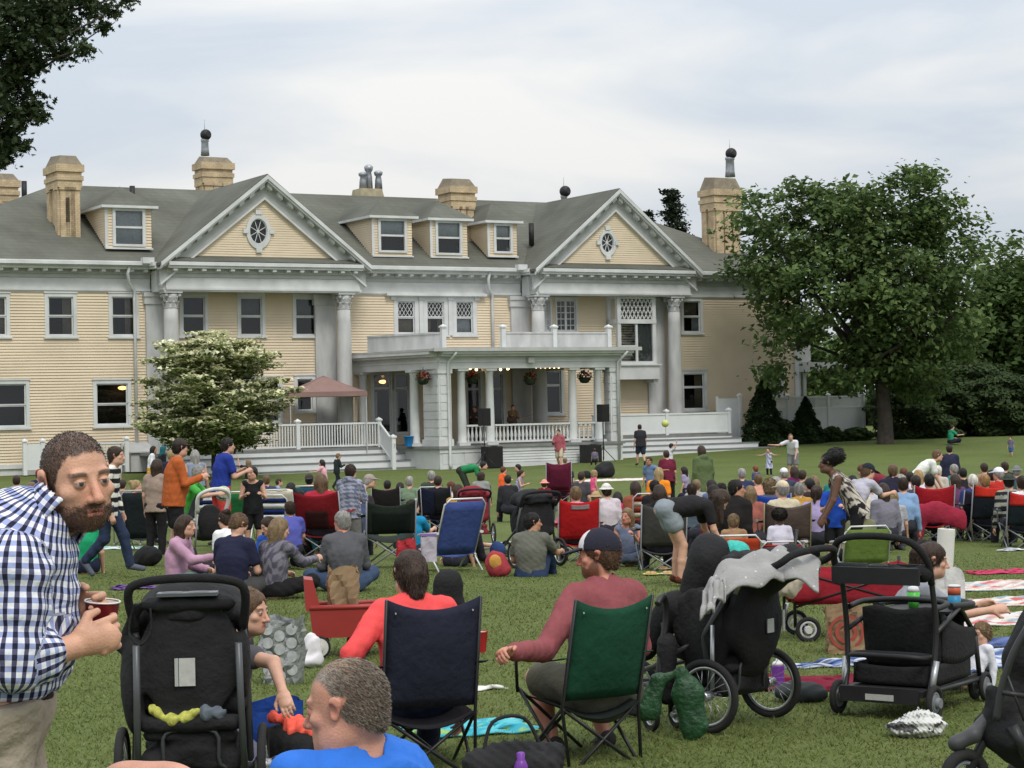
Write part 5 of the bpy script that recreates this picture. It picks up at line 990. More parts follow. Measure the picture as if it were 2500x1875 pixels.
def skeleton(pose, s, lean, hyaw, hpitch, arms, seat, stride=.28, hroll=0., slump=0.):
 J = {}; X, Y, Z = V(1, 0, 0), V(0, 1, 0), V(0, 0, 1); l = math.radians(lean)
 def legs(k, a, t): J['k'] = [V(-k[0], k[1], k[2])*s, V(k[0], k[1], k[2])*s]; J['a'] = [V(-a[0], a[1], a[2])*s, V(a[0], a[1], a[2])*s]; J['t'] = [V(-t[0], t[1], t[2])*s, V(t[0], t[1], t[2])*s]
 if pose in ('stand', 'bend'): P = V(0, 0, .93)*s; legs((.11, .03, .5), (.12, -.02, .085), (.14, .12, .03))
 elif pose == 'walk':
  P = V(0, 0, .90)*s; legs((.1, .0, .5), (.11, 0, .085), (.12, .13, .03)); q = stride
  J['k'] = [V(-.1, q*.75, .5)*s, V(.1, -.02, .47)*s]; J['a'] = [V(-.1, q*1.1, .09)*s, V(.1, -q*1.25, .17)*s]; J['t'] = [V(-.11, q*1.1+.15, .06)*s, V(.11, -q*1.25+.1, .03)*s]
 elif pose == 'sit': h = seat; P = V(0, 0, h+.10*s); J['k'] = [V(-.15*s, .42*s, h+.11*s), V(.15*s, .42*s, h+.11*s)]; J['a'] = [V(-.16, .5, .09)*s, V(.16, .5, .09)*s]; J['t'] = [V(-.18, .64, .035)*s, V(.18, .64, .035)*s]
 elif pose == 'cross': P = V(0, 0, .11)*s; legs((.34, .27, .17), (-.1, .34, .08), (-.22, .36, .07))
 elif pose == 'kneesup': P = V(0, 0, .11)*s; legs((.13, .36, .46), (.14, .52, .09), (.15, .66, .03))
 elif pose == 'legsout': P = V(0, 0, .11)*s; legs((.12, .43, .15), (.15, .85, .09), (.19, .88, .22))
 elif pose == 'kneel': P = V(0, -.1, .36)*s; legs((.12, .22, .09), (.12, -.18, .07), (.12, -.32, .05))
 elif pose == 'squat': P = V(0, -.1, .28)*s; legs((.16, .25, .48), (.14, .05, .09), (.15, .18, .03))
 if pose == 'bend': P = P-Y*.12*s*math.sin(l)
 sp = Z*math.cos(l)+Y*math.sin(l); sp2 = rotv(sp, X, -math.radians(slump)); fw = rotv(sp, X, -math.pi/2)
 J['P'] = P; J['C'] = P+sp*.30*s; J['N'] = J['C']+sp2*.205*s; shf = rotv(sp2, X, -math.pi/2)
 J['S'] = [J['N']-sp2*.055*s-X*.172*s, J['N']-sp2*.055*s+X*.172*s]; J['H'] = [P-X*.092*s-sp*.02*s, P+X*.092*s-sp*.02*s]
 nk = nrm(sp2*.75+Z*.4+shf*.12); y = math.radians(hyaw); hf = nrm(V(-math.sin(y), math.cos(y), 0)); J['hd'] = J['N']+nk*.155*s+hf*.018*s; J['hf'] = head_frame(hf, math.radians(hpitch), math.radians(hroll)); J['nk'] = nk
 J['E'] = []; J['W'] = []; J['hdir'] = []
 hor = nrm(V(fw[0], fw[1], 0)) if np.hypot(fw[0], fw[1]) > .2 else Y
 for i, a in enumerate(arms):
  sg = -1 if i == 0 else 1; e, w = ARMS[a] if isinstance(a, str) else a
  cv = lambda q: (X*sg*q[0]+hor*q[1]+Z*q[2])*s
  E = J['S'][i]+cv(e); Wp = E+cv(w); J['E'].append(E); J['W'].append(Wp); J['hdir'].append(nrm(Wp-E))
 return J
PCOUNT = [0]
def strands(T, name, pos, mask, hd, n, L_, flow, nw, cols, seed, wid=.0009, side=None, local=False):
 "short hairs standing on the scalp or beard"
 rs = np.random.RandomState(seed); I = np.where(mask > .5)[0]; k = rs.choice(I, n); p = pos[k]+rs.normal(size=(n, 3))*.0014; nv = p-hd; nv /= np.linalg.norm(nv, axis=1)[:, None]; p = p-nv*.001
 dv = nv*nw+np.array(flow)+rs.normal(size=(n, 3))*.15; dv /= np.linalg.norm(dv, axis=1)[:, None]; t = np.cross(dv, rs.normal(size=(n, 3))); t /= np.linalg.norm(t, axis=1)[:, None]; l = L_*(.5+.8*rs.rand(n, 1)); m = p+dv*l*.55; tip = p+dv*l-nv*l*.18
 v = np.concatenate([p-t*wid, p+t*wid, m+t*wid*.7, m-t*wid*.7, tip]); a = np.arange(n); q = np.concatenate([np.stack([a, a+n, a+2*n], 1), np.stack([a, a+2*n, a+3*n], 1), np.stack([a+3*n, a+2*n, a+4*n], 1)]); g = rs.rand(n, 1); c = np.array(cols[0])*(1-g)+np.array(cols[1])*g
 if side is not None: w = side(pos[k])[:, None]*(.55+.45*rs.rand(n, 1)); c = c*(1-w)+np.array([.36, .345, .32])*w
 im = np.eye(4) if local else np.array(wmat(T).inverted()); return link(name, npmesh(name, v@im[:3, :3].T+im[:3, 3], q, attr_mat('hair_strand', .5, .35, var=.1), np.tile(c, (5, 1)), smooth=False), T)
def seg_axis(a, b, h, f0, f1, hf, extra=()):
 out = [a]; x = a
 while x < b:
  st = hf if f0 < x < f1 else h
  for e0, e1, he in extra:
   if e0 < x < e1: st = min(st, he)
  x += st; out.append(x)
 return np.array(out)
def person(label, pos, heading, H=1.72, pose='stand', lean=3., slump=8., hyaw=0., hpitch=0., hroll=0., arms=('down', 'down'), seat=.40, skin='fair', top=(.2, .2, .2), sleeve='short', bottom=(.03, .03, .04), leg='long', hair=('short', 'brown'), hat=None, shoes=(.05, .05, .05), wide=1., h=None, group=None, topmat=None, collar=None, stride=.28, belly=0., skirt=False, pattern=None, hcol=None, aw=None, kneeback=None, curl=.45, fineh=None, jaw=1.):
 "heading in degrees, 0 = facing away from the camera, 90 = facing left"
 PCOUNT[0] += 1; s = H/1.72; d = max(pos[1], 4); h = h or min(max(d*.00042, .009), .026)*(.8 if s < .8 else 1)
 T = thing('person', label, 'person', pos, math.radians(heading), group); J = skeleton(pose, s, lean, hyaw, hpitch, arms, seat, stride, hroll, slump); sk = SKIN[skin]; seed = PCOUNT[0]
 if aw:
  im = wmat(T).inverted()
  for i, (E_, W_) in aw.items(): J['E'][i] = np.array(im @ Vector(E_)); J['W'][i] = np.array(im @ Vector(W_)); J['hdir'][i] = nrm(J['W'][i]-J['E'][i])
 if kneeback is not None:
  for i in (0, 1): J['a'][i] = J['a'][i]-V(0, kneeback, 0); J['t'][i] = J['t'][i]-V(0, kneeback, 0)
 X = V(1, 0, 0); R, F, U = J['hf']; hs = s**.55*.965; hd = J['hd']+U*.0*s; wd = wide
 fl = lambda a, b: (nrm(np.cross(X, np.array(b)-np.array(a))), 1.45)
 tor = lambda g, k=.05: [cone(J['P'], J['P']*.45+J['C']*.55, (.160+belly*.5)*s*wd+g, (.142+belly*.5)*s*wd+g, k*s, fl(J['P'], J['C'])), cone(J['P']*.45+J['C']*.55, J['C'], (.142+belly*.5)*s*wd+g, (.158+belly*.3)*s*wd+g, k*s, fl(J['P'], J['C'])), cone(J['C'], J['N']-J['nk']*.05*s, .158*s*wd+g, .095*s*wd+g, k*s, fl(J['C'], J['N'])), cone(J['S'][0]*.92+J['S'][1]*.08, J['S'][1]*.92+J['S'][0]*.08, .058*s*wd+g, .058*s*wd+g, .05*s)] + ([ell(J['P']*.55+J['C']*.45+rotv(nrm(J['C']-J['P']), X, -math.pi/2)*.07*s, V(.13, .13, .14)*s*(1+belly), None, .08*s)] if belly else [])
 def arm(i, g, t0=0., t1=2.): 
  S, E, W_ = J['S'][i], J['E'][i], J['W'][i]; out = []
  if t1 <= 1: out.append(cone(S, S+(E-S)*t1, .052*s*wd+g, .047*s+g*1.1, .03*s)); return out
  out += [cone(S, E, .052*s*wd+g, .040*s+g, .03*s), cone(E, E+(W_-E)*(t1-1), .040*s+g, (.040-.012*(t1-1))*s+g, .02*s)]; return out
 body = tor(0)+[cone(J['N']-J['nk']*.05*s, J['hd']-U*.05*s, .058*s, .053*s, .025*s)]
 for i in (0, 1):
  body += [cone(J['S'][i], J['E'][i], .050*s*wd, .037*s, .03*s), cone(J['E'][i], J['W'][i], .038*s, .025*s, .015*s)]
  pn = nrm(V((1 if i == 0 else -1)*.8, .0, -.5)); body += hand_prims(J['W'][i], J['hdir'][i], pn, s, side=1 if i == 0 else -1, curl=curl)
  body += [cone(J['H'][i], J['k'][i], .083*s*wd, .052*s, .03*s), cone(J['k'][i], J['k'][i]*.55+J['a'][i]*.45, .052*s, .052*s, .02*s), cone(J['k'][i]*.55+J['a'][i]*.45, J['a'][i], .052*s, .034*s, .02*s), cone(J['a'][i], J['t'][i], .034*s, .026*s, .015*s)]
 hb = head_prims(hd, R, F, U, hs, full=min(h, fineh or 1) < .02, jaw=jaw); hx = None if fineh is None else (lambda lo, hi: [seg_axis(lo[i], hi[i], h, hd[i]-.17*hs, hd[i]+.16*hs, fineh) for i in range(3)]); pos_, q = netmesh(body+hb, h, axes=hx)
 col = np.tile(np.array(sk), (len(pos_), 1)); col = head_cols(pos_, hd, R, F, U, hs, sk, col, brow=tuple(c*.9 for c in HAIR[hair[1]]) if hair[1] in ('brown', 'dark', 'black') else (.09, .05, .03), buzz=HAIR[hair[1]] if hair[0] in ('buzz',) else None, seed=seed, beard=hair[2] if len(hair) > 2 else None)
 link('body', npmesh('body', pos_, q, M_SKIN, col), T)
 # shirt
 if sleeve != 'nude':
  g = .013*s+.3*h*.5; dn = nrm(J['P']-J['C']); tp = tor(g); hl = (.0 if pose == 'bend' else .13 if pose in ('stand', 'walk', 'bend') else .05)*s; up_ = pose in ('stand', 'walk', 'bend', 'kneel'); tp.append(cone(J['P']-dn*.05*s, J['P']+dn*(hl+.04), (.165+belly*.5)*s*wd+g, (.19+belly*.4)*s*wd+g, .04*s, fl(J['C'], J['P']))); hem = half(J['P']+dn*hl, dn, .004)
  if not up_: tp.pop(); hem = half(J['P']-V(0, 0, .035*s), (0, 0, -1), .01)
  if skirt == 'dress': e = J['P']+V(0, .0, -.42)*s; tp.append(cone(J['P'], e, .14*s, .24*s, .05*s)); tp.append(half(e+V(0, 0, -.02), (0, 0, -1)))
  if sleeve != 'none':
   for i in (0, 1): tp += arm(i, g*1.1, 0, .62 if sleeve == 'short' else 1.93)
  tp.append(cone(J['N']+J['nk']*.0*s, J['hd']-U*.03*s, .062*s, .05*s, .012, sub=True) if sleeve != 'none' else ell(J['N']+J['nk']*.02*s, V(.115, .09, .085)*s, None, .02, True))
  if skirt != 'dress': tp.insert(len(tor(g))+up_, hem)
  if sleeve == 'hood': tp.append(ell(J['N']-nrm(np.cross(X, J['C']-J['N']))*0+rotv(J['nk'], X, math.pi/2)*.07*s, V(.11, .07, .07)*s, None, .04))
  pv, qf = netmesh(tp, h, (lambda P: wob(P, seed, 26/s, .0045*s)) if h < .025 else None)
  if topmat is not None and topmat == 'stripes':
   z = (pv-J['P'])@nrm(J['N']-J['P']); st = (np.floor(z/(.062*s)) % 2)[:, None]; cc = np.array(pattern[0])*(1-st)+np.array(pattern[1])*st; link('shirt', npmesh('shirt', pv, qf, attr_mat('printed_cloth', .9, .15, bump=.2, bscale=50), cc), T)
  elif topmat == 'blotch':
   w_ = wob(pv, seed, 55/s, 1.); st = np.clip(w_*3+.5, 0, 1)[:, None]; cc = np.array(pattern[0])*(1-st)+np.array(pattern[1])*st; link('shirt', npmesh('shirt', pv, qf, attr_mat('printed_cloth', .9, .15, bump=.2, bscale=50), cc), T)
  else: link('shirt', npmesh('shirt', pv, qf, fabric(top)), T)
 # trousers or shorts
 g = (.012 if pose in ('stand', 'walk', 'bend') else .017)*s+.15*h; bt = [cone(J['H'][0]*.85+J['H'][1]*.15, J['H'][1]*.85+J['H'][0]*.15, .095*s*wd+g, .095*s*wd+g, .05*s), cone(J['P'], J['P']+nrm(J['C']-J['P'])*.07*s, .145*s*wd+belly*.3*s+g, .14*s*wd+belly*.4*s+g, .05*s, fl(J['P'], J['C']))]
 for i in (0, 1):
  K_, A_ = J['k'][i], J['a'][i]; Hh = J['H'][i]
  if leg == 'long': bt += [cone(Hh, K_, .088*s*wd+g, .060*s+g, .04*s), cone(K_, A_+(K_-A_)*.06, .060*s+g, .046*s+g, .03*s)]
  elif leg == 'short': bt += [cone(Hh, Hh+(K_-Hh)*.82, .090*s*wd+g, .075*s+g*1.3, .04*s)]
  elif leg == 'tiny': bt += [cone(Hh, Hh+(K_-Hh)*.42, .090*s*wd+g, .088*s*wd+g*1.4, .04*s)]
  elif leg == 'crop': bt += [cone(Hh, K_, .086*s*wd+g, .056*s+g, .04*s), cone(K_, K_+(A_-K_)*.45, .056*s+g, .054*s+g, .03*s)]
 if skirt is True: bt.append(cone(J['P'], J['P']+V(0, .03, -.5)*s, .13*s, .25*s, .05*s)); bt.append(half(J['P']+V(0, 0, -.5)*s, (0, 0, -1)))
 if pose in ('cross', 'kneesup', 'legsout'): bt.append(half(V(0, 0, .012), (0, 0, -1), .01))
 if leg != 'none': pv, qf = netmesh(bt, h, (lambda P: wob(P, seed+50, 24/s, .005*s)) if h < .025 else None); link('trousers' if leg in ('long', 'crop') else 'shorts', npmesh('trousers', pv, qf, fabric(bottom)), T)
 if shoes is not None:
  for i in (0, 1):
   fd = nrm(J['t'][i]-J['a'][i]); pv, qf = netmesh([cone(J['a'][i]-fd*.02*s, J['t'][i]+fd*.02*s, .045*s, .036*s, .02), ], max(h, .008)); link('shoe', npmesh('shoe', pv, qf, fabric(shoes)), T)
 # hair
 st, hc = hair[0], HAIR[hair[1]] if hcol is None else hcol; p = lambda r, f, u: hd+(R*r+F*f+U*u)*hs; fr = [R, F, U]; hp_ = []
 face = [ell(p(0, .105, -.035), V(.082, .085, .105)*hs, fr, .015*hs, True)]
 if st in ('short', 'long', 'pony', 'lowpony', 'bun', 'curly', 'bob'):
  hp_ = [ell(p(0, -.022, .038), V(.089, .109, .098)*hs, fr, .02), ell(p(0, -.055, -.02), V(.078, .065, .08)*hs, fr, .03)]
  if st in ('long', 'bob'):
   L_ = .17 if st == 'bob' else .33; bk = nrm(J['N']-J['C']); 
   hp_ += [cone(p(0, -.07, -.02), p(0, -.085, -.02)-V(0, 0, L_)*s, .085*hs, .07*hs, .04), cone(p(.06, -.03, 0), p(.075, -.05, 0)-V(0, 0, L_*.9)*s, .04*hs, .03*hs, .03), cone(p(-.06, -.03, 0), p(-.075, -.05, 0)-V(0, 0, L_*.9)*s, .04*hs, .03*hs, .03)]
  if st == 'pony': hp_ += [ell(p(0, -.125, .05), V(.035, .035, .035)*hs, fr, .02), cone(p(0, -.135, .04), p(0, -.14, -.13), .034*hs, .02*hs, .02)]
  if st == 'lowpony': hp_ += [cone(p(0, -.085, -.01), p(.0, -.11, -.10), .068*hs, .045*hs, .03), cone(p(0, -.11, -.10), p(-.01, -.125, -.20), .040*hs, .033*hs, .015), cone(p(-.01, -.125, -.2), p(.0, -.12, -.27), .036*hs, .012*hs, .015)]
  if st == 'bun': hp_ += [ell(p(0, -.115, .085), V(.05, .05, .045)*hs, fr, .015)]
  if st == 'curly': hp_ = [ell(p(0, -.025, .035), V(.115, .125, .12)*hs, fr, .02), ell(p(0, -.06, -.05), V(.11, .08, .09)*hs, fr, .03)]
  hp_ += face
  if st == 'short': hp_ += [half(p(0, -.03, -.062), -U*.8+F*.25, .01), ell(p(0, .03, -.06), V(.12, .07, .05)*hs, fr, .01, True)]
 elif st == 'afro': hp_ = [ell(p(0, -.045, .075), V(.125, .13, .11)*hs, fr, .02)]+face
 elif st == 'puff': hp_ = [ell(p(0, -.022, .038), V(.086, .106, .095)*hs, fr, .02), ell(p(0, -.12, .10), V(.13, .12, .11)*hs, fr, .03)]+face
 elif st == 'ring': hp_ = [ell(p(0, -.028, .01), V(.085, .102, .07)*hs, fr, .02), half(p(0, 0, .05), U), half(p(0, .02, 0), F)]
 elif st == 'hood' or st == 'scarf': hp_ = [ell(p(0, -.02, .03), V(.10, .12, .115)*hs, fr, .02), cone(p(0, -.05, -.04), J['N']-U*.03, .09*hs, .13*hs, .05)]+face
 if hp_: 
  amp = .012 if st in ('curly', 'afro', 'puff') else .004
  pv, qf = netmesh(hp_, h, lambda P: wob(P*V(1, 1, .2 if st in ('long', 'bob', 'pony', 'lowpony', 'short') else 1), seed+7, 75/hs, amp*hs)); link('hair' if st not in ('hood', 'scarf') else st, npmesh('hair', pv, qf, hair_mat(hc) if st not in ('hood', 'scarf') else fabric(hc)), T)
  if d < 34 and st not in ('hood', 'scarf'):
   ln = st in ('long', 'bob', 'pony', 'lowpony'); strands(T, 'hair_strands', pv, np.ones(len(pv)), hd-V(0, 0, .05), 6000 if d < 16 else 1500, .035 if ln else (.03 if st in ('curly', 'afro', 'puff') else .016), -U*(1.6 if ln else .4)-F*(.1 if ln else .5), .3 if ln else (1. if st in ('curly', 'afro', 'puff') else .45), (tuple(c*.75 for c in hc), tuple(min(1, c*1.5) for c in hc)), seed, max(.001, d*.00009), None, True)
 if hat: make_hat(T, hat, p, fr, hs, h)
 return T, J
def make_hat(T, hat, p, fr, hs, h, back=False):
 kind, c = hat[0], hat[1]; R, F, U = fr
 if kind == 'cap':
  sg = -1 if len(hat) > 2 and hat[2] == 'back' else 1
  pv, qf = netmesh([ell(p(0, -.02, .042), V(.092, .114, .102)*hs, fr, .01), half(p(0, 0, .038), -U, .004), cone(p(-.035, sg*.09, .045), p(-.03, sg*.17, .03), .045*hs, .03*hs, .02, (U, 5.)), cone(p(.035, sg*.09, .045), p(.03, sg*.17, .03), .045*hs, .03*hs, .03, (U, 5.))], min(h, .012)); link('cap', npmesh('cap', pv, qf, fabric(c)), T)
 elif kind == 'brim':
  pv, qf = netmesh([ell(p(0, -.02, .05), V(.092, .112, .10)*hs, fr, .01), half(p(0, 0, .04), -U, .004), ell(p(0, -.01, .045), V(.17, .18, .012)*hs, fr, .02)], min(h, .014)); link('hat', npmesh('hat', pv, qf, fabric(c)), T)
 elif kind == 'band':
  pv, qf = netmesh([ell(p(0, -.02, .06), V(.093, .113, .085)*hs, fr, .01), half(p(0, 0, .09), U, .004), half(p(0, 0, .055), -U, .004)], min(h, .012)); link('headband', npmesh('headband', pv, qf, fabric(c)), T)
# ------------------------------------------------------------------ chairs, strollers and other things on the lawn
def tubemat(c): return mat('painted_tube', c, .4, var=.1, scale=6, metal=.3, spec=.4)
BLACKTUBE = (.02, .02, .021); GREYTUBE = (.22, .23, .24); WHITETUBE = (.62, .63, .63)
def camp_chair(label, pos, heading, col, tube=GREYTUBE, arms=True, s=1., back=None, seatcol=None, panel=None, group='folding camp chairs on the lawn', hb=.92, fine=False, armcol=None):
 "folding quad chair, faces +Y locally"
 T = thing('camp_chair', label, 'camp chair', pos, math.radians(heading), group); n = 8 if fine else 5; w = .27*s; fabr = fabric(col); tm = tubemat(tube); sh = .43*s
 FL, FR, BL, BR = V(-w, .27*s, .02), V(w, .27*s, .02), V(-w, -.24*s, .02), V(w, -.24*s, .02); tFL, tFR = V(-w-.02, .25*s, sh), V(w+.02, .25*s, sh); tBL, tBR = V(-w-.02, -.20*s, sh-.06), V(w+.02, -.20*s, sh-.06)
 m = MB()
 for a, b in ((FL, tFR+V(0, -.0, 0)), (FR, tFL), (BL, tBR), (BR, tBL), (FL, tBL), (BL, tFL), (FR, tBR), (BR, tFR)): m.tube([a, b], .0105*s, n)
 for f in (FL, FR, BL, BR): m.lathe([(.022*s, -.02), (.024*s, .0), (.02*s, .03), (.01, .04)], 8, f)
 m.build('frame', tm, T); top = hb*s
 for sg, lo in ((-1, tBL), (1, tBR)): q = MB(); q.tube([V(sg*w, -.24*s, .03), lo+V(0, -.0, 0), V(sg*(w+.02), -.36*s, top)], .011*s, n); q.build('back_post', tm, T)
 if arms:
  for sg in (-1, 1):
   q = MB(); q.tube([V(sg*(w+.03), .25*s, sh-.02), V(sg*(w+.045), .24*s, sh+.2*s)], .0105*s, n); q.build('arm_post', tm, T)
   a = fabric(armcol or col); q = MB(); q.sheet(lambda u, v: V(sg*(w+.045)+(v-.5)*(.075+.03*u)*s, (-.28+.58*u)*s, sh+.215*s-.03*s*math.sin(math.pi*u)-.02*u), 8, 3, .006); q.build('armrest', a, T)
 b = MB(); 
 def backf(u, v):
  x = (u-.5)*2*(w+.012); t = v; sag = 1-(2*u-1)**2; z = sh-.02+(top-sh+.02)*t-.06*s*sag*t**3; y = -.20*s-.16*s*t-.055*s*sag*math.sin(math.pi*min(1, t*.9+.1)); return V(x, y, z)
 b.sheet(backf, 12, 10, .006); o = b.build('backrest', [fabr], T)
 if panel:
  q = MB(); c0, c1, r0, r1 = panel[1:]; q.sheet(lambda u, v: backf(c0+(c1-c0)*u, r0+(r1-r0)*v)+V(0, -.012, 0), 8, 6, .004); q.build('back_panel', fabric(panel[0]), o)
 q = MB(); q.sheet(lambda u, v: V((u-.5)*2*w*1.03, (-.22+.48*v)*s, sh-.03-.075*s*(1-(2*u-1)**2)*(1-.3*v)-.03*(1-v)), 10, 8, .006); q.build('seat', fabric(seatcol or col), T)
 if fine:
  for sg in (-1, 1):
   for zz in (.05, ): q = MB(); q.lathe([(.006, 0), (.005, .004)], 8, V(sg*w*.88, -.365*s, top-.07), axis=(0, -1, 0)); q.build('rivet', M_ALU2, o)
 return T
M_ALU2 = mat('bright_aluminium', (.6, .61, .62), .35, metal=.8)
def beach_chair(label, pos, heading, col, stripes=None, tube=WHITETUBE, s=1., low=True, cover=None, group='aluminium beach chairs on the lawn', recl=.42, top=.80):
 T = thing('beach_chair', label, 'beach chair', pos, math.radians(heading), group); w = .28*s; tm = tubemat(tube); sh = (.24 if low else .38)*s; th = recl; r = .012*s
 bk = lambda t: V(0, -.16*s-math.sin(th)*t*s, sh-.03+math.cos(th)*t*s); m = MB(); L_ = top-.05
 m.tube([bk(-.05)-V(w, 0, 0), bk(L_-.08)-V(w, 0, 0), bk(L_)-V(w-.07, 0, 0), bk(L_)+V(w-.07, 0, 0), bk(L_-.08)+V(w, 0, 0), bk(-.05)+V(w, 0, 0)], r, 7); m.build('back_frame', tm, T)
 m = MB(); m.tube([V(-w, -.2*s, sh-.04), V(-w, .26*s, sh+.03), V(w, .26*s, sh+.03), V(w, -.2*s, sh-.04)], r, 7); m.build('seat_frame', tm, T)
 for sg in (-1, 1):
  m = MB(); m.tube([V(sg*(w+.02), .30*s, .01), V(sg*(w+.02), -.2*s, sh+.22*s)], r, 6); m.tube([V(sg*(w+.02), -.34*s, .01), V(sg*(w+.02), .18*s, sh+.2*s)], r, 6); m.build('leg', tm, T)
  m = MB(); m.tube([V(sg*(w+.03), -.32*s, sh+.25*s), V(sg*(w+.03), .2*s, sh+.21*s)], .018*s, 8, flat=1.6); m.build('armrest', tubemat((.6, .6, .58)), T)
 bf = lambda u, v: bk(.0+(L_-.04)*v)+V((u-.5)*2*(w-.012), -.02*math.sin(math.pi*u), 0)
 if stripes:
  m = MB(); ns = 7
  for i in range(ns): m.sheet(lambda u, v: bf(u, (i+v*.8)/ns), 4, 1, .008, mi=i % 2)
  m.build('backrest', [fabric(col), fabric(stripes)], T); m = MB(); m.sheet(lambda u, v: V((u-.5)*2*(w-.01), (-.18+.42*v)*s, sh-.02-.03*math.sin(math.pi*u)), 4, 4, .008); m.build('seat', fabric(col), T)
 else:
  m = MB(); m.sheet(bf, 6, 6, .008); m.build('backrest', fabric(col), T); m = MB(); m.sheet(lambda u, v: V((u-.5)*2*(w-.01), (-.18+.42*v)*s, sh-.02-.05*math.sin(math.pi*u)), 4, 4, .008); m.build('seat', fabric(col), T)
 if cover is not None:
  m = MB(); m.sheet(lambda u, v: bk((L_+.02)-(L_*.55)*max(0, (v*2-1)))*1.0+V((u-.5)*2*(w+.05), -.035 if v > .5 else .03, 0)+(V(0, .0, 0) if v > .5 else (bk(L_-L_*.5*(1-2*v))-bk(L_+.02)))+V(0, 0, .012*math.sin(u*17)), 10, 10, .01); m.build('towel', fabric(cover), T)
 return T
def cloth_on_ground(label, cat, px, py, w, l, ang, cols, name='blanket', mode='stripes', seed=1, amp=.035, pos=None, n=26, grid=.07):
 p = ground(px, py) if pos is None else pos; T = bpy.data.objects.new(name, None); rs = np.random.RandomState(seed); m = MB(); c, s_ = math.cos(math.radians(ang)), math.sin(math.radians(ang)); vs = []
 for i in range(n+1):
  for j in range(n+1):
   a = (i/n-.5)*w; b = (j/n-.5)*l; ed = .06*math.sin(j*.9+seed)+.04*math.sin(i*.7+seed*2); x = p[0]+c*(a+ed*.4)-s_*(b+ed*.4); y = p[1]+s_*(a+ed*.4)+c*(b+ed*.4); q = V(a, b, 0); z = gz(x, y)+.012+max(0, amp*(.35+.5*math.sin(a*9+seed)*math.sin(b*7+2*seed)+.4*math.sin(a*23+b*17+seed)))*min(1, 6*min(i, n-i, j, n-j)/n+.2); vs.append((x-p[0], y-p[1], z-p[2]))
 fs = np.array([(i*(n+1)+j, (i+1)*(n+1)+j, (i+1)*(n+1)+j+1, i*(n+1)+j+1) for i in range(n) for j in range(n)]); v = np.array(vs); A = np.repeat(np.arange(n+1)/n-.5, n+1)*w; B = np.tile(np.arange(n+1)/n-.5, n+1)*l
 if mode == 'stripes': k = (np.floor(B/grid) % len(cols)).astype(int)
 elif mode == 'check': k = ((np.floor(A/grid)+np.floor(B/grid)) % len(cols)).astype(int)
 else: k = ((wob(np.stack([A, B, A*0], 1), seed, 14, 1.)*1.6+1) % len(cols)).astype(int)
 me = npmesh(name, v, fs, attr_mat('printed_cloth', .9, .15, bump=.2, bscale=50), np.array(cols)[k]); o = link(name, me); o.location = Vector([float(q) for q in p]); bpy.data.objects.remove(T); sd = o.modifiers.new('thick', 'SOLIDIFY'); sd.thickness = .008
 return tag(o, label, cat)
def wheel(T, c, R, rim, axis=(1, 0, 0), tyre=.035, rimcol=None, spokes=0, name='wheel', hubr=.03, disc=None):
 c = np.array(c, float); d, a, b = frame(axis); m = MB(); m.tube([c+(R-tyre*.5)*(math.cos(t)*a+math.sin(t)*b) for t in np.linspace(0, 2*math.pi, 33)[:-1]], tyre*.5, 8, closed=True, up=d); o = m.build(name, mat('tyre_rubber', (.018, .018, .018), .85, bump=.2, bscale=80), T); m = MB()
 m.tube([c+(R-tyre-.008)*(math.cos(t)*a+math.sin(t)*b) for t in np.linspace(0, 2*math.pi, 33)[:-1]], .011, 6, closed=True, up=d)
 if spokes:
  for k in range(spokes): t = 2*math.pi*k/spokes; m.tube([c+d*(.025 if k % 2 else -.025)+hubr*(math.cos(t+.5)*a+math.sin(t+.5)*b), c+(R-tyre-.01)*(math.cos(t)*a+math.sin(t)*b)], .0018, 4)
 if disc: m.lathe([(disc, -.014), (disc, .014)], 20, c, axis=d); 
 m.lathe([(hubr, -.04), (hubr*1.1, 0), (hubr, .04)], 12, c, axis=d); m.build('rim', rim, o); return o
def soft(name, prims, h, m, parent, seed=0, f=20, amp=.008):
 pv, q = netmesh(prims, h, lambda P: wob(P, seed, f, amp)); return link(name, npmesh(name, pv, q, m), parent)
def bag_mesh(name, w, d, h, m, parent, seed=1, open_=True, tw=1.1, crumple=.012, loc=(0, 0, 0), rows=10, cols=None):
 rs = np.random.RandomState(seed); n = 24; vs = []; base = [(w*.5*max(-1, min(1, 1.35*math.cos(t))), d*.5*max(-1, min(1, 1.35*math.sin(t)))) for t in np.linspace(0, 2*math.pi, n+1)[:-1]]
 for j in range(rows+1):
  t = j/rows; k = 1+(tw-1)*t
  for i, (x, y) in enumerate(base): nx = crumple*(.55*rs.normal()+1.3*math.sin(i*1.3+j*.8+seed)); top = (.05*h*math.sin(i*.8+seed) if j == rows else 0); vs.append((loc[0]+x*k+nx, loc[1]+y*k+nx*.7, loc[2]+h*t+top))
 fs = [(j*n+i, j*n+(i+1) % n, (j+1)*n+(i+1) % n, (j+1)*n+i) for j in range(rows) for i in range(n)]; b = MB(); b.add(vs, fs, 0, False); b.f.append(tuple(range(n))[::-1]); b.m.append(0); b.sm.append(False)
 if not open_: b.f.append(tuple(rows*n+i for i in range(n))); b.m.append(0); b.sm.append(False)
 return b.build(name, m, parent)
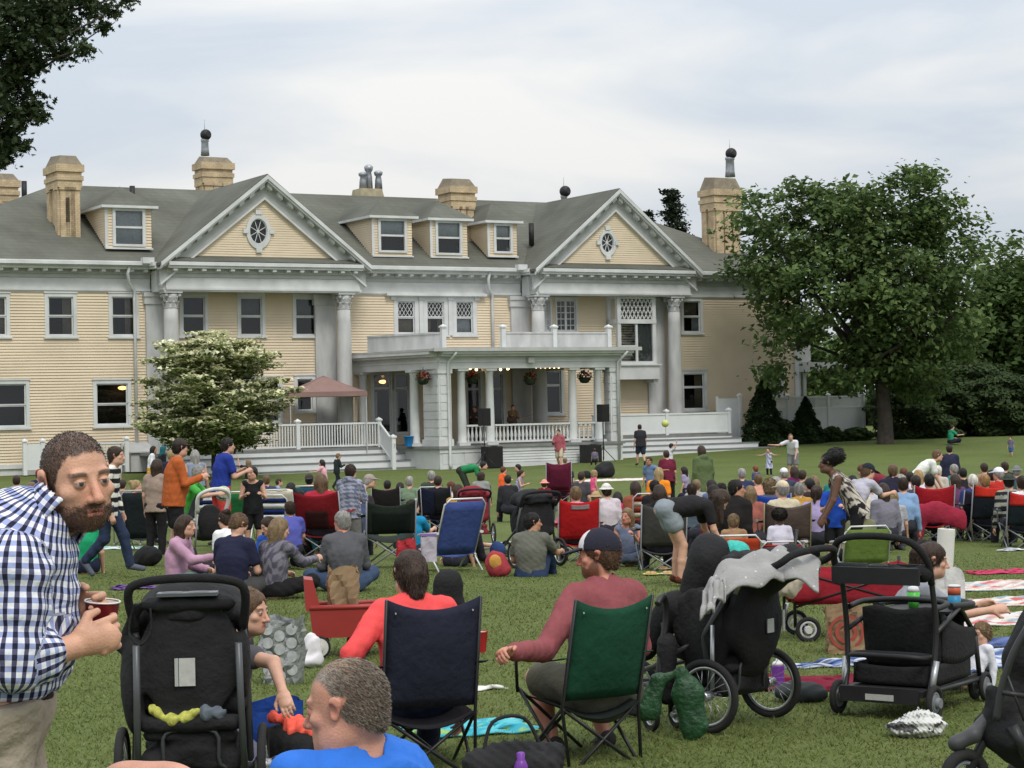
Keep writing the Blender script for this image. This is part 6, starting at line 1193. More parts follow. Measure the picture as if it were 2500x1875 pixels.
# ------------------------------------------------------------------ the audience
def c8(r, g, b, k=.92): return tuple(min(1, q*k) for q in srgb(r, g, b))
NAVY, BLACK, JEANS, KHAKI, WHITE, GREY = c8(38, 42, 62), c8(34, 33, 35), c8(62, 78, 104), c8(160, 148, 122), c8(222, 222, 224), c8(120, 121, 124)
HTOP = dict(stand=1.71, walk=1.69, sit=1.22, cross=.87, kneesup=.86, legsout=.87, kneel=1.14, squat=1.04, bend=1.2)
def place(px, py, pose, heading, H, d=None, **kw):
 s = H/1.72; a = dict(lean=3., slump=8., hyaw=0., hpitch=0., hroll=0., arms=('down', 'down'), seat=.36, stride=.28); a.update({k: v for k, v in kw.items() if k in a})
 J = skeleton(pose, s, a['lean'], a['hyaw'], a['hpitch'], a['arms'], a['seat'], a['stride'], a['hroll'], a['slump']); R, F, U = J['hf']; t = J['hd']+U*.125*s**.55; th = math.radians(heading)
 off = V(t[0]*math.cos(th)-t[1]*math.sin(th), t[0]*math.sin(th)+t[1]*math.cos(th), 0)
 if d is None: q = under(px, py, t[2])
 else: q = at(px, py, d)
 p = V(q[0]-off[0], q[1]-off[1], 0); p[2] = gz(p[0], p[1])
 if d is not None: p[2] = max(min(q[2]-t[2], p[2]+(.12 if pose == 'sit' else .05)), p[2]-.1)
 return p
def P(px, py, pose, heading, label, H=1.72, d=None, chair=None, dz=0., **kw):
 kw.setdefault('seat', .36) if pose == 'sit' else None
 p = place(px, py, pose, heading, H, d, **kw); p[2] += dz
 T, J = person(label, p, heading, H=H, pose=pose, **kw)
 if chair:
  k = dict(chair); kind = k.pop('kind', 'camp'); lb = k.pop('label'); col = k.pop('col'); hd = k.pop('h', heading); f = camp_chair if kind == 'camp' else beach_chair
  th = math.radians(hd); f(lb, p+V(-math.sin(th), math.cos(th), 0)*.06, hd, col, **k)
 return p
def build_crowd():
 ORANGE = c8(176, 92, 48)
 # ---- left block
 P(441, 1072, 'stand', -70, 'man in a rust orange long sleeved shirt and dark cap standing with back to us', 1.80, d=29, hyaw=10, top=ORANGE, sleeve='long', bottom=BLACK, leg='short', hair=('short', 'dark'), hat=('cap', c8(62, 56, 54)), arms=('down', 'front'), belly=.05, wide=1.05)
 P(385, 1120, 'stand', -20, 'long haired woman in a beige top standing left of the orange shirt man', 1.62, d=33, top=c8(150, 132, 120), hair=('long', 'brown'), bottom=BLACK)
 P(487, 1150, 'stand', -95, 'person in a bright green tee leaning on a white pushchair handle', 1.6, d=31.5, lean=25, top=c8(78, 170, 74), hair=('short', 'grey'), arms=('reach', 'reach'), bottom=GREY)
 P(475, 1092, 'stand', 20, 'grey haired woman standing just behind the orange shirt man', 1.65, d=41, top=c8(130, 140, 160), hair=('bob', 'grey'), sleeve='none')
 P(418, 1090, 'stand', 0, 'blond person in dark navy half hidden by the orange shirt man', 1.65, d=43, top=NAVY, hair=('short', 'blond'), sleeve='long')
 P(557, 1066, 'stand', -60, 'tall man in a royal blue tee and red shorts standing beneath the dogwood', 1.83, d=33.5, hyaw=-5, top=c8(40, 58, 140), bottom=c8(196, 68, 66), leg='short', hair=('short', 'dark'), arms=('front', 'front'), wide=1.1, lean=6)
 P(605, 1103, 'stand', 30, 'girl with long light hair in a dark vest by the deck steps', 1.25, d=58, top=BLACK, hair=('long', 'dirty'), bottom=KHAKI, arms=('up', 'down'))
 P(285, 1084, 'walk', -95, 'woman in a black and white striped sweater and jeans walking right', 1.68, d=26.3, stride=.24, lean=6, topmat='stripes', pattern=[c8(226, 224, 214), BLACK], sleeve='long', bottom=c8(44, 54, 76), hair=('short', 'brown'), shoes=c8(88, 92, 104))
 P(275, 1047, 'stand', -110, 'dark haired girl in black standing by the left fence', 1.6, d=52, top=BLACK, hair=('short', 'brown'))
 P(291, 1051, 'stand', -60, 'child in a pale grey tee standing by the left fence', 1.5, d=52.6, top=c8(190, 184, 184), hair=('short', 'brown'))
 P(375, 1042, 'stand', -80, 'woman in a white top and mustard yellow skirt', 1.62, d=66, top=WHITE, bottom=c8(200, 146, 44), leg='tiny', skirt=True, hair=('long', 'black'), skin='tan', sleeve='long')
 P(399, 1039, 'stand', -60, 'woman in a teal headscarf and black coat', 1.6, d=66.5, top=BLACK, sleeve='long', hair=('scarf', 'black'), hcol=c8(34, 92, 100), skirt=True, leg='tiny')
 P(203, 1238, 'kneesup', 20, 'person in a bright green tee sitting on the grass behind the checked shirt man', 1.7, d=27.5, top=c8(34, 152, 104), hair=('short', 'dark'), bottom=NAVY)
 P(40, 1160, 'sit', 10, 'dark haired person behind the low canopy edge at the far left', 1.6, d=42, top=c8(30, 70, 76), hair=('short', 'brown'))
 P(78, 1178, 'sit', -20, 'curly blond child at the far left of the crowd', 1.3, d=43, top=c8(150, 140, 110), hair=('curly', 'dirty'))
 P(96, 1146, 'sit', 0, 'person in a red cap at the far left of the crowd', 1.6, d=46, top=NAVY, hair=('short', 'dark'), hat=('cap', c8(150, 40, 50)))
 beach_chair('dark blue beach chair with a white top rail at the left frame edge', gat(35, 41), 5, c8(30, 42, 78), top=.86)
 P(334, 1172, 'sit', -85, 'blond woman in a wine red top seated behind the black slatted chair', 1.6, d=37, top=c8(120, 40, 48), hair=('bun', 'blond'), chair=dict(label='dark red camp chair behind the black slatted chair', col=c8(126, 30, 40), h=-20))
 beach_chair('black slatted aluminium beach chair standing empty', gat(350, 34.5), -8, c8(36, 42, 46), tube=(.5, .5, .5), top=.9, recl=.3)
 # family on the grass
 P(455, 1250, 'cross', -100, 'woman in a lilac top with long dark hair sitting in profile', 1.68, d=23, hyaw=-5, top=c8(184, 144, 168), sleeve='long', arms=('lap', 'reach'), bottom=c8(90, 110, 110), hair=('long', 'brown'), slump=14)
 P(596, 1257, 'cross', -25, 'man in a navy tee sitting with his back to us and head bowed', 1.8, d=22.5, hyaw=-25, hpitch=-30, top=c8(38, 40, 62), bottom=c8(70, 70, 70), hair=('short', 'lightbrown'), arms=('lap', 'lap'), slump=16, wide=1.05)
 P(543, 1249, 'cross', 40, 'woman in a white top with a dark bun sitting bent forward', 1.65, d=27, top=WHITE, hair=('bun', 'brown'), hpitch=-20, slump=22)
 P(646, 1250, 'cross', 150, 'boy in a blue tee looking down in the family circle', 1.42, d=25, hyaw=-30, hpitch=-20, top=c8(46, 86, 170), hair=('short', 'brown'), arms=('lap', 'lap'))
 P(707, 1224, 'kneel', 20, 'child in a violet blue tee with dark hair kneeling', 1.35, d=28, top=c8(88, 92, 170), hair=('short', 'brown'), arms=('front', 'front'))
 P(690, 1264, 'cross', -35, 'woman with long greying brown hair in a patterned grey blouse', 1.68, d=22.5, hyaw=-20, hpitch=-12, topmat='blotch', pattern=[c8(120, 116, 126), c8(78, 76, 88)], sleeve='long', bottom=BLACK, hair=('long', 'dirty'), arms=('lap', 'reach'), slump=12)
 P(834, 1247, 'cross', 15, 'grey haired man in a charcoal sweater and jeans sitting cross-legged, back to us', 1.82, d=23.6, hyaw=20, top=c8(86, 86, 90), sleeve='long', bottom=JEANS, hair=('short', 'grey'), arms=('lap', 'lap'), slump=18, wide=1.08, skin='ruddy')
 P(615, 1142, 'stand', 190, 'boy in a black basketball vest looking over his shoulder', 1.5, d=34, hyaw=-35, top=c8(36, 38, 40), sleeve='none', bottom=BLACK, leg='short', hair=('short', 'dark'), arms=('front', 'front'))
 P(681, 1117, 'cross', -75, 'boy in a blue and white striped tee sitting near the steps', 1.45, d=56, topmat='stripes', pattern=[c8(150, 160, 200), c8(88, 108, 170)], bottom=c8(48, 60, 58), hair=('short', 'brown'), arms=('reach', 'lap'))
 P(784, 1099, 'walk', 75, 'girl in a pink top and khaki shorts running left', 1.2, d=60, top=c8(224, 170, 180), bottom=c8(176, 166, 140), leg='short', hair=('bob', 'dark'), arms=('reach', 'out'), stride=.35)
 P(826, 1084, 'walk', -60, 'blond boy in dark clothes dancing by the steps', 1.25, d=68, top=c8(40, 50, 50), sleeve='long', bottom=c8(36, 42, 46), hair=('short', 'dirty'), arms=('out', 'front'), stride=.2)
 P(545, 1205, 'kneel', -60, 'child with reddish hair behind the patterned ball', 1.2, d=35, top=c8(120, 40, 44), hair=('short', 'auburn'))
 # chairs in the left block
 P(575, 1208, 'sit', 0, 'sandy haired child in the green beach chair', 1.15, d=37, top=c8(70, 110, 70), hair=('short', 'dirty'), seat=.22, chair=dict(kind='beach', label='green beach chair with white frame', col=c8(40, 108, 60)))
 beach_chair('navy and white striped beach chair behind the man in navy', gat(512, 36), 10, c8(34, 46, 86), stripes=WHITE, top=.78); beach_chair('navy and white striped beach chair beside the boy in the vest', gat(672, 35), -8, c8(34, 50, 110), stripes=WHITE, top=.82)
 beach_chair('dark navy chair draped with a cream towel', gat(662, 38), 12, c8(30, 34, 48), cover=c8(206, 198, 180), low=False, top=.72)
 P(711, 1178, 'sit', -20, 'woman with very dark long hair left of the teal chair', 1.6, d=38, top=BLACK, hair=('long', 'black'))
 P(755, 1158, 'sit', 0, 'person in a dark cap seated in the teal chair', 1.65, d=41, top=c8(40, 44, 50), hair=('short', 'dark'), hat=('cap', c8(60, 56, 56), 'back'), chair=dict(kind='beach', label='teal beach chair with white rail', col=c8(40, 84, 104), low=False, top=.75))
 P(783, 1156, 'sit', 5, 'woman with long light brown hair and a red top in the maroon camp chair', 1.68, d=28.6, top=c8(166, 44, 60), sleeve='long', hair=('long', 'lightbrown'), wide=1.12, chair=dict(label='maroon camp chair with grey crossed legs', col=c8(112, 24, 30), s=1.12, hb=.88, h=-8, panel=(c8(52, 24, 24), .25, .75, 0., .5)))
 P(857, 1133, 'stand', -20, 'boy in a grey camouflage hoodie standing between two camp chairs', 1.52, d=30.5, topmat='blotch', pattern=[c8(150, 152, 166), c8(96, 102, 122)], sleeve='hood', bottom=c8(112, 110, 106), leg='short', hair=('short', 'brown'), arms=('front', 'front'), wide=1.1)
 camp_chair('large dark green camp chair with grey crossed legs, seen from behind', gat(945, 28.5), 8, c8(38, 46, 38), s=1.18, hb=.80, panel=(c8(26, 32, 28), .1, .9, 0., .75))
 P(904, 1161, 'bend', -80, 'person in a grey cap bending over a pushchair', 1.6, d=36, lean=55, top=c8(190, 190, 196), hair=('short', 'grey'), hat=('cap', c8(150, 138, 134)), arms=('hang', 'hang'))
 camp_chair('black camp chair in front of the couple on the grass', gat(940, 42), 0, c8(40, 36, 38), hb=.9)
 P(945, 1145, 'kneesup', 0, 'dark haired man in a pale denim jacket sitting on the grass', 1.75, d=47, top=c8(146, 158, 178), sleeve='long', hair=('short', 'black'), wide=1.1)
 P(977, 1150, 'kneesup', -15, 'woman with long dark hair in navy beside the denim jacket man', 1.65, d=47, top=c8(44, 50, 92), sleeve='long', hair=('long', 'dark'))
 P(1031, 1131, 'kneesup', 60, 'boy in a mint green sweater sitting bent forward', 1.5, d=50, top=c8(110, 186, 140), sleeve='long', hair=('short', 'brown'), hyaw=20, hpitch=-20)
 P(1053, 1149, 'sit', 0, 'woman with short silver hair in a white framed chair', 1.62, d=42, top=c8(60, 70, 60), hair=('short', 'grey'), chair=dict(kind='beach', label='dark chair with a white curved frame under the silver haired woman', col=c8(44, 48, 50), low=False, top=.62))
 P(1069, 1161, 'sit', -5, 'person with dark hair in the navy and black camp chair', 1.55, d=39.5, top=BLACK, hair=('short', 'brown'), chair=dict(label='navy and black camp chair left of the red pushchair', col=c8(30, 34, 56), panel=(c8(30, 30, 34), .45, 1., .05, .95), hb=.95))
 P(1009, 1213, 'cross', -20, 'person with short brown hair in a turquoise tee beside the blue beach chair', 1.66, d=31, hyaw=-30, top=c8(30, 134, 178), hair=('short', 'brown'), arms=('lap', 'reach'))
 P(1122, 1234, 'kneesup', -30, 'woman with dark brown hair leaning on the blue beach chair', 1.66, d=29, top=c8(140, 90, 70), sleeve='none', hair=('bob', 'brown'), hpitch=-15)
 P(1152, 1226, 'legsout', -70, 'person in a brown sleeveless top with olive trousers stretched right', 1.7, d=30, top=c8(112, 82, 74), sleeve='none', bottom=c8(116, 116, 98), hair=('bob', 'brown'), arms=('prop', 'lap'), lean=-6)
 beach_chair('blue beach chair with rounded white frame in the centre of the lawn', gat(1088, 27.6), 28, c8(70, 88, 150), top=.84, recl=.48, s=1.08)
 P(1174, 1132, 'kneesup', -10, 'person in a light grey shirt sitting near the left subwoofer', 1.7, d=55, top=c8(140, 142, 138), hair=('curly', 'brown'), wide=1.1)
 P(1182, 1132, 'bend', -95, 'adult in a green shirt bending over by the left subwoofer', 1.75, d=60, lean=80, top=c8(40, 124, 78), bottom=c8(52, 58, 50), hair=('short', 'black'), arms=('hang', 'hang'))
 P(1230, 1139, 'stand', -60, 'small boy in a bright orange shirt and teal shorts', 1.1, d=52.5, top=c8(238, 104, 54), bottom=c8(112, 150, 146), leg='short', hair=('short', 'auburn'), arms=('front', 'front'), shoes=None)
 P(1274, 1147, 'stand', -100, 'girl in a white and blue patterned dress holding a white ball of cloth', 1.12, d=51, lean=10, topmat='blotch', pattern=[c8(190, 190, 210), c8(90, 104, 150)], sleeve='none', bottom=c8(170, 176, 190), leg='crop', hair=('pony', 'brown'), arms=('front', 'front'))
 P(1263, 1133, 'stand', 90, 'dark haired child facing the boy in orange', 1.15, d=54, top=c8(150, 120, 130), hair=('short', 'dark'), bottom=KHAKI, leg='short')
 # ---- centre
 P(1363, 1053, 'walk', 160, 'man in a faded pink hoodie and sunglasses walking toward us', 1.78, d=88, top=c8(170, 92, 102), sleeve='hood', bottom=c8(196, 180, 156), leg='short', hair=('short', 'dark'), arms=('down', 'front'), wide=1.12, stride=.18)
 P(1363, 1132, 'sit', 0, 'red haired adult in the maroon camp chair holding children', 1.6, d=52, top=c8(210, 205, 205), hair=('short', 'auburn'), chair=dict(label='maroon camp chair in the centre with a white edge', col=c8(98, 32, 56), hb=1.12, s=1.1, panel=(c8(90, 28, 50), .1, .9, .1, .9)))
 P(1386, 1133, 'stand', 170, 'small dark haired child behind the maroon centre chair', 1.05, d=54, top=c8(60, 64, 74), hair=('short', 'dark'))
 P(1345, 1138, 'stand', -20, 'sandy haired child left of the maroon centre chair', 1.0, d=53.5, top=c8(180, 150, 120), hair=('short', 'dirty'))
 P(1379, 1117, 'stand', 0, 'blond child in beige near the pink hoodie man', 1.2, d=62, top=c8(200, 176, 150), hair=('short', 'dirty'))
 P(1329, 1171, 'sit', -10, 'child in a pink sun hat and dark red top', 1.1, d=45, top=c8(110, 36, 50), hair=('short', 'brown'), hat=('brim', c8(226, 150, 140)), seat=.25)
 P(1451, 1087, 'sit', 10, 'small child in grey sitting by the right subwoofer', 1.0, d=86, top=c8(100, 98, 116), hair=('short', 'brown'), seat=.2)
 P(1452, 1142, 'stand', -60, 'curly blond toddler in bright pink', .95, d=51, top=c8(232, 90, 140), sleeve='none', bottom=c8(230, 140, 150), leg='short', hair=('curly', 'blond'))
 P(1405, 1187, 'sit', 5, 'woman with short grey blond hair and a pink sleeve in the red camp chair', 1.64, d=30.5, top=c8(226, 128, 166), sleeve='long', hair=('short', 'dirty'), arms=('rest', 'rest'), chair=dict(label='bright red camp chair with a grey label panel', col=c8(176, 30, 34), s=1.05, hb=.98, panel=(c8(128, 118, 116), .3, .75, .78, .92)))
 P(1454, 1184, 'kneesup', 0, 'fair haired person in a blue grey hoodie sitting on the grass', 1.6, d=37, top=c8(86, 98, 122), sleeve='hood', hair=('short', 'dirty'), hat=('brim', c8(170, 146, 110)), bottom=JEANS)
 P(1507, 1184, 'kneesup', -5, 'dark haired person in a hot pink hoodie sitting on the grass', 1.6, d=37, top=c8(222, 52, 112), sleeve='hood', hair=('bob', 'dark'), bottom=BLACK)
 P(1302, 1252, 'kneesup', -15, 'dark haired man in an olive grey tee and jeans sitting on the grass looking right', 1.78, d=26.3, hyaw=-60, top=c8(100, 101, 92), bottom=c8(44, 58, 84), hair=('short', 'black'), skin='tan', arms=('lap', 'knees'), wide=1.12, slump=14)
 P(1530, 1240, 'cross', 170, 'woman in a grey blue vest holding a phone to look at', 1.5, d=28.5, hyaw=-25, top=c8(112, 122, 146), sleeve='none', bottom=c8(72, 80, 96), hair=('long', 'dirty'), arms=('phone', 'front'), skin='ruddy')
 P(1609, 1186, 'sit', 5, 'brown haired person in a black hoodie in the grey camp chair', 1.72, d=27.5, top=c8(38, 35, 35), sleeve='hood', hair=('bob', 'brown'), wide=1.1, chair=dict(label='dark grey camp chair with silver legs left of the bending woman', col=c8(70, 68, 66), s=1.05, hb=.95))
 P(1597, 1172, 'sit', 10, 'dark haired person in a black jacket beside a plaid chair', 1.6, d=33, top=c8(36, 34, 38), sleeve='long', hair=('short', 'black')); beach_chair('small red and white plaid chair with white rail', gat(1578, 35), 0, c8(150, 60, 50), stripes=c8(206, 196, 180), top=.8)
 P(1584, 1113, 'walk', 150, 'boy in a grey blue tee walking toward us with arm out', 1.3, d=50, top=c8(106, 126, 160), bottom=c8(48, 54, 66), hair=('short', 'brown'), arms=('out', 'down'), stride=.15, skin='tan')
 P(1626, 1099, 'stand', 10, 'woman in a dark maroon tee and black trousers standing mid lawn', 1.55, d=52, top=c8(104, 36, 54), bottom=BLACK, hair=('short', 'brown'), lean=10)
 P(1640, 1082, 'stand', -70, 'boy in a white tee and black shorts with arm raised', 1.25, d=72, top=c8(206, 206, 216), bottom=BLACK, leg='short', hair=('short', 'black'), arms=('down', 'up'))
 P(1609, 1141, 'sit', -20, 'blond woman in a bright orange top with back turned', 1.66, d=40, top=c8(236, 138, 40), hair=('long', 'blond'), bottom=KHAKI)
 P(1668, 1139, 'stand', 60, 'girl with long dark hair beside a yellow cushion', 1.1, d=48, top=c8(150, 140, 170), hair=('long', 'dark'))
 P(1663, 1186, 'kneesup', 20, 'child in a dark cap and grey top on the lawn', 1.3, d=40, top=c8(140, 142, 148), hair=('short', 'dark'), hat=('cap', c8(36, 36, 52)), sleeve='long')
 P(1711, 1089, 'stand', 25, 'person in a long olive green hooded jacket standing in the middle of the crowd', 1.72, d=46, top=c8(90, 104, 70), sleeve='hood', bottom=c8(70, 80, 60), hair=('bob', 'brown'), skirt='dress', wide=1.15)
 P(1655, 1262, 'bend', -82, 'x', 1.66) if False else None
 # ---- right block
 P(1800, 1178, 'sit', -40, 'large dark haired man in a black jacket seen from behind', 1.85, d=28, hyaw=-45, top=c8(36, 33, 33), sleeve='long', hair=('short', 'black'), skin='tan', wide=1.3, seat=.34)
 P(1810, 1143, 'sit', 5, 'grey haired person in the small teal backed chair', 1.65, d=41, top=c8(52, 60, 90), hair=('short', 'grey'), chair=dict(label='small teal backed camp chair', col=c8(50, 140, 142), hb=.85))
 P(1843, 1137, 'stand', 40, 'small red haired child in denim', 1.0, d=50, top=c8(66, 80, 116), hair=('short', 'auburn'), hcol=(.16, .05, .02))
 P(1875, 1093, 'stand', 150, 'toddler girl in a white and blue dress with arms out', 1.05, d=75, topmat='blotch', pattern=[c8(206, 206, 220), c8(120, 124, 160)], sleeve='none', skirt='dress', bottom=c8(40, 40, 46), leg='long', hair=('short', 'brown'), arms=('out', 'out'), shoes=WHITE)
 P(1931, 1095, 'bend', 160, 'man in a white printed tee bending to the toddler girl', 1.78, d=72, lean=30, hyaw=20, hpitch=-15, top=c8(214, 214, 222), bottom=GREY, leg='short', hair=('buzz', 'brown'), arms=('hang', 'out'))
 P(1913, 1143, 'sit', 10, 'person in a white cap in a grey chair', 1.65, d=42, top=c8(60, 66, 84), hair=('short', 'grey'), hat=('cap', WHITE), chair=dict(label='small grey camp chair beside the woman in purple', col=c8(96, 88, 88), hb=.9))
 P(1938, 1138, 'sit', 15, 'brown haired woman in a plum purple top', 1.66, d=42.5, top=c8(104, 30, 84), sleeve='long', hair=('bob', 'brown'), wide=1.1)
 P(1878, 1171, 'sit', 0, 'woman with frizzy light brown hair in the royal blue chair', 1.62, d=33, top=c8(90, 90, 110), hair=('curly', 'dirty'), chair=dict(label='royal blue camp chair left of the brown padded chair', col=c8(32, 66, 150), hb=.98))
 P(1908, 1181, 'sit', 10, 'man in a tan cap with neck flap in the brown padded chair', 1.74, d=28.5, hyaw=15, top=c8(196, 186, 160), hair=('short', 'grey'), hat=('cap', c8(204, 190, 164)), chair=dict(label='wide brown padded camp chair with khaki piping', col=c8(92, 78, 74), tube=c8(140, 130, 100), s=1.12, hb=.86, h=0))
 P(2018, 1111, 'stand', 85, 'dark skinned woman with a black hair puff leaning forward in a patterned vest', 1.7, d=26, lean=30, slump=5, hyaw=-5, skin='brown', topmat='blotch', pattern=[c8(190, 182, 170), c8(60, 54, 58)], sleeve='none', bottom=BLACK, hair=('puff', 'black'), arms=('hang', 'hang'))
 P(2042, 1146, 'sit', -60, 'bearded man in a teal shirt turned to the right', 1.75, d=36, top=c8(50, 130, 124), hair=('short', 'brown', (.06, .035, .02)), hyaw=-20, skin='tan')
 P(2039, 1198, 'stand', 170, 'boy with dark curly fringe in a bright blue tee and raised fists', 1.30, d=28, hyaw=25, top=c8(36, 74, 168), bottom=BLACK, leg='short', hair=('short', 'brown'), arms=('front', 'front'))
 P(2126, 1190, 'bend', -50, 'boy in a dark cap and pale grey tee reaching down to the right', 1.55, d=28.5, lean=30, hyaw=-15, hpitch=-15, top=c8(176, 174, 186), bottom=c8(60, 72, 100), leg='short', hair=('short', 'lightbrown'), hat=('cap', c8(36, 44, 50)), arms=('down', 'reach'))
 P(1902, 1248, 'sit', 0, 'small child with a puff of dark hair and a white tee in the striped chair', 1.12, d=26.3, top=c8(206, 204, 218), hair=('afro', 'dark'), skin='brown', seat=.25, chair=dict(kind='beach', label='low red chair with blue and white bands', col=c8(190, 44, 38), stripes=c8(60, 70, 110), top=.36, s=.95))
 P(2095, 1264, 'sit', 20, 'person in a beige cap low in the lime green chair', 1.5, d=26, top=c8(120, 120, 90), hair=('short', 'dirty'), hat=('cap', c8(186, 164, 128)), seat=.22, chair=dict(kind='beach', label='lime green beach chair with silver rounded frame', col=c8(102, 124, 60), tube=(.55, .57, .55), top=.52, s=1.05, h=8, recl=.3))
 P(1790, 1254, 'sit', 0, 'sandy haired child in the orange red beach chair', 1.2, d=25.8, top=c8(150, 120, 90), hair=('short', 'dirty'), seat=.24, chair=dict(kind='beach', label='orange red beach chair with a white rounded frame', col=c8(186, 70, 44), tube=WHITETUBE, top=.44, s=1.08))
 P(2100, 1149, 'bend', 60, 'person in a wine red top bending to the left', 1.7, d=38, lean=60, hpitch=-20, top=c8(120, 44, 56), hair=('short', 'auburn'), arms=('hang', 'hang'))
 rows = [(2131, 1146, 'dark haired man in the second row right of the bending wine red top', c8(50, 48, 56), ('short', 'black'), 42, None), (2140, 1163, 'person with straight fair hair in green', c8(80, 120, 80), ('bob', 'dirty'), 38, None), (2120, 1186, 'child in a white and navy patterned cap', c8(190, 190, 200), ('short', 'brown'), 33, ('cap', c8(214, 214, 226))),
   (2206, 1149, 'short auburn haired woman behind the navy suit man', c8(60, 56, 80), ('short', 'auburn'), 42, None), (2196, 1161, 'silver curly haired woman in dark blue', c8(44, 44, 74), ('curly', 'grey'), 38, None), (2350, 1163, 'dark haired man in black beyond the red chair', c8(38, 36, 40), ('short', 'black'), 42, None),
   (2291, 1161, 'blond toddler held up behind the red chair', c8(190, 180, 170), ('short', 'white'), 44, None), (2452, 1147, 'dark haired person behind the white cap', c8(48, 46, 52), ('short', 'brown'), 46, None), (2482, 1153, 'person in a patterned grey hat at the right edge', c8(60, 84, 90), ('short', 'grey'), 43, ('brim', c8(120, 122, 126))),
   (1975, 1178, 'dark haired person behind the leaning woman', c8(52, 44, 46), ('short', 'black'), 36, None), (1987, 1172, 'woman with light hair behind the leaning woman', c8(150, 140, 130), ('bob', 'dirty'), 38, None), (2062, 1176, 'fair haired person behind the boy in blue', c8(180, 176, 170), ('bob', 'blond'), 35, None), (1760, 1192, 'person in navy left of the man in the black jacket', c8(46, 48, 74), ('short', 'dark'), 34, None), (1832, 1190, 'woman turned left beside the royal blue chair', c8(150, 90, 80), ('bob', 'dirty'), 31, None),
   (2170, 1178, 'dark haired person in front of the navy suit man', c8(46, 42, 50), ('short', 'black'), 36, None), (2402, 1150, 'person with brown hair between the white haired woman and the white cap', c8(150, 120, 100), ('short', 'brown'), 45, None), (1895, 1166, 'person with grey curls left of the tan cap', c8(150, 150, 150), ('curly', 'grey'), 35, None), (2155, 1205, 'woman with brown hair low behind the grey tee boy', c8(120, 118, 130), ('long', 'brown'), 31, None), (300, 1196, 'person in grey seated beyond the striped sweater woman', c8(120, 118, 116), ('short', 'brown'), 44, None), (520, 1172, 'dark haired child in white near the white pushchair', c8(190, 188, 190), ('short', 'dark'), 40, None), (650, 1160, 'person in a navy hood beside the cream towel', c8(60, 64, 90), ('short', 'lightbrown'), 44, None), (735, 1240, 'child in turquoise crouching by the maroon camp chair', c8(70, 140, 160), ('short', 'dark'), 29, None), (880, 1180, 'woman in a dark top beyond the dark green camp chair', c8(56, 50, 56), ('bob', 'dark'), 38, None), (1000, 1172, 'person in sage green by the navy and black chair', c8(110, 130, 106), ('short', 'grey'), 43, None), (1100, 1176, 'brown haired child with a white towel behind the red pushchair', c8(206, 204, 196), ('short', 'auburn'), 40, None), (1240, 1206, 'child in black by the boy in orange', c8(46, 46, 50), ('short', 'dark'), 46, None), (1420, 1160, 'person in charcoal right of the maroon centre chair', c8(70, 68, 74), ('short', 'brown'), 47, None), (1550, 1190, 'woman in a rust cardigan left of the plaid chair', c8(140, 80, 60), ('bob', 'brown'), 35, None), (1700, 1172, 'person in pale grey before the olive jacket', c8(160, 160, 164), ('short', 'dirty'), 38, None), (1735, 1176, 'dark haired person in denim right of the olive jacket', c8(80, 96, 130), ('bob', 'dark'), 37, None), (1850, 1166, 'person in peach between teal and royal blue chairs', c8(206, 150, 130), ('short', 'lightbrown'), 40, None), (1960, 1160, 'person in forest green behind the leaning woman', c8(60, 90, 70), ('short', 'brown'), 42, None), (2080, 1162, 'woman in a black and white scarf behind the boy in blue', c8(150, 148, 150), ('bob', 'black'), 39, None), (2222, 1168, 'person in burgundy behind the woman in white', c8(110, 40, 56), ('short', 'dark'), 40, None), (2328, 1156, 'grey haired person in teal behind the big red chair', c8(60, 120, 124), ('short', 'grey'), 45, None), (2420, 1166, 'person in brown behind the golden blond woman', c8(110, 84, 66), ('short', 'dark'), 39, None), (1120, 1205, 'woman in an ochre top right of the navy and black chair', c8(180, 140, 70), ('bob', 'brown'), 37, None), (1480, 1215, 'child in a white sun hat before the hot pink hoodie', c8(200, 190, 196), ('short', 'brown'), 34, ('brim', c8(216, 212, 206))), (1690, 1200, 'man in a slate tee right of the black hoodie', c8(84, 96, 108), ('short', 'brown'), 33, None), (1740, 1205, 'person in a maroon sweatshirt beside the large man in black', c8(106, 40, 50), ('bob', 'dark'), 31, None), (1950, 1190, 'person in mustard beside the brown padded chair', c8(176, 136, 62), ('short', 'grey'), 33, None), (1995, 1206, 'girl in lavender left of the boy in blue', c8(160, 146, 186), ('pony', 'brown'), 30, None), (2090, 1200, 'person in cream right of the boy in blue', c8(206, 198, 180), ('short', 'dirty'), 32, None), (2205, 1196, 'child in light blue right of the blond ponytail girl', c8(130, 160, 196), ('short', 'brown'), 33, None), (2330, 1190, 'person in plum right of the big red chair', c8(96, 60, 92), ('bob', 'brown'), 38, None), (880, 1212, 'child in a striped navy tee by the hoodie boy', c8(70, 78, 110), ('short', 'brown'), 32, None), (235, 1180, 'woman in coral far behind the checked shirt man', c8(206, 110, 96), ('long', 'brown'), 46, None), (2235, 1196, 'dark haired boy beside the woman in white', c8(70, 64, 70), ('short', 'dark'), 35, None)]
 for i, (px, py, lb, c, hr, d, hat) in enumerate(rows): P(px, py, 'sit', [8, -25, 15, -10, 30][i % 5], lb, 1.58+.03*(i % 4), d=d, top=c, hair=hr, hat=hat, sleeve='long' if i % 2 else 'short', seat=.34)
 P(2180, 1133, 'sit', -15, 'auburn haired man in a navy jacket with his back to us', 1.8, d=36, top=c8(40, 40, 56), sleeve='long', hair=('short', 'lightbrown'), wide=1.2, seat=.42)
 P(2180, 1199, 'kneel', 0, 'girl with a blond ponytail and grey tee', 1.4, d=32, top=c8(160, 160, 166), hair=('pony', 'blond'))
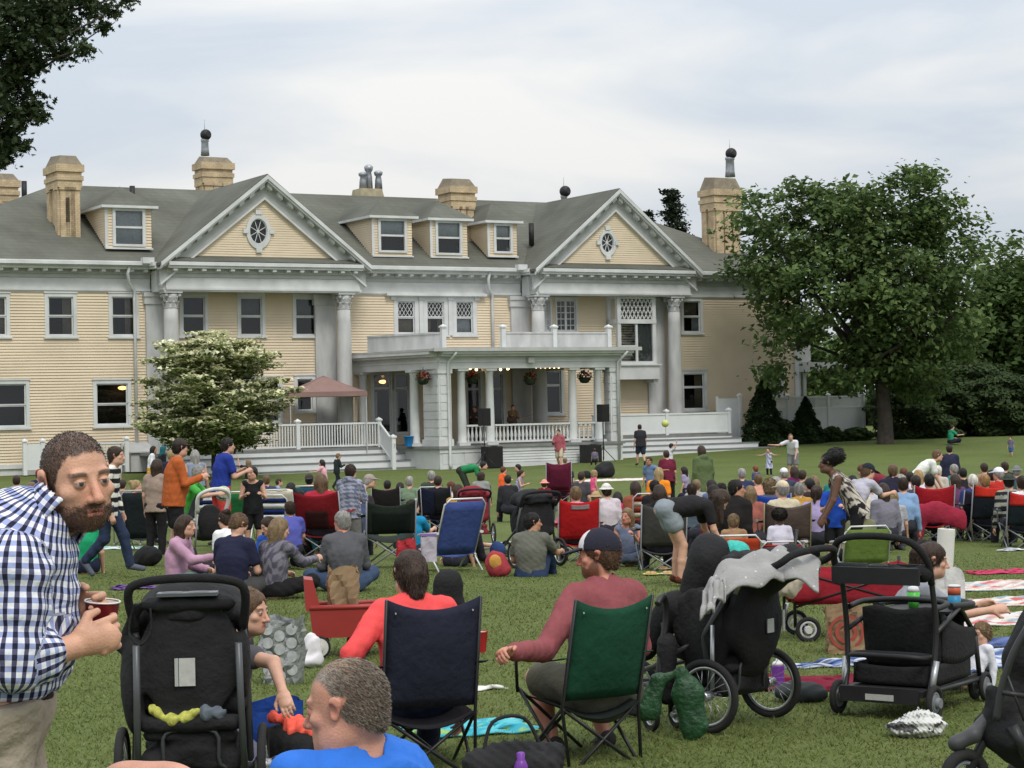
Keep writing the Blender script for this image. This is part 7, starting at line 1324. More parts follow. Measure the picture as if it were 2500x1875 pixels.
 P(2241, 1147, 'sit', 5, 'woman with bobbed golden hair and a white top in a black chair', 1.68, d=36, top=c8(214, 210, 224), hair=('bob', 'blond'), hcol=(.33, .2, .085), wide=1.15, chair=dict(label='black camp chair under the woman in white', col=c8(40, 38, 42), hb=.9))
 P(2268, 1173, 'sit', 0, 'dark haired person with a bare arm in the big red chair', 1.7, d=34, top=c8(176, 84, 56), sleeve='none', hair=('short', 'black'), hcol=(.012, .014, .012), skin='tan', chair=dict(label='big red camp chair draped with a red jacket', col=c8(160, 32, 42), s=1.15, hb=.92))
 P(2290, 1119, 'bend', -85, 'young man in a white tee bending to the right', 1.75, d=43, lean=45, top=c8(222, 224, 216), bottom=KHAKI, hair=('short', 'lightbrown'), arms=('hang', 'hang'))
 P(2318, 1106, 'stand', -10, 'boy in a navy jacket standing behind the seated rows', 1.55, d=50, top=c8(44, 46, 66), sleeve='long', bottom=NAVY, hair=('short', 'dark'), wide=1.1)
 P(2374, 1163, 'sit', 0, 'white haired woman in blue beside a navy chair', 1.64, d=34.5, top=c8(50, 62, 110), hair=('short', 'white'), chair=dict(label='navy and grey camp chair under the white haired woman', col=c8(48, 46, 62), hb=.95, h=10))
 P(2403, 1171, 'sit', 5, 'golden blond woman in the orange red and black camp chair', 1.64, d=34, top=c8(60, 44, 66), hair=('short', 'blond'), hcol=(.34, .19, .08), chair=dict(label='black camp chair with an orange red headrest', col=c8(34, 40, 46), s=1.15, hb=.92, panel=(c8(208, 56, 44), .03, .97, .66, .99)))
 P(2436, 1151, 'sit', 15, 'man in a white cap and red tee in the right rows', 1.75, d=38, hyaw=25, top=c8(178, 50, 46), hair=('short', 'grey'), hat=('cap', c8(232, 232, 244)), skin='ruddy')
 P(2462, 1186, 'sit', 0, 'person in a black and white striped top near the right edge', 1.66, d=33, topmat='stripes', pattern=[c8(150, 150, 140), c8(40, 40, 40)], sleeve='long', hair=('short', 'dark'), hat=('brim', c8(60, 66, 60)))
 P(2494, 1180, 'sit', 0, 'person in white at the right frame edge in a red topped chair', 1.66, d=32, top=WHITE, hair=('short', 'brown'), chair=dict(label='black and red camp chair cut by the right frame edge', col=c8(34, 42, 48), s=1.1, hb=.9, panel=(c8(200, 50, 46), .03, .97, .6, .99)))
 P(2325, 1034, 'cross', -70, 'man in a green shirt sitting alone far up the lawn', 1.75, d=97, top=c8(52, 150, 116), bottom=c8(40, 44, 56), hair=('short', 'brown'), arms=('lap', 'reach'))
 P(2467, 1081, 'walk', 150, 'toddler in blue carrying a small bag far right on the lawn', .95, d=88, top=c8(110, 112, 130), bottom=c8(70, 100, 150), leg='short', hair=('short', 'dark'), stride=.1)
 P(1561, 1036, 'walk', 15, 'man in a black tee and navy shorts walking toward the right deck', 1.8, d=86, top=c8(46, 46, 52), bottom=c8(48, 52, 68), leg='short', hair=('short', 'dark'), wide=1.12, stride=.15)
 P(831, 1000, 'sit', -60, 'man in dark clothes seated on the deck under the canopy', 1.75, d=92.5, top=c8(42, 42, 44), sleeve='long', hair=('short', 'brown'), dz=.7)
 # the band on the porch
 for px, lab, c, hd, tall in ((1251, 'guitarist in an olive shirt playing on the porch', c8(112, 92, 66), 195, 1.76), (1160, 'musician in dark clothes in the shade behind the left speaker', c8(60, 52, 44), 170, 1.74)):
  u, z = hp(px, 1000, 3.6); q = hw(u, 3.6, PC['zf']); person(lab, q, hd, H=tall, pose='stand', top=c, sleeve='long', bottom=BLACK, hair=('short', 'dark'), skin='tan', arms=('front', 'reach') if px > 1200 else ('front', 'front'), lean=4)
  if px > 1200:
   G = thing('electric_guitar', 'dark electric guitar held by the guitarist on the porch', 'guitar', q+V(0, -.30, 1.08), math.radians(188)); soft('body', [ell(V(.02, 0, 0), V(.2, .03, .15), None, .05), ell(V(.17, 0, .05), V(.1, .03, .09), None, .05), ell(V(.17, 0, -.07), V(.1, .03, .08), None, .05)], .012, mat('dark_sunburst', (.05, .022, .012), .35), G); m = MB(); m.bar((-.1, -.02, .0), (-.78, -.02, .16), .05, .03); m.bar((-.76, -.02, .155), (-.95, -.03, .2), .07, .02); m.build('neck', mat('maple_neck', (.2, .11, .05), .5), G)
 kb = hw(hp(1205, 1030, 3.7)[0], 3.9, PC['zf'])
# ------------------------------------------------------------------ foreground people
def gingham():
 m = bpy.data.materials.new('gingham_shirt'); m.use_nodes = True; N, K = nodes_of(m); b = N['Principled BSDF']; b.inputs['Roughness'].default_value = .85; b.inputs['Specular IOR Level'].default_value = .2
 a = N.new('ShaderNodeAttribute'); a.attribute_name = 'col'; sp = N.new('ShaderNodeSeparateXYZ'); K.new(a.outputs['Vector'], sp.inputs[0])
 def stripe(src, per, duty, off=0.):
  d = N.new('ShaderNodeMath'); d.operation = 'MULTIPLY_ADD'; d.inputs[1].default_value = 1/per; d.inputs[2].default_value = off; K.new(src, d.inputs[0]); f = N.new('ShaderNodeMath'); f.operation = 'FRACT'; K.new(d.outputs[0], f.inputs[0]); l = N.new('ShaderNodeMath'); l.operation = 'LESS_THAN'; l.inputs[1].default_value = duty; K.new(f.outputs[0], l.inputs[0]); return l.outputs[0]
 def mix(f, x, y):
  q = N.new('ShaderNodeMix'); q.data_type = 'RGBA'; K.new(f, q.inputs[0])
  for s, c in ((6, x), (7, y)):
   if isinstance(c, tuple): q.inputs[s].default_value = (*c, 1)
   else: K.new(c, q.inputs[s])
  return q.outputs[2]
 su = stripe(sp.outputs[0], .027, .44); sv = stripe(sp.outputs[1], .027, .5)
 K.new(mix(su, mix(sv, (.72, .73, .78), (.30, .35, .58)), mix(sv, (.09, .09, .16), (.018, .018, .04))), b.inputs['Base Color'])
 tcn = N.new('ShaderNodeTexCoord'); n2 = N.new('ShaderNodeTexNoise'); n2.inputs['Scale'].default_value = 22; n2.inputs['Detail'].default_value = 5; K.new(tcn.outputs['Object'], n2.inputs['Vector']); bp = N.new('ShaderNodeBump'); bp.inputs['Strength'].default_value = .5; bp.inputs['Distance'].default_value = .02; K.new(n2.outputs[0], bp.inputs['Height']); K.new(bp.outputs[0], b.inputs['Normal']); return m
def bone_uv(pos, bones):
 "bones: (a, b, r, ref) -> arc length around and along the nearest bone"
 D = []; U_ = []; V_ = []
 for a, b, r, ref in bones:
  d, s_, u_ = frame(b-a, ref); x = pos-a; L_ = np.linalg.norm(b-a); t = x@d; tt = np.clip(t, 0, L_); q = x-np.outer(tt, d); D.append(np.linalg.norm(q, axis=1)-r); U_.append(np.arctan2(x@s_, x@u_)*r); V_.append(t)
 k = np.argmin(np.array(D), 0); n = np.arange(len(pos)); return np.stack([np.array(U_)[k, n], np.array(V_)[k, n], 0*n], 1)
def wmesh(name, prims, h, m, T, noise=None, axes=None, col=None):
 pv, q = netmesh(prims, h, noise, axes); c = col(pv) if col else None; im = np.array(wmat(T).inverted()); pl = pv@im[:3, :3].T+im[:3, 3]
 return link(name, npmesh(name, pl, q, m, c), T)
def folds(seed, dirv, f, amp):
 "cloth creases running roughly along dirv"
 d, s_, u_ = frame(dirv); 
 def fn(P):
  a = (P@s_)*f; b = (P@u_)*f*.8; w = wob(P, seed, 9, 1.); return amp*(np.sin(a*1.+w*2.2)*np.sin(b*.6+w*1.7+seed))*(.5+.5*np.tanh(wob(P, seed+5, 7, 2.)))+wob(P, seed+2, 30, amp*.5)
 return fn
def fine_axes(hd, hs, h, hf, extra=((), (), ())):
 return lambda lo, hi: [seg_axis(lo[i], hi[i], h, hd[i]-.15*hs, hd[i]+.15*hs, hf, extra[i]) for i in range(3)]
def checked_man():
 d = 5.1; A = lambda x, y, dd=0.: at(x, y, d+dd); base = gat(10, d); T = thing('person', 'bearded man in a navy and white checked shirt leaning in with a red cup', 'person', base); sk = (.55, .30, .20)
 ph = math.radians(38); R, F, U = head_frame((math.sin(ph), -math.cos(ph), 0), math.radians(-4), math.radians(6)); hd = A(190, 1174); hs = .985
 Nk, C, M, P_ = A(84, 1288), A(20, 1430), A(26, 1590), A(2, 1705); S0, S1 = A(40, 1378, -.17), A(70, 1370, .17); E0, W0 = A(30, 1618, -.20), A(178, 1580, -.095); E1, W1 = A(110, 1610, .2), A(172, 1492, .10); X = V(1, 0, 0)
 cup = A(243, 1492, .03); body = [cone(P_, M, .15, .15, .05, (X, 1.4)), cone(M, C, .15, .16, .05, (X, 1.35)), cone(C, Nk, .15, .075, .05, (X, 1.3)), cone(Nk-V(.03, 0, .03), hd-F*.028-U*.062, .064, .058, .022)]
 body += [cone(S0, E0, .05, .043, .03), cone(E0, W0, .044, .029, .02), cone(S1, E1, .05, .042, .03), cone(E1, W1, .042, .028, .02)]
 # near hand wraps the front of the cup: palm faces away from us, fingers curl to the far right
 def grip(w, d_, palm, side, k=.004):
  "hand closing round the cup"
  d_ = nrm(d_); palm = nrm(palm-d_*np.dot(palm, d_)); a = np.cross(d_, palm)*side; P = [cone(w, w+d_*.05, .026, .034, .012, (palm, 1.4)), cone(w+d_*.035+a*.01, w+d_*.085-a*.004, .036, .036, .01, (palm, 1.9))]
  for i, (o, l, cu) in enumerate(((.034, .074, .55), (.011, .082, .62), (-.012, .078, .68), (-.034, .062, .75))):
   b = w+d_*.088+a*o; e1 = rotv(d_, np.cross(d_, palm), cu); e2 = rotv(d_, np.cross(d_, palm), cu*2.4); e3 = rotv(d_, np.cross(d_, palm), cu*3.1); p1 = b+e1*l*.48; p2 = p1+e2*l*.33; p3 = p2+e3*l*.24
   P += [cone(b-d_*.02, p1, .0112, .0102, k), cone(p1, p2, .0102, .0092, .002), cone(p2, p3, .0092, .0078, .002)]
  t0 = w+d_*.03+a*.03; t1 = t0+nrm(d_*.7+a*.7+palm*.4)*.045; t2 = t1+nrm(d_+palm*.7)*.034; P += [cone(t0, t1, .015, .0125, .008), cone(t1, t2, .012, .009, .003)]; return P
 body += grip(W0, A(262, 1552, -.06)-W0, V(-.1, 1, .1), 1)
 d1 = cup+V(.0, .03, .005)-W1; body += grip(W1, d1, V(.3, -1, .0), -1)
 legs = [(A(-25, 1740, -.08), A(25, 2150, -.1)), (A(5, 1740, .1), A(60, 2150, .12))]
 for a, b in legs: body += [cone(a, b, .085, .055, .03), cone(b, V(b[0]-.02, b[1], base[2]+.09), .055, .036, .02), cone(V(b[0]-.02, b[1], base[2]+.07), V(b[0]+.12, b[1]-.03, base[2]+.035), .036, .03, .02)]
 hb = head_prims(hd, R, F, U, hs, True, .97)
 wx = [(min(W0[0], W1[0])-.02, 9, .004), (0, 0, 1)]; ex = (wx, ((d-.12, d+.14, .004),), ((W0[2]-.09, W1[2]+.09, .004),))
 keep = {}
 def cols(pv): keep['p'] = pv; return head_cols(pv, hd, R, F, U, hs, sk, np.tile(np.array(sk), (len(pv), 1))*(1+.12*wob(pv, 3, 25, 1.)[:, None]*.5), (.050, .024, .013), (.03, .018, .012), (.030, .02, .014), seed=5)
 wmesh('body', body+hb, .009, M_SKIN, T, None, fine_axes(hd, hs, .009, .0029, ex), cols)
 strands(T, 'hair', keep['p'], HM['hair'], hd, 9000, .0042, -F*.1, 1., ((.02, .013, .009), (.05, .033, .023)), 3); strands(T, 'beard', keep['p'], HM['beard'], hd-F*.02, 7000, .0038, -U*.7, .8, ((.03, .015, .009), (.09, .042, .022)), 4)
 g = .014; cufE, cufW = E0, E0+(W0-E0)*.42; sh = [cone(P_+V(.0, 0, .0), M, .160, .162, .05, (X, 1.3)), cone(M, C, .162, .172, .05, (X, 1.3)), cone(C, Nk+V(-.03, 0, -.02), .175, .095, .06, (X, 1.25)), ell(A(48, 1560), V(.105, .16, .12), None, .1), ell(A(75, 1480), V(.1, .16, .11), None, .08), ell(A(5, 1345), V(.17, .19, .135), None, .09), cone(A(25, 1340), A(80, 1298), .12, .08, .06),
  cone(S0, S1, .075, .075, .05), cone(S0, E0, .075, .070, .03), cone(E0, cufW, .070, .062, .02), cone(cufE+(cufW-cufE)*.55, cufW, .068, .066, .008), cone(S1, E1, .075, .07, .03), cone(E1, E1+(W1-E1)*.3, .068, .062, .02), half(A(0, 1694), (0.06, 0, -1), .005), cone(Nk, hd-F*.02-U*.05, .07, .062, .01, None, True)]
 bones = [(P_, C, .17, V(0, -1, 0)), (C, Nk, .17, V(0, -1, 0)), (S0, E0, .07, V(0, -1, 0)), (E0, W0, .065, V(0, -1, 0)), (S1, E1, .07, V(0, -1, 0))]
 wmesh('shirt', sh, .0075, gingham(), T, folds(3, S0-M, 34, .011), None, lambda pv: bone_uv(pv, bones))
 # collar
 c0, c1 = A(112, 1302), A(152, 1246); ax = nrm(c1-c0); wmesh('collar', [cone(c0, c1, .100, .092, .01), cone(c0-ax*.05, c1+ax*.06, .091, .080, .004, None, True), half(A(175, 1290), V(.6, -.5, -.6), .006)], .005, gingham(), T, None, None, lambda pv: bone_uv(pv, [(c0, c1, .085, V(0, -1, 0))]))
 tr = [cone(A(-30, 1712, -.09), A(0, 1712, .1), .135, .135, .05), cone(A(0, 1700), A(0, 1715), .15, .15, .05, (X, 1.25))]
 for a, b in legs: tr += [cone(a, b, .096, .082, .05), cone(b, V(b[0], b[1], base[2]+.1), .088, .07, .03)]
 tr.append(half(A(0, 1700), (0, 0, 1), .004)); wmesh('trousers', tr, .010, mat('khaki_cotton', (.33, .28, .22), .9, var=.12, scale=10, bump=.4, bscale=40), T, folds(8, V(0, 0, 1), 26, .012))
 bl = [cone(A(0, 1700)-V(0, 0, .0), A(0, 1704), .158, .158, .03, (X, 1.22)), half(A(0, 1692), (0, 0, 1), .002), half(A(0, 1711), (0, 0, -1), .002)]; wmesh('belt', bl, .008, fabric((.03, .02, .015)), T)
 for i, (a, b) in enumerate(legs): wmesh('shoe', [cone(V(b[0]-.03, b[1], base[2]+.05), V(b[0]+.14, b[1]-.03, base[2]+.04), .048, .04, .02)], .01, fabric((.06, .04, .03)), T)
 K = thing('paper_cup', 'dark red disposable cup with white inside held by the checked shirt man', 'cup', cup-V(0, 0, .085)); c = MB(); c.lathe([(.030, 0), (.0425, .108), (.0440, .110)], 28, smooth=True, caps=False); c.add([(.03*math.cos(i*2*math.pi/28), .03*math.sin(i*2*math.pi/28), .001) for i in range(28)], [tuple(range(28))[::-1]]); c.build('cup', mat('red_cup', (.17, .014, .018), .35, var=.03), K)
 c = MB(); c.lathe([(.028, .004), (.0415, .1085)], 28, caps=False); c.add([(.029*math.cos(i*2*math.pi/28), .029*math.sin(i*2*math.pi/28), .03) for i in range(28)], [tuple(range(28))]); c.build('lining', mat('white_cup', (.7, .69, .67), .4, var=.03), K); c = MB(); c.tube([(.0437*math.cos(t), .0437*math.sin(t), .111) for t in np.linspace(0, 6.283, 29)[:-1]], .0022, 6, closed=True); c.build('rim', MATS[[k for k in MATS if k[0] == 'white_cup'][0]], K); K.rotation_euler = (.05, .08, 0)
def blue_man():
 d = 5.7; A = lambda x, y, dd=0.: at(x, y, d+dd); base = gat(870, d); T = thing('person', 'grey haired man in a bright blue tee at the bottom edge looking left', 'person', base); sk = (.53, .265, .185)
 ps = math.radians(20); R, F, U = head_frame((-math.cos(ps), math.sin(ps), 0), math.radians(-6)); hd = A(838, 1729); hs = 1.06
 Nk = A(888, 1862, .02); S0, S1 = A(725, 1915, -.14), A(995, 1905, .10); C = A(880, 2010, .02); P_ = A(890, 2330, .0); X = nrm(S1-S0); B = V(-X[1], X[0], 0)
 body = [cone(P_, C, .16, .165, .05, (B, 1.4)), cone(C, Nk, .16, .085, .06, (B, 1.3)), cone(Nk-V(0, 0, .03), hd+V(.035, 0, -.075), .076, .072, .03), cone(S0, S1, .06, .06, .05)]
 E0, W0 = A(640, 2120, -.1), A(470, 2060, -.2); E1, W1 = A(1060, 2130, .1), A(1000, 2250, -.1)
 for S, E, W_ in ((S0, E0, W0), (S1, E1, W1)): body += [cone(S, E, .052, .043, .03), cone(E, W_, .043, .03, .02)]+hand_prims(W_, W_-E, V(0, .2, -1), 1.05)
 kn = A(300, 1926, -.35)
 for hp0, k_ in ((A(820, 2330, -.1), kn), (A(900, 2330, .12), A(420, 2060, .25))): 
  an = V(k_[0]+.12, k_[1], base[2]+.09); body += [cone(hp0, k_, .09, .068, .04), cone(k_, an, .06, .036, .02), cone(an, an+V(-.13, .02, -.05), .036, .028, .02), ell(k_+V(.1, 0, .012), V(.1, .06, .058), None, .05)]
 hb = head_prims(hd, R, F, U, hs, True, 1.08, .8); hb.insert(1, ell(hd+(F*-.024+U*.037)*hs, V(.0805, .1025, .0925)*hs, [R, F, U], .012)); hb.insert(2, ell(hd+(F*-.055-U*.02)*hs, V(.074, .064, .07)*hs, [R, F, U], .02))
 keep = {}
 def pos(pv): keep['p'] = pv; return head_cols(pv, hd, R, F, U, hs, sk, np.tile(np.array(sk), (len(pv), 1))*(1+.08*wob(pv, 3, 25, 1.)[:, None]), None, (.14, .09, .06), (.125, .09, .062), seed=15, greyside=True, recede=.045)
 wmesh('body', body+hb, .011, M_SKIN, T, None, fine_axes(hd, hs, .011, .0032), pos)
 strands(T, 'hair', keep['p'], HM['hair'], hd, 15000, .013, -F*.9-U*.75, .45, ((.12, .095, .075), (.25, .21, .17)), 5, .001, lambda x: np.clip((((x-hd)/hs)@F+.05)/.08, 0, 1)*np.clip((.085-((x-hd)/hs)@U)/.05, 0, 1)*.9)
 g = .014; sh = [cone(P_, C, .19, .195, .05, (B, 1.35)), cone(C, Nk-V(0, 0, .02), .185, .10, .07, (B, 1.3)), cone(S0, S1, .078, .076, .06), cone(S0, S0+(E0-S0)*.75, .078, .078, .03), cone(S1, S1+(E1-S1)*.75, .076, .076, .03), ell(A(890, 1880, .03), V(.15, .12, .06), None, .08), cone(Nk-V(0, 0, .02), hd+V(.03, 0, -.05), .079, .079, .012, None, True)]
 wmesh('shirt', sh, .008, mat('blue_jersey', (.02, .14, .56), .75, var=.07, scale=8, bump=.25, bscale=40, spec=.3), T, folds(21, S1-S0, 40, .010))
 tr = [cone(A(850, 2330, -.1), A(900, 2330, .12), .12, .12, .05)]+[cone(a, a+(b-a)*.6, .11, .095, .04) for a, b in ((A(820, 2330, -.1), kn), (A(900, 2330, .12), A(420, 2060, .25)))]; wmesh('shorts', tr, .014, fabric((.10, .10, .11)), T)
def mid_people():
 CORAL = c8(232, 84, 84)
 p = P(998, 1343, 'sit', 14, 'woman with a low brown ponytail in a coral red top in the navy camp chair', 1.70, d=11.0, hyaw=8, seat=.33, top=CORAL, sleeve='long', bottom=NAVY, hair=('lowpony', 'brown'), aw={0: (at(858, 1600, 10.7), at(850, 1660, 11.1))}, h=.0055, wide=1.12, slump=12, shoes=c8(70, 70, 110))
 camp_chair('navy camp chair with black legs holding the woman in coral', p+V(.02, -.10, 0), 16, (.022, .024, .042), tube=BLACKTUBE, hb=.985, fine=True, seatcol=(.012, .012, .015)).scale = (.85, 1, 1)
 p = P(1452, 1298, 'sit', 30, 'red bearded man in a navy and white cap and dusty red shirt', 1.84, d=11.1, lean=-5, hyaw=48, hpitch=-4, hroll=0, seat=.33, top=c8(140, 78, 82), sleeve='long', bottom=c8(88, 88, 76), leg='short', hair=('short', 'auburn', (.10, .034, .014)), hcol=(.085, .045, .024), skin='ruddy', aw={0: (at(1330, 1588, 10.75), at(1247, 1592, 10.45))}, h=.0055, fineh=.0045, wide=1.15, slump=8, kneeback=.28, arms=('down', 'lap'), shoes=c8(60, 58, 56), jaw=1.08, curl=.7)
 T = [o for o in bpy.data.objects if o.get('label', '').startswith('red bearded man')][0]; J = skeleton('sit', 1.84/1.72, -5., 48, -4, ('down', 'down'), .33, .28, 0, 8); R, F, U = J['hf']; hs = (1.84/1.72)**.55; hd = J['hd']; q = lambda r, f, u: hd+(R*r+F*f+U*u)*hs
 crown = [ell(q(0, -.02, .042), V(.091, .113, .103)*hs, [R, F, U], .01), half(q(0, 0, .030), -U+F*.12, .004)]
 pv, fq = netmesh(crown, .005); x = (pv-hd)/hs; w = ((x@F) > .022+.9*np.maximum(0, np.abs(x@R)-.03)).astype(float)[:, None]; col = np.array([[.022, .022, .036]])*(1-w)+np.array([[.62, .6, .6]])*w
 cp = link('cap', npmesh('cap', pv, fq, attr_mat('cap_cloth', .85, .2, bump=.2, bscale=60), col), T)
 pv, fq = netmesh([ell(q(0, .105, .036), V(.078, .085, .010)*hs, [R, rotv(F, R, math.radians(-12)), rotv(U, R, math.radians(-12))], .01)], .005); link('brim', npmesh('brim', pv, fq, fabric((.035, .033, .048))), cp)
 cu = bpy.data.curves.new('emblem', 'FONT'); cu.body = 'B'; cu.size = .062; cu.extrude = .003; cu.align_x = 'CENTER'; cu.align_y = 'CENTER'; tmp = bpy.data.objects.new('tmp', cu); COL.objects.link(tmp); dg = bpy.context.evaluated_depsgraph_get(); me = bpy.data.meshes.new_from_object(tmp.evaluated_get(dg)); bpy.data.objects.remove(tmp); em = link('emblem', me, cp); me.materials.clear(); me.materials.append(fabric((.45, .02, .03)))
 nrmv = nrm(F*.85+U*.52); px_ = -R; py_ = np.cross(nrmv, px_); c_ = q(0, -.02, .042)+(nrmv[None]@np.eye(3))[0]*.106*hs; em.matrix_basis = Matrix([[px_[i], py_[i], nrmv[i], c_[i]] for i in range(3)]+[[0, 0, 0, 1]])
 camp_chair('forest green camp chair with black legs holding the man in the cap', p+V(-.13, -.07, 0), 30, (.012, .058, .033), tube=BLACKTUBE, hb=.95, fine=True, seatcol=(.008, .012, .01)).scale = (.82, 1, 1)
 P(614, 1437, 'kneel', -100, 'woman in a dark grey tee beside the left pushchair reaching down', 1.62, d=10.5, hyaw=-12, hpitch=-4, lean=22, top=c8(84, 84, 90), bottom=c8(120, 118, 140), hair=('short', 'lightbrown'), aw={1: (at(668, 1618, 10.1), at(690, 1690, 9.9))}, h=.0055, fineh=.005, skin='fair')
 P(2282, 1325, 'kneel', -88, 'woman with a dark brown ponytail in a light grey tee behind the right pushchair', 1.60, d=13.6, hpitch=-6, lean=18, top=c8(140, 142, 150), bottom=c8(70, 76, 90), hair=('pony', 'brown'), arms=('reach', 'reach'), h=.0065, fineh=.0055)
 P(2392, 1488, 'legsout', 130, 'baby in white lying on the blue striped blanket', .75, d=13.4, lean=-30, top=c8(214, 214, 222), sleeve='long', bottom=c8(70, 90, 130), hair=('short', 'dirty'), shoes=None)
 P(2300, 1500, 'legsout', -60, 'small child with bare legs sitting by the striped blanket', .8, d=14.2, top=c8(220, 190, 90), hair=('short', 'dirty'), shoes=None)
 q_ = ground(1658, 1432); person('woman in grey shorts and a black tee bending far over', q_, -78, H=1.68, pose='bend', lean=84, slump=6, hpitch=-50, top=c8(40, 38, 40), bottom=c8(132, 140, 146), leg='tiny', hair=('long', 'brown'), arms=('hang', 'hang'), shoes=c8(90, 50, 36), skin='fair', hyaw=0, wide=1.05)
 # cup in the chair's arm
 K = thing('paper_cup', 'red disposable cup on the armrest between the two camp chairs', 'cup', at(1172, 1592, 10.7)); c = MB(); c.lathe([(.03, 0), (.043, .105), (.045, .108)], 18, caps=False); c.lathe([(.029, .005), (.041, .104)], 18, mi=1, caps=False); c.build('cup', [mat('bright_red_cup', (.42, .03, .03), .35, var=.03), mat('white_cup', (.7, .69, .67), .4, var=.03)], K)
# ------------------------------------------------------------------ pushchairs, wagons, bags, blankets
BK = lambda: mat('black_canvas', (.0145, .0145, .0155), .8, var=.35, scale=5, bump=.4, bscale=38, spec=.25)
def jogger(label, pos, heading, s=1., w=.30, R=.20, fab=None, handle_back=.16, hz=1.10, tubec=(.06, .062, .066), hood=True, spokes=22, lean=0., fw=.85, group=None, fine=True, hoodz=0.):
 T = thing('pushchair', label, 'stroller', pos, math.radians(heading), group); fab = fab or BK(); tm = tubemat(tubec); foam = mat('foam_grip', (.014, .014, .015), .95, var=.2, scale=20, bump=.4, bscale=120); rim = mat('alloy_rim', (.42, .43, .44), .3, metal=.8, var=.1); hb = handle_back; n = 10
 m = MB(); pts = [(-w+.02, -hb*.3, .86), (-w+.0, -hb*.85, hz-.07), (-w+.06, -hb, hz-.01), (0, -hb-.03, hz+.01), (w-.06, -hb, hz-.01), (w, -hb*.85, hz-.07), (w-.02, -hb*.3, .86)]
 m.tube(smooth_path([V(*q)*s for q in pts], 28), .021*s, n); m.build('handlebar', foam, T)
 for sg in (-1, 1):
  m = MB(); m.tube([V(sg*(w-.02), -hb*.3, .87)*s, V(sg*(w-.01), .06, .55)*s, V(sg*w, .0, R+.03)*s], .017*s, 8); m.tube([V(sg*(w-.01), .06, .55)*s, V(sg*w*.85, .4, .36)*s, V(sg*.05, fw, R+.05)*s], .015*s, 8); m.tube([V(sg*w, .0, R+.03)*s, V(sg*w*.6, .45, .22)*s, V(sg*.05, fw, R)*s], .014*s, 8); m.build('frame', tm, T)
  wheel(T, V(sg*(w+.06), 0, R)*s, R*s, rim, tyre=.042*s, spokes=spokes, hubr=.028*s)
 wheel(T, V(0, fw+.02, R*.85)*s, R*.85*s, rim, tyre=.042*s, spokes=spokes, hubr=.028*s)
 m = MB(); m.tube([V(-w-.05, 0, R)*s, V(w+.05, 0, R)*s], .014*s, 8); m.tube(smooth_path([V(-w*.9, -.02, R)*s, V(-w*.5, -.08, R+.02)*s, V(-w*.45, -.1, R+.17)*s, V(0, -.1, R+.19)*s, V(w*.45, -.1, R+.17)*s, V(w*.5, -.08, R+.02)*s, V(w*.9, -.02, R)*s], 24), .010*s, 7); m.build('axle', tm, T)
 h = .012 if fine else .024; ww = w-.03
 soft('seat', [cone(V(-ww*.8, .02, .50)*s, V(ww*.8, .02, .50)*s, .06*s, None, .05), cone(V(-ww*.75, -.06, .98)*s, V(ww*.75, -.06, .98)*s, .035*s, None, .05), ell(V(0, -.02, .74)*s, V(ww*.98, .05, .28)*s, None, .06), ell(V(0, .18, .44)*s, V(ww*.9, .24, .08)*s, None, .06), ell(V(-ww*.95, .12, .62)*s, V(.035, .17, .2)*s, None, .04), ell(V(ww*.95, .12, .62)*s, V(.035, .17, .2)*s, None, .04)], h, fab, T, 3, 18, .007)
 soft('basket', [ell(V(0, .12, .29)*s, V(ww*.95, .22, .1)*s, None, .03), cone(V(-ww*.8, -.06, .36)*s, V(ww*.8, -.06, .36)*s, .03*s, None, .05), cone(V(-ww*.8, -.03, .24)*s, V(ww*.8, -.03, .24)*s, .05*s, None, .05)], h, fab, T, 5, 22, .008)
 if hood: soft('hood', [ell(V(0, .16, .92+hoodz)*s, V(ww*1.08, .30, .17)*s, None, .05), ell(V(0, .16, .80+hoodz)*s, V(ww*.98, .34, .16)*s, None, .05, True), cone(V(-ww*1.02, -.04, .9+hoodz)*s, V(-ww*1.06, .2, .62)*s, .03*s, .015*s, .03), cone(V(ww*1.02, -.04, .9+hoodz)*s, V(ww*1.06, .2, .62)*s, .03*s, .015*s, .03), cone(V(-ww, .02, .93+hoodz)*s, V(ww, .02, .93+hoodz)*s, .04*s, None, .06)], h, fab, T, 7, 24, .006)
 return T
def smooth_path(P, n):
 P = np.array(P); m = len(P); out = []
 for t in np.linspace(0, m-1-1e-6, n):
  i = int(t); f = t-i; p0, p1, p2, p3 = P[max(i-1, 0)], P[i], P[i+1], P[min(i+2, m-1)]; out.append(.5*((2*p1)+(-p0+p2)*f+(2*p0-5*p1+4*p2-p3)*f*f+(-p0+3*p1-3*p2+p3)*f**3))
 return out
def cloth_blob(label, cat, name, prims, h, m, loc, amp=.012, f=26, seed=3, rz=0.):
 T = thing(name, label, cat, loc, rz); soft('cloth', prims, h, m, T, seed, f, amp); return T
def plain(label, cat, name, loc, rz=0., group=None): return thing(name, label, cat, loc, rz, group)
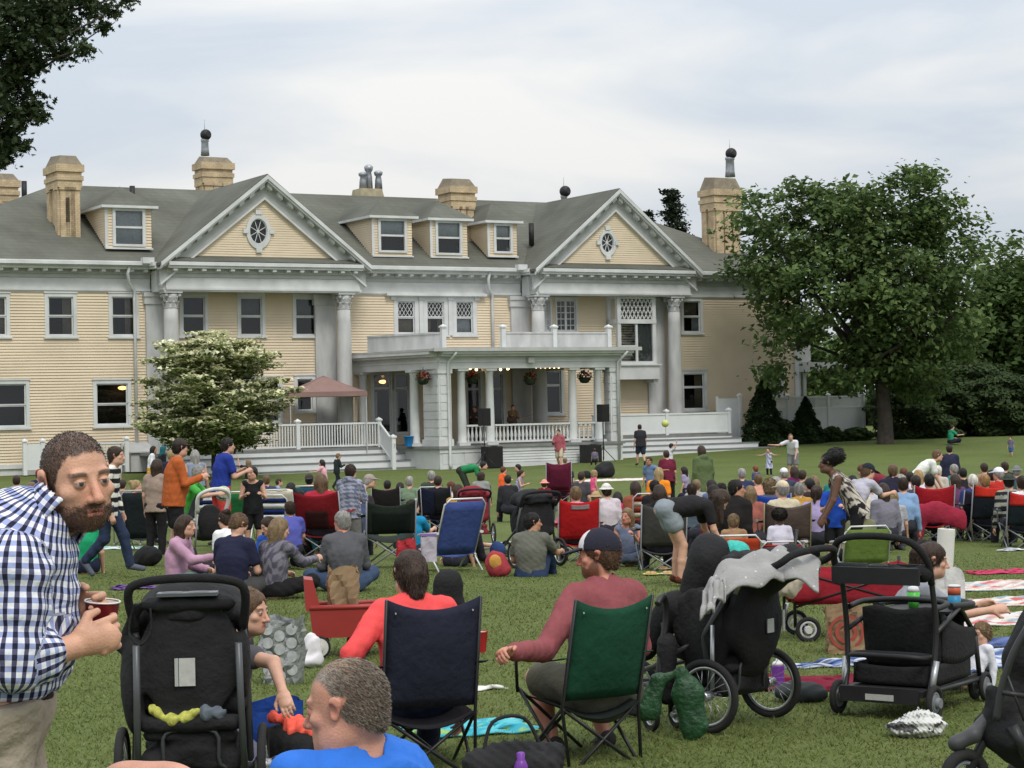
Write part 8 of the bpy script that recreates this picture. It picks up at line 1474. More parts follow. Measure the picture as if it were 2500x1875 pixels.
def build_fore():
 checked_man(); blue_man(); mid_people()
 # ---- left pushchair
 p = gat(455, 9.7); T = jogger('black jogging pushchair seen from behind beside the checked shirt man', p, 4, s=1.0, w=.27, hz=1.10, R=.2, handle_back=.2)
 soft('back_panel', [cone(V(-.2, -.13, .98), V(.2, -.13, .98), .025, None, .04), ell(V(0, -.085, .72), V(.235, .045, .30), None, .05), cone(V(-.2, -.09, .42), V(.2, -.09, .42), .04, None, .05), ell(V(-.27, .0, .62), V(.06, .12, .26), None, .05), ell(V(.25, .0, .7), V(.03, .12, .18), None, .04), cone(V(-.24, -.1, .96), V(-.33, -.02, .78), .03, .015, .03), cone(V(-.33, -.02, .78), V(-.24, .0, .74), .015, .03, .03)], .011, BK(), T, 11, 14, .004)
 for sg in (-1, 1): m = MB(); m.tube([V(sg*.235, -.18, .80), V(sg*.24, -.15, .5), V(sg*.25, -.07, .13)], .0165, 8); m.build('rear_tube', tubemat((.085, .09, .095)), T)
 m = MB(); m.box(-.045, .03, -.139, -.135, .60, .73); m.box(-.065, -.048, -.139, -.134, .60, .73, 1); m.build('care_label', [mat('white_label', (.42, .42, .40), .7, var=.1, scale=40), M_GRY], T)
 m = MB(); m.box(-.14, .14, -.17, -.06, 1.02, 1.035); m.tube([(-.07+.045*math.cos(t), -.12+.03*math.sin(t), 1.03) for t in np.linspace(0, 6.28, 15)[:-1]], .01, 6, closed=True); m.tube([(.05+.045*math.cos(t), -.12+.03*math.sin(t), 1.03) for t in np.linspace(0, 6.28, 15)[:-1]], .01, 6, closed=True); m.build('console', mat('grey_plastic', (.16, .17, .18), .5, var=.1), T)
 m = MB(); m.tube(smooth_path([V(-.25, -.14, .98), V(-.27, -.15, .86), V(-.22, -.17, .80), V(-.17, -.16, .86), V(-.17, -.15, .97)], 16), .006, 6); m.build('wrist_strap', BK(), T)
 w = p+V(-.06, -.12, .44); cloth_blob('yellow patterned cloth stuffed in the back pocket of the left pushchair', 'cloth', 'cloth', [cone(V(-.1, 0, .05), V(-.03, 0, .0), .022, .02, .02), cone(V(-.03, 0, .0), V(.04, 0, .01), .022, .025, .02), cone(V(.04, 0, .01), V(.11, 0, .04), .024, .016, .02)], .006, mat('yellow_print', (.46, .46, .10), .9, var=.3, scale=40), w, .01, 40)
 cloth_blob('grey blue cloth in the back pocket of the left pushchair', 'cloth', 'cloth', [ell(V(0, 0, 0), V(.05, .03, .035), None, .01), ell(V(.05, .01, -.005), V(.03, .02, .03), None, .02)], .006, fabric((.12, .14, .17)), p+V(.09, -.11, .47), .01, 40)
 # blue bin, black bag with a coral garment
 q = gat(655, 10.8); B = plain('royal blue fabric bin beside the left pushchair', 'bin', 'fabric_bin', q, .2); bag_mesh('bin', .28, .25, .36, fabric((.018, .06, .27)), B, 4, True, 1.02, .004)
 q2 = gat(694, 10.2); B = plain('black equipment bag with shiny straps left of the man in blue', 'bag', 'bag', q2); soft('bag', [ell(V(0, 0, .2), V(.16, .13, .14), None, .05), ell(V(-.03, 0, .08), V(.18, .14, .1), None, .05)], .011, BK(), B, 2, 20, .012); m = MB(); m.tube(smooth_path([V(-.14, -.12, .12), V(-.05, -.15, .19), V(.08, -.15, .17), V(.15, -.11, .08)], 14), .007, 6); m.tube(smooth_path([V(-.1, -.15, .02), V(-.08, -.16, .1), V(.0, -.17, .12), V(.12, -.15, .12)], 14), .006, 6); m.build('strap', mat('buckle_metal', (.25, .25, .26), .3, metal=.8), B)
 cloth_blob('fluorescent coral garment on the black bag', 'clothing', 'garment', [cone(V(-.08, 0, .03), V(.04, 0, .0), .03, .03, .03), cone(V(.04, 0, .0), V(.10, -.02, -.05), .03, .02, .03), ell(V(.02, -.03, -.03), V(.06, .03, .04), None, .03)], .007, mat('coral_cloth', (.85, .12, .08), .8, var=.06), q2+V(.0, -.03, .335), .012, 38)
 # ---- navy/green chair surroundings
 cloth_on_ground('turquoise and white patterned towel under the navy chair', 'towel', 1135, 1782, .75, .55, 18, [(.04, .33, .42), (.10, .45, .5), (.55, .6, .62), (.28, .45, .12)], 'towel', 'blotch', 4)
 cloth_on_ground('white paper sheet on the grass between the two camp chairs', 'paper', 1175, 1684, .3, .22, 30, [(.6, .6, .56)], 'paper', seed=2, n=10)
 q = gat(1238, 9.6); B = plain('large black bag with a purple bottle at the bottom centre', 'bag', 'bag', q, .1); soft('bag', [ell(V(0, 0, .14), V(.22, .15, .15), None, .05), cone(V(-.19, -.05, .22), V(.19, -.02, .24), .06, .05, .06), ell(V(.1, -.1, .15), V(.1, .07, .12), None, .05), ell(V(-.1, -.08, .12), V(.12, .09, .12), None, .05)], .01, BK(), B, 9, 24, .014); m = MB(); m.tube(smooth_path([V(-.15, -.05, .25), V(-.1, -.02, .40), V(.05, .0, .41), V(.13, -.02, .26)], 16), .009, 6); m.build('handle', BK(), B)
 B = plain('purple drink bottle in the pocket of the big black bag', 'bottle', 'bottle', q+V(.03, -.19, .12)); m = MB(); m.lathe([(.03, 0), (.033, .01), (.033, .1), (.022, .125), (.018, .13), (.02, .16), (.012, .165)], 16); m.build('bottle', mat('purple_plastic', (.16, .04, .30), .3), B)
 for dx, lab in ((.06, 'small orange packet beside the purple bottle'), (.12, 'tall orange packet in the black bag pocket'), (.185, 'orange packet at the right of the black bag')): B = plain(lab, 'packet', 'packet', q+V(dx, -.19, .06+.03*(dx < .1)), .2); m = MB(); m.box(-.018, .018, -.01, .01, 0, .12 if dx == .12 else .06); m.box(-.0185, .0185, -.0105, .0105, .02, .03, 1); m.build('packet', [mat('orange_wrap', (.6, .16, .03), .5), mat('dark_print', (.1, .03, .02), .5)], B)
 # small black shape behind the coral woman: a folded umbrella chair
 B = plain('small black folded chair on the grass behind the coral top woman', 'seat', 'umbrella_chair', gat(1080, 15.5), .3); soft('shell', [cone(V(-.1, 0, .35), V(.02, 0, .62), .09, .1, .05, (V(0, 1, 0), 2.)), cone(V(.02, 0, .62), V(.12, 0, .45), .09, .04, .05, (V(0, 1, 0), 2.)), cone(V(0, 0, .1), V(-.02, 0, .4), .06, .1, .05, (V(0, 1, 0), 2.))], .016, BK(), B, 5, 12, .006)
 # ---- middle pushchair
 p = gat(1788, 12.0); T = jogger('black double jogging pushchair with a grey blanket over its hood', p, 52, s=1.0, w=.29, hz=1.04, R=.215, handle_back=.52, fw=.72, hood=False)
 soft('hood', [ell(V(-.02, .16, .94), V(.17, .13, .19), None, .05), cone(V(-.12, .2, .85), V(-.16, .3, .62), .08, .06, .05)], .013, BK(), T, 18, 16, .008); soft('side_pouch', [ell(V(-.2, .1, .55), V(.10, .16, .28), None, .06), ell(V(.0, -.12, .62), V(.25, .1, .26), None, .06), ell(V(.05, -.04, .84), V(.24, .14, .12), None, .06), cone(V(-.2, -.3, .95), V(.2, -.3, .95), .05, None, .05), cone(V(0, -.05, .85), V(0, -.36, .97), .16, .1, .06), ell(V(.02, .1, .36), V(.22, .25, .12), None, .05), cone(V(-.22, .5, .45), V(-.2, .3, .7), .07, .1, .05)], .013, BK(), T, 15, 14, .010)
 for a, b in (((-.3, -.02, .62), (-.3, -.01, .25)), ((.3, -.02, .62), (.3, -.01, .25)), ((-.25, -.2, .9), (-.27, -.16, .8)), ((.1, -.16, .5), (.25, -.05, .34)), ((.27, -.18, .7), (.28, -.15, .6))): m = MB(); m.tube([V(*a), V(*b)], .013, 7); m.build('strut', mat('silver_tube', (.4, .41, .42), .35, metal=.7), T)
 m = MB(); m.box(-.05, .02, -.238, -.232, .56, .64); m.box(.1, .125, -.25, -.244, .56, .68); m.build('care_label', mat('white_label', (.42, .42, .40), .7, var=.1, scale=40), T)
 fl = lambda a: p+V(math.cos(math.radians(52))*a[0]-math.sin(math.radians(52))*a[1], math.sin(math.radians(52))*a[0]+math.cos(math.radians(52))*a[1], a[2])
 Bk = thing('blanket', 'light grey blanket with white spots draped over the middle pushchair', 'blanket', at(1850, 1390, 11.6)); bp_ = smooth_path([at(*k) for k in ((1712, 1445, 11.5), (1735, 1412, 11.55), (1790, 1372, 11.65), (1860, 1352, 11.7), (1930, 1350, 11.75), (1985, 1378, 11.75))], 40); m = MB()
 def bl(u, v): i = min(int(u*39), 39); q = bp_[i]; r = .012*math.sin(v*19+u*9)+.016*math.sin(u*31+v*6); return q+V(.06*(v-.5)+.02*math.sin(u*14), (v-.75)*.36, -.20*(max(0, .5-v)**1.2)*1.6-.22*max(0, v-.75)+r)
 m.sheet(bl, 39, 18, .014); m.sheet(lambda u, v: bl(.05+.3*u, v*.5)+V(.02, -.03, .02+.012*math.sin(u*12)-.03*u), 16, 10, .016); dm = mat('spotted_blanket', (.29, .285, .28), .95, var=.08, scale=6, bump=.3, bscale=60); N, K = nodes_of(dm); vo = N.new('ShaderNodeTexVoronoi'); vo.inputs['Scale'].default_value = 17; lt = N.new('ShaderNodeMath'); lt.operation = 'LESS_THAN'; lt.inputs[1].default_value = .13; K.new(N.new('ShaderNodeTexCoord').outputs['Object'], vo.inputs['Vector']); K.new(vo.outputs['Distance'], lt.inputs[0]); mxn = N.new('ShaderNodeMix'); mxn.data_type = 'RGBA'; b_ = N['Principled BSDF']; K.new(lt.outputs[0], mxn.inputs[0]); K.new(b_.inputs['Base Color'].links[0].from_socket, mxn.inputs[6]); mxn.inputs[7].default_value = (.52, .51, .5, 1); K.new(mxn.outputs[2], b_.inputs['Base Color']); m.build('cloth', dm, Bk, world=True)
 cloth_blob('rounded turquoise sun hat on the middle pushchair', 'hat', 'hat', [ell(V(0, 0, 0), V(.10, .08, .075), None, .02), ell(V(.01, 0, -.04), V(.11, .09, .03), None, .02)], .008, mat('turquoise_quilt', (.05, .42, .36), .9, var=.12, scale=30, bump=.6, bscale=50), at(1792, 1350, 12.1), .004, 50)
 cloth_blob('crumpled cream jacket behind the middle pushchair handle', 'jacket', 'jacket', [ell(V(0, 0, 0), V(.13, .1, .08), None, .05), ell(V(-.06, 0, -.1), V(.12, .1, .09), None, .05), ell(V(.03, 0, .04), V(.1, .08, .05), None, .05)], .012, mat('cream_fleece', (.46, .4, .31), .95, var=.15, scale=12), at(1937, 1398, 15.6), .018, 24)
 B = plain('crumpled green plastic bag hanging from the middle pushchair', 'bag', 'plastic_bag', at(1668, 1640, 11.5)); soft('bag', [cone(V(0, 0, 0), V(.02, 0, -.12), .03, .085, .03, (V(0, 1, 0), 2.4)), cone(V(.02, 0, -.12), V(.05, 0, -.30), .085, .07, .03, (V(0, 1, 0), 2.4)), cone(V(.05, 0, -.3), V(.04, 0, -.38), .07, .03, .03, (V(0, 1, 0), 2.4)), cone(V(-.02, 0, .0), V(-.15, 0, -.05), .018, .035, .02, (V(0, 1, 0), 2.)), cone(V(-.15, 0, -.05), V(-.2, 0, -.2), .04, .075, .02, (V(0, 1, 0), 2.4))], .007, mat('green_plastic', (.010, .056, .018), .5, var=.3, scale=9, bump=.8, bscale=26, spec=.5), B, 3, 30, .004)
 # small umbrella pushchair wheel and grip between green chair and middle pushchair
 T = plain('folded black umbrella pushchair squeezed beside the green camp chair', 'stroller', 'folded_pushchair', gat(1605, 11.9), .5); m = MB(); m.tube(smooth_path([V(-.06, 0, .08), V(-.02, 0, .4), V(.03, 0, .66), V(-.02, -.05, .78), V(-.08, -.08, .74)], 20), .02, 8); m.tube([V(.08, .05, .08), V(.02, .02, .62)], .014, 8); m.tube([V(-.08, -.05, .3), V(.1, .05, .4)], .012, 8); m.build('frame', tubemat((.03, .03, .032)), T); soft('fabric', [cone(V(.02, 0, .2), V(.03, 0, .5), .05, .06, .05)], .012, BK(), T, 6, 22, .006)
 for dx in (-.09, .09): wheel(T, V(dx, 0, .085), .085, mat('alloy_rim', (.42, .43, .44), .3, metal=.8, var=.1), tyre=.03, spokes=10, hubr=.015)
 # ---- right pushchair (sit and stand)
 hd_ = -35; p = gat(2150, 12.25); T = thing('pushchair', 'black tandem pushchair with an arched handle and empty tray', 'stroller', p, math.radians(hd_)); tm = tubemat((.03, .03, .032)); foam = mat('foam_grip', (.014, .014, .015), .95, var=.2, scale=20, bump=.4, bscale=120); sv = mat('silver_tube', (.4, .41, .42), .35, metal=.7); w = .29
 m = MB(); m.tube(smooth_path([V(-w, .02, .80), V(-w-.01, -.06, .94), V(-w+.07, -.14, 1.06), V(0, -.17, 1.09), V(w-.07, -.14, 1.06), V(w+.01, -.06, .94), V(w, .02, .80)], 30), .021, 10); m.build('handlebar', foam, T)
 m = MB(); m.box(-w+.01, w-.01, -.12, .04, .86, .885); m.box(-w+.01, w-.01, -.14, -.12, .80, .90); m.box(-w+.01, w-.01, .04, .055, .84, .91)
 m.tube([(.05*math.cos(t)-.02, -.04+.045*math.sin(t), .9) for t in np.linspace(0, 6.28, 17)[:-1]], .012, 6, closed=True); m.build('console', M_BLK, T); soft('console_shell', [cone(V(-w+.02, -.04, .865), V(w-.02, -.04, .865), .048, None, .02, (V(0, 0, 1), .9)), ell(V(-.02, -.05, .91), V(.075, .06, .02), None, .01, True), ell(V(.16, -.05, .91), V(.08, .05, .02), None, .01, True)], .009, BK(), T, 2, 10, .001)
 for sg in (-1, 1):
  m = MB(); m.tube(smooth_path([V(sg*w, .02, .82), V(sg*w, .07, .55), V(sg*(w-.01), .05, .30), V(sg*(w-.02), -.02, .12)], 16), .018, 8); m.tube([V(sg*w, .06, .5), V(sg*w*.9, .5, .62), V(sg*w*.8, .8, .42)], .016, 8); m.tube([V(sg*w*.95, .04, .16), V(sg*w*.8, .88, .14)], .016, 8); m.tube([V(sg*w*.8, .8, .42), V(sg*w*.75, .9, .1)], .016, 8); m.build('frame', tm, T)
  m = MB(); m.tube([V(sg*(w+.004), .055, .34), V(sg*(w-.012), .0, .14)], .0195, 8); m.build('leg_sleeve', sv, T)
  wheel(T, V(sg*(w+.02), -.02, .105), .105, mat('grey_plastic', (.16, .17, .18), .5, var=.1), tyre=.04, disc=.05, hubr=.03); 
  for k in (-.035, .035): wheel(T, V(sg*w*.75+k, .9, .09), .09, mat('grey_plastic', (.16, .17, .18), .5, var=.1), tyre=.032, disc=.045, hubr=.02, name='caster')
 m = MB(); m.prism([(-w+.02, -.1, .14), (w-.02, -.1, .14), (w*.8, .82, .14), (-w*.8, .82, .14)], (0, 0, .035)); m.box(-w+.04, w-.04, -.13, -.1, .10, .19); m.build('platform', M_BLK, T); m = MB(); m.box(-.08, .1, -.136, -.131, .115, .15); m.build('warning_label', mat('white_label', (.42, .42, .40), .7, var=.1, scale=40), T)
 ww = .245; st = MB(); st.sheet(lambda u, v: V((u-.5)*2*ww, .27-.035*math.sin(math.pi*u)*math.sin(math.pi*v)-.05*v, .27+.36*v+.012*math.sin(u*9)*v), 12, 10, .022); st.sheet(lambda u, v: V(-ww, .24+.5*u, .31+.30*v*(1-.45*u)-.03*math.sin(math.pi*u)), 8, 6, .014); st.sheet(lambda u, v: V(ww, .24+.5*u, .31+.30*v*(1-.45*u)-.03*math.sin(math.pi*u)), 8, 6, .014); st.sheet(lambda u, v: V((u-.5)*2*ww, .26+.36*v, .33-.03*math.sin(math.pi*u)), 8, 6, .022); st.build('seat', BK(), T)
 st = MB(); st.sheet(lambda u, v: V((u-.5)*2*ww, .06+.02*v, .185+.12*v-.015*math.sin(math.pi*u)*v), 10, 4, .012); st.sheet(lambda u, v: V((u-.5)*2*ww, .06+.62*v, .19+.01*math.sin(u*12)), 8, 6, .012); st.sheet(lambda u, v: V(-ww, .06+.6*u, .185+.12*v), 6, 4, .012); st.sheet(lambda u, v: V(ww, .06+.6*u, .185+.12*v), 6, 4, .012); st.build('basket', BK(), T)
 soft('front_seat', [cone(V(-w*.6, .74, .54), V(w*.6, .74, .54), .035, None, .04), ell(V(0, .74, .42), V(w*.72, .04, .14), None, .04), ell(V(0, .6, .33), V(w*.72, .14, .035), None, .04)], .013, BK(), T, 5, 18, .005)
 m = MB(); m.tube(smooth_path([V(-w*.95, .08, .64), V(-w*.9, .3, .66), V(0, .36, .67), V(w*.9, .3, .66), V(w*.95, .08, .64)], 20), .018, 8); m.tube(smooth_path([V(-w*.85, .4, .63), V(-w*.9, .7, .62), V(0, .86, .62), V(w*.9, .7, .62), V(w*.85, .4, .63)], 20), .022, 8); m.box(-w*.85, w*.85, .38, .82, .585, .60); m.build('tray', M_BLK, T)
 m = MB(); m.tube(smooth_path([V(-w*.8, .0, .36), V(-w*.5, -.06, .37), V(w*.5, -.06, .37), V(w*.8, .0, .36), V(w*.7, .12, .36), V(-w*.7, .12, .36), V(-w*.8, .0, .36)], 26), .016, 8); m.build('standing_rail', M_BLK, T); m = MB(); m.box(-.17, -.11, .23, .236, .47, .60); m.build('care_label', mat('white_label', (.42, .42, .40), .7, var=.1, scale=40), T)
 wl = lambda a: p+V(math.cos(math.radians(hd_))*a[0]-math.sin(math.radians(hd_))*a[1], math.sin(math.radians(hd_))*a[0]+math.cos(math.radians(hd_))*a[1], a[2])
 K = plain('blue and red canister on the tray of the right pushchair', 'canister', 'canister', wl((.16, .66, .601))); m = MB(); m.lathe([(.038, 0), (.04, .005), (.04, .075)], 18); m.lathe([(.0402, .0752), (.0402, .12), (.034, .123)], 18, mi=1); m.lathe([(.0405, .124), (.0405, .135), (.03, .138)], 18, mi=2); m.build('canister', [mat('blue_tin', (.02, .2, .36), .4), mat('orange_tin', (.5, .1, .05), .4), mat('white_lid', (.6, .6, .6), .4)], K)
 K = plain('bright green cup with silver lid on the right pushchair tray', 'cup', 'cup', wl((-.05, .52, .601))); m = MB(); m.lathe([(.03, 0), (.042, .1)], 16); m.lathe([(.0425, .1002), (.03, .13), (.01, .135)], 16, mi=1); m.build('cup', [mat('lime_plastic', (.08, .48, .06), .35), mat('white_lid', (.6, .6, .6), .4)], K)
 # ---- pushchair cut by the bottom right corner
 T = thing('pushchair', 'black pushchair cut off by the bottom right corner', 'stroller', gat(2465, 8.4), math.radians(-60)); sx = lambda x, y, dd=0.: np.array(wmat(T).inverted() @ Vector(at(x, y, 8.4+dd)))
 soft('seat', [cone(sx(2465, 1730), sx(2510, 1590), .055, .07, .05), cone(sx(2500, 1600), sx(2560, 1510), .08, .1, .06), ell(sx(2490, 1790), V(.11, .13, .09), None, .05), cone(sx(2432, 1735), sx(2420, 1685), .028, .024, .02), cone(sx(2395, 1765), sx(2470, 1720), .035, .05, .04), cone(sx(2430, 1800), sx(2500, 1840), .05, .07, .05)], .011, BK(), T, 2, 18, .008); soft('footrest', [cone(sx(2335, 1815, -.05), sx(2375, 1795, -.05), .034, .03, .02), cone(sx(2375, 1795, -.05), sx(2410, 1750, 0), .03, .025, .02)], .008, mat('grey_plastic_dark', (.05, .052, .055), .5, var=.15), T, 3, 20, .002)
 wheel(T, sx(2355, 1905, -.05), .13, mat('grey_plastic', (.16, .17, .18), .5, var=.1), axis=(1, 0, 0), tyre=.05, disc=.05); wheel(T, sx(2500, 1925, .3), .13, mat('grey_plastic', (.16, .17, .18), .5, var=.1), tyre=.05, disc=.05)
 m = MB(); m.tube(smooth_path([sx(2432, 1760, -.15), sx(2446, 1680, -.15), sx(2472, 1600, -.15), sx(2510, 1530, -.15)], 14), .016, 8); m.tube([sx(2446, 1690, -.16), sx(2505, 1700, -.16)], .012, 6); m.tube([sx(2460, 1650, -.16), sx(2500, 1760, -.17)], .006, 6); m.tube([sx(2355, 1905, -.05), sx(2410, 1790), sx(2500, 1640)], .02, 8); m.tube([sx(2470, 1770, -.1), sx(2510, 1850, -.1)], .025, 8); m.build('frame', tubemat((.03, .03, .032)), T)
 # ---- red plastic wagon with paper bag, silver bag
 RP = mat('red_plastic', (.30, .032, .027), .45, var=.08, scale=3, spec=.4); p = gat(822, 16.4); T = thing('toy_wagon', 'red plastic wagon with a raised seat back and white wheels', 'wagon', p, .12); m = MB(); f = lambda z, k: [(-.25*k, -.18*k, z), (.45*k, -.18*k, z), (.47*k, 0, z), (.45*k, .18*k, z), (-.25*k, .18*k, z)]
 A_, B_ = f(.16, .9), f(.40, 1.0); n5 = 5; m.add(A_+B_, [tuple(range(5))[::-1]]+[(i, (i+1) % 5, 5+(i+1) % 5, 5+i) for i in range(5)]); C_ = [(x*.92, y*.9, z-.005) for x, y, z in B_]; D_ = [(x*.9, y*.88, .2) for x, y, z in B_]; m.add(C_+D_, [(5, 6, 7, 8, 9)]+[(i, 5+i, 5+(i+1) % 5, (i+1) % 5) for i in range(5)]); m.tube([np.array(q)*V(.965, .95, 1) for q in B_], .022, 8, closed=True); m.build('tub', RP, T); m = MB(); m.prism([(-.28, -.17, .38), (-.16, -.17, .38), (-.22, -.17, .62), (-.29, -.17, .63)], (0, .34, 0)); m.build('seat_back', RP, T)
 for x in (-.22, .10):
  for y in (-.19, .19): wheel(T, V(x+.04, y, .09), .09, mat('white_hub', (.5, .49, .45), .6, var=.1, scale=8), axis=(0, 1, 0), tyre=.02, disc=.072)
 Bg = plain('open brown paper grocery bag standing in the red wagon', 'paper bag', 'paper_bag', p+V(.02, 0, .22), .25); bag_mesh('bag', .20, .17, .48, mat('kraft_paper', (.26, .175, .10), .9, var=.14, scale=5, bump=.4, bscale=14), Bg, 6, True, 1.15, .012)
 p = gat(680, 14.6); T = plain('silver insulated bag with a pattern of round discs', 'bag', 'insulated_bag', p, -.15); bg = bag_mesh('bag', .25, .16, .46, mat('silver_film', (.30, .31, .31), .35, var=.3, scale=14, metal=.5, bump=.6, bscale=18), T, 8, True, 1.12, .014); m = MB()
 for i in range(-1, 2):
  for j in range(4):
   cx, cz = i*.085+(.0 if j % 2 else .0), .06+j*.095+(.045 if i % 2 else 0); m.lathe([(.040, 0), (.039, .0015)], 18, V(cx*1.02, -.089-.012*j*.25, cz), axis=(0, -1, .05))
 m.build('disc_pattern', mat('silver_disc', (.42, .43, .43), .4, var=.25, scale=20, metal=.3), bg)
 cloth_blob('white plastic sheet on the grass behind the silver bag', 'sheet', 'plastic_sheet', [ell(V(0, 0, .05), V(.2, .12, .06), None, .04), ell(V(.1, 0, .12), V(.08, .06, .14), None, .04)], .014, mat('white_film', (.6, .58, .6), .5, var=.08), gat(716, 15.6), .014, 22)
 # ---- folding red wagon, ringed paper bag, roll
 RW = fabric((.25, .016, .026)); p = gat(2060, 17.0); T = thing('folding_wagon', 'red folding fabric wagon behind the two right pushchairs', 'wagon', p, .03); m = MB(); m.sheet(lambda u, v: V(-.48+.96*u, -.26, .30+.30*v-.04*math.sin(math.pi*u)*v), 12, 4, .01); m.sheet(lambda u, v: V(-.48+.96*u, .26, .30+.30*v-.04*math.sin(math.pi*u)*v), 12, 4, .01); m.sheet(lambda u, v: V(-.48, -.26+.52*u, .30+.30*v), 5, 4, .01); m.sheet(lambda u, v: V(.48, -.26+.52*u, .30+.30*v), 5, 4, .01); m.sheet(lambda u, v: V(-.48+.96*u, -.26+.52*v, .30), 4, 4, .01); m.build('tub', RW, T); m = MB()
 for sx_ in (-.49, .49):
  for sy in (-.27, .27): m.tube([(sx_, sy, .12), (sx_, sy, .64)], .014, 6)
 m.tube([(-.49, -.27, .28), (.49, -.27, .58)], .010, 6); m.tube([(-.49, -.27, .58), (.49, -.27, .28)], .010, 6); m.tube([(-.49, 0, .3), (-.42, -.03, .9)], .014, 6); m.build('frame', tubemat(BLACKTUBE), T)
 for x in (-.42, .42):
  for y in (-.3, .3): wheel(T, V(x+.03, y, .10), .105, mat('white_rim', (.5, .5, .5), .5), axis=(0, 1, 0), tyre=.035, spokes=6, hubr=.03)
 soft('side_pocket', [cone(V(-.5, -.33, .42), V(-.36, -.33, .42), .09, .09, .05, (V(0, 1, 0), 2.5))], .014, RW, T, 4, 20, .006)
 Bg = plain('brown paper bag printed with large red rings', 'paper bag', 'paper_bag', gat(2052, 15.8), -.1); bag_mesh('bag', .27, .17, .36, mat('kraft_paper', (.26, .175, .10), .9, var=.14, scale=5, bump=.4, bscale=14), Bg, 3, True, 1.08, .010); m = MB()
 for r0, r1 in ((.0, .028), (.055, .085), (.112, .135)):
  n = 28; vs = [(r*math.cos(2*math.pi*i/n)+.0, -.104-.01*(math.sin(2*math.pi*i/n)*r/.1), .17+r*math.sin(2*math.pi*i/n)) for r in (max(r0, .001), r1) for i in range(n)]; m.add(vs, [(i, (i+1) % n, n+(i+1) % n, n+i) for i in range(n)])
 m.build('ring_print', mat('red_print', (.36, .07, .05), .85, var=.15, scale=20), Bg)
 Bg = plain('tall white tote bag beside the ponytail woman', 'bag', 'tote_bag', gat(2305, 15.2), .1); bag_mesh('bag', .20, .16, .66, fabric((.56, .55, .52)), Bg, 12, True, 1.0, .008)
 K = plain('white kitchen paper roll standing up behind the ponytail woman', 'paper roll', 'paper_roll', gat(2296, 15.2)+V(0, 0, .67), 0); K.rotation_euler = (0, .08, 0); m = MB(); m.lathe([(.02, .30), (.062, .30), (.064, .295), (.064, 0), (.02, 0)], 26, smooth=False, caps=False); m.lathe([(.019, .001), (.019, .299)], 14, mi=1, caps=False); m.build('roll', [mat('paper_white', (.62, .6, .55), .95, var=.05, bump=.2), mat('card_core', (.12, .08, .05), .9)], K)
 # ---- blankets at the right and other cloths
 RS = [(.58, .55, .52), (.46, .13, .13), (.6, .57, .53), (.24, .33, .38), (.58, .54, .48), (.5, .28, .24)]; BS = [(.5, .52, .58), (.08, .12, .26), (.38, .42, .54), (.12, .18, .36)]
 for px, py, w_, l_, an, cs, lab in ((2430, 1432, 2.2, 1.5, 12, RS, 'red and white striped blanket farthest back on the right'), (2450, 1472, 1.9, 1.0, 6, RS, 'narrow red and white striped blanket in the middle on the right'), (2462, 1513, 1.6, 1.0, 10, RS, 'red and white striped blanket nearest on the right'), (2400, 1612, 1.5, 1.1, 8, BS, 'blue and white striped blanket behind the right pushchair'), (2445, 1572, 1.0, .6, 4, [(.07, .1, .24), (.1, .14, .3)], 'plain blue towel at the right edge'), (2030, 1626, .75, .28, 8, BS, 'folded blue and white striped cloth left of the right pushchair'),
  (1955, 1672, .9, .8, -8, [(.17, .012, .03), (.14, .01, .025)], 'dark wine red blanket between the two pushchairs'), (2480, 1398, 1.2, .4, 10, [(.45, .05, .11), (.4, .04, .1)], 'deep pink towel at the right edge'), (330, 1438, .55, .3, 15, [(.14, .08, .24)], 'purple towel under the outstretched foot left of the pushchair'), (312, 1340, 1.1, .5, 6, [(.3, .52, .5), (.55, .6, .58)], 'mint striped towel on the grass at the left'), (1520, 1172, 3.2, 1.6, 10, [(.62, .55, .5), (.64, .58, .54)], 'pale cream blanket spread on the lawn before the porch'), (1115, 1288, 1.2, .4, 10, [(.45, .52, .3), (.55, .58, .45)], 'pale green cloth behind the stretched legs'), (1215, 1330, .9, .5, 20, [(.66, .6, .62)], 'white blanket corner by the blue beach chair'), (1490, 1372, .9, .25, 0, [(.2, .42, .42)], 'teal mat under the woman with the phone'), (1660, 1310, 1.0, .5, 15, [(.3, .42, .48), (.55, .58, .6)], 'blue and white cloth under the grey camp chair'), (1690, 1368, .9, .4, 5, [(.66, .64, .62)], 'white cloth behind the bending woman'), (2485, 1345, .6, .2, 0, [(.5, .55, .62), (.6, .6, .6)], 'small pale cloth at the right edge')):
  cloth_on_ground(lab, 'blanket', px, py, w_, l_, an, cs, 'blanket', 'stripes', int(px), n=28, grid=.09)
 q = ground(2242, 1798); cloth_blob('crumpled white and black plastic carrier bag on the near grass', 'bag', 'plastic_bag', [ell(V(-.05, 0, .05), V(.11, .09, .06), None, .04), ell(V(.06, 0, .06), V(.08, .08, .06), None, .04), cone(V(.0, 0, .08), V(.04, 0, .15), .04, .02, .03)], .007, attr_mat('printed_film', .4, .4, bump=.4, bscale=30), q, .014, 34) if False else None
 T = plain('crumpled white and black plastic carrier bag on the near grass', 'bag', 'plastic_bag', q); wmesh('bag', [ell(q+V(-.05, 0, .05), V(.12, .10, .055), None, .04), ell(q+V(.06, 0, .06), V(.09, .09, .06), None, .04), ell(q+V(.0, -.02, .09), V(.07, .07, .05), None, .04)], .006, attr_mat('printed_film', .45, .4, bump=.4, bscale=30), T, lambda P_: wob(P_, 9, 55, .016)-np.abs(wob(P_, 19, 40, .012)), None, lambda pv: np.where((wob(pv*V(1, 1, 2), 4, 30, 1.) > .32)[:, None], np.array([[.06, .06, .06]]), np.array([[.55, .55, .53]])))
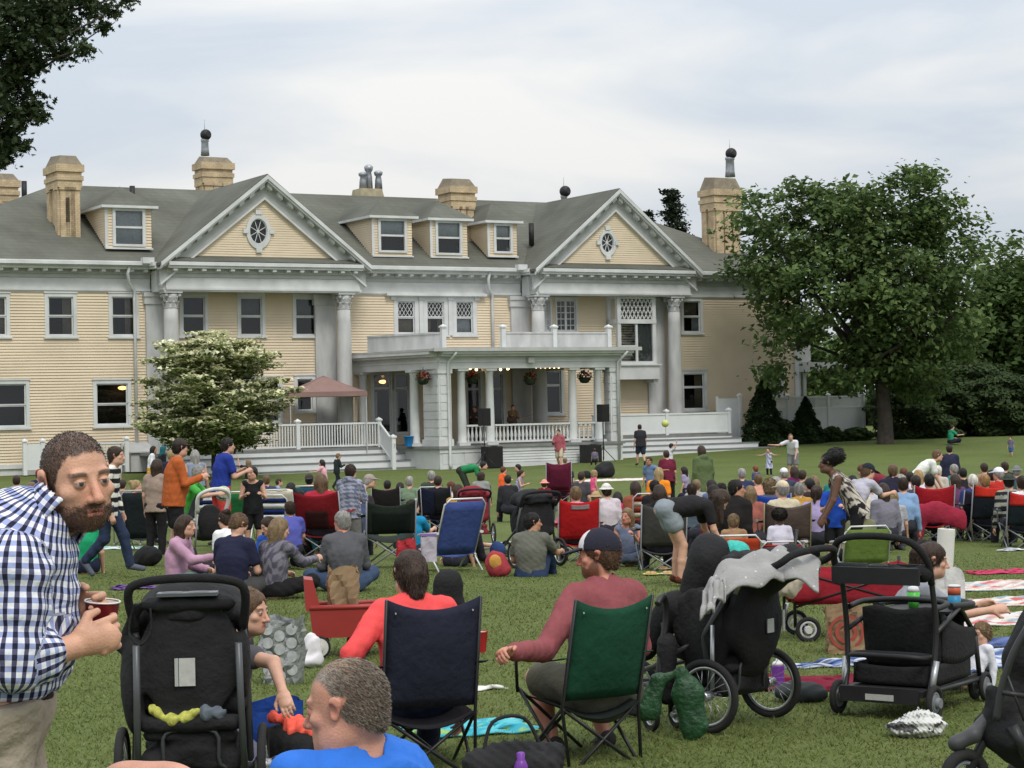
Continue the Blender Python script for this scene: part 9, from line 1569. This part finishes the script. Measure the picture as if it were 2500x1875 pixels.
 K = plain('purple drink bottle with white lid on the wine red blanket', 'bottle', 'bottle', ground(1900, 1678)); m = MB(); m.lathe([(.045, 0), (.048, .02), (.04, .08), (.046, .14), (.046, .15)], 16); m.lathe([(.047, .151), (.03, .17), (.012, .18), (.012, .2)], 14, mi=1); m.build('bottle', [mat('purple_plastic', (.16, .04, .30), .3), mat('white_lid', (.6, .6, .6), .4)], K)
 K = plain('flat grey bag on the grass by the wine red blanket', 'bag', 'bag', ground(1950, 1712)); soft('bag', [ell(V(0, 0, .06), V(.16, .12, .07), None, .04), ell(V(.06, 0, .04), V(.12, .1, .05), None, .04)], .012, fabric((.045, .05, .052)), K, 3, 20, .01)
 for px, py, c, r, h_, lab, nm in ((1554, 1380, (.02, .1, .34), .05, .16, 'blue drinks cup beside the grey camp chair', 'cup'), (492, 1378, (.6, .58, .56), .04, .11, 'white cup in front of the lilac top woman', 'cup'), (628, 1378, (.1, .4, .45), .09, .12, 'turquoise food tub in the family circle', 'food_tub')):
  K = plain(lab, nm.replace('_', ' '), nm, ground(px, py)); m = MB(); m.lathe([(r*.8, 0), (r, h_), (r*1.05, h_), (r*1.05, h_+.012), (r*.9, h_+.015)], 16); m.build('vessel', mat('tub_plastic', c, .4, var=.05), K)
 for px, py, lab, c in ((1590, 1405, 'yellow plate on the grass left of the bending woman', (.5, .5, .15)), (1618, 1392, 'plate of food on the grass by the bending woman', (.6, .5, .36)), (1632, 1404, 'napkin and food on the grass nearest the bending woman', (.6, .55, .4))):
  K = plain(lab, 'plate', 'plate', ground(px, py)); m = MB(); m.lathe([(.06, .004), (.11, .02), (.115, .022), (.11, .026), (.06, .01)], 18); m.build('plate', mat('plate', c, .6), K); soft('food', [ell(V(.02, 0, .03), V(.05, .04, .025), None, .02), ell(V(-.04, .02, .03), V(.03, .04, .02), None, .02)], .01, mat('food', (.45, .3, .14), .8, var=.3, scale=30), K, 4, 40, .008)
 # middle distance bags and pushchairs
 K = plain('red tote bag hanging by the dark green camp chair', 'bag', 'tote_bag', gat(985, 27)+V(0, 0, .12), .2); bag_mesh('bag', .28, .12, .32, fabric((.36, .03, .04)), K, 5, True, .75, .01)
 K = plain('clear lilac storage box beside the blue beach chair', 'box', 'storage_box', gat(1040, 26.4)+V(0, 0, .18), .1); bag_mesh('box', .19, .14, .33, mat('lilac_plastic', (.42, .38, .44), .4, var=.15), K, 5, False, 1.05, .004); m = MB(); m.box(-.1, .1, -.08, .08, .33, .36); m.build('lid', mat('purple_lid', (.2, .13, .34), .4), K)
 K = plain('orange and raspberry backpack on the grass by the blue beach chair', 'backpack', 'backpack', ground(1212, 1408)); soft('pack', [ell(V(0, 0, .16), V(.15, .12, .17), None, .05), ell(V(.05, -.06, .1), V(.14, .08, .1), None, .05)], .014, fabric((.30, .04, .05)), K, 3, 16, .01); soft('front_pocket', [ell(V(-.01, -.12, .2), V(.085, .03, .09), None, .03)], .012, fabric((.5, .26, .06)), K, 3, 16, .004)
 K = plain('round navy bag beside the backpack', 'bag', 'bag', gat(1208, 27.5)+V(0, 0, .28)); soft('bag', [ell(V(0, 0, 0), V(.11, .1, .12), None, .05)], .014, fabric((.025, .05, .14)), K, 3, 16, .006)
 K = plain('slouched black rucksack on the grass left of the lilac top woman', 'rucksack', 'rucksack', ground(362, 1382)); soft('pack', [ell(V(0, 0, .14), V(.2, .14, .15), None, .05), ell(V(-.12, 0, .07), V(.14, .1, .08), None, .05)], .014, BK(), K, 3, 16, .012)
 K = plain('black cloth heap on the cream blanket before the porch', 'heap', 'heap', ground(1474, 1166)); soft('cloth', [ell(V(0, 0, .2), V(.42, .35, .3), None, .1), ell(V(-.65, 0, .1), V(.22, .22, .16), None, .1), ell(V(.15, 0, .4), V(.22, .22, .22), None, .1)], .04, BK(), K, 3, 5, .04)
 jogger('red and black pushchair in the middle of the crowd', gat(1152, 36), 10, s=.95, fab=fabric((.20, .025, .035)), fine=False, spokes=0, hz=1.02); jogger('black pushchair with raised hood left of the red camp chair', gat(1305, 28.5), 30, s=1.0, fine=False, spokes=0, hz=1.05)
 T = plain('white framed pushchair with looped handle by the green tee person', 'stroller', 'pushchair', gat(512, 30.5), .5); m = MB(); m.tube(smooth_path([V(-.22, 0, .75), V(-.24, -.1, .98), V(-.1, -.2, 1.08), V(.1, -.2, 1.08), V(.24, -.1, .98), V(.22, 0, .75)], 22), .03, 8); m.build('handlebar', mat('white_grip', (.58, .57, .53), .7), T); m = MB()
 for sg in (-1, 1): m.tube([V(sg*.22, 0, .75), V(sg*.24, .1, .15)], .015, 6); m.tube([V(sg*.22, .0, .7), V(sg*.2, .5, .15)], .015, 6)
 m.build('frame', tubemat((.3, .3, .3)), T); soft('seat', [ell(V(0, .08, .6), V(.2, .1, .26), None, .05), ell(V(0, .25, .4), V(.2, .22, .1), None, .05)], .024, BK(), T, 3, 12, .006)
 for sg in (-1, 1):
  for y in (.1, .52): wheel(T, V(sg*.25, y, .11), .11, mat('grey_plastic', (.16, .17, .18), .5, var=.1), tyre=.03, disc=.04)
 p = at(545, 1205, 32); K = plain('white ball with blue and green patches held above the green chair', 'ball', 'ball', p); pv, fq = netmesh([ell(V(0, 0, 0), V(.12, .12, .12), None, .01)], .014); w = wob(pv, 5, 26, 1.); k = np.where(w > .25, 1, np.where(w < -.3, 2, 0)); link('ball', npmesh('ball', pv, fq, attr_mat('printed_film', .45, .4), np.array([[.6, .62, .6], [.06, .16, .3], [.35, .42, .1]])[k]), K)
 for px, py, r, lab in ((1290, 1242, .22, 'small dark bag on the lawn behind the boy in orange'), (1410, 1300, .2, 'bundle of clothes under the red camp chair'), (1600, 1345, .22, 'white and black bag under the grey camp chair'), (2260, 1355, .2, 'dark bag on the grass by the big red chair')):
  K = plain(lab, 'bag', 'bag', ground(px, py)); soft('bag', [ell(V(0, 0, r*.55), V(r, r*.7, r*.6), None, .05), ell(V(r*.5, 0, r*.4), V(r*.7, r*.6, r*.45), None, .05)], .018, BK() if 'dark' in lab else fabric((.3, .3, .3)), K, 3, 16, .016)
 cloth_blob('red rain jacket hanging over the big red chair', 'jacket', 'jacket', [cone(V(-.22, 0, .1), V(-.33, 0, -.25), .13, .12, .08, (V(0, 1, 0), 4.)), cone(V(.02, -.02, .12), V(.33, -.05, .02), .17, .15, .08, (V(0, 1, 0), 4.)), cone(V(.33, -.05, .02), V(.42, -.05, -.12), .12, .06, .06, (V(0, 1, 0), 2.)), cone(V(-.22, 0, .1), V(.02, -.02, .12), .12, .13, .08, (V(0, 1, 0), 2.))], .02, fabric((.30, .025, .05)), at(2285, 1268, 33.4), .006, 14)
build_ground(); PC = build_house(); build_site(PC); build_trees()
build_crowd(); build_fore()
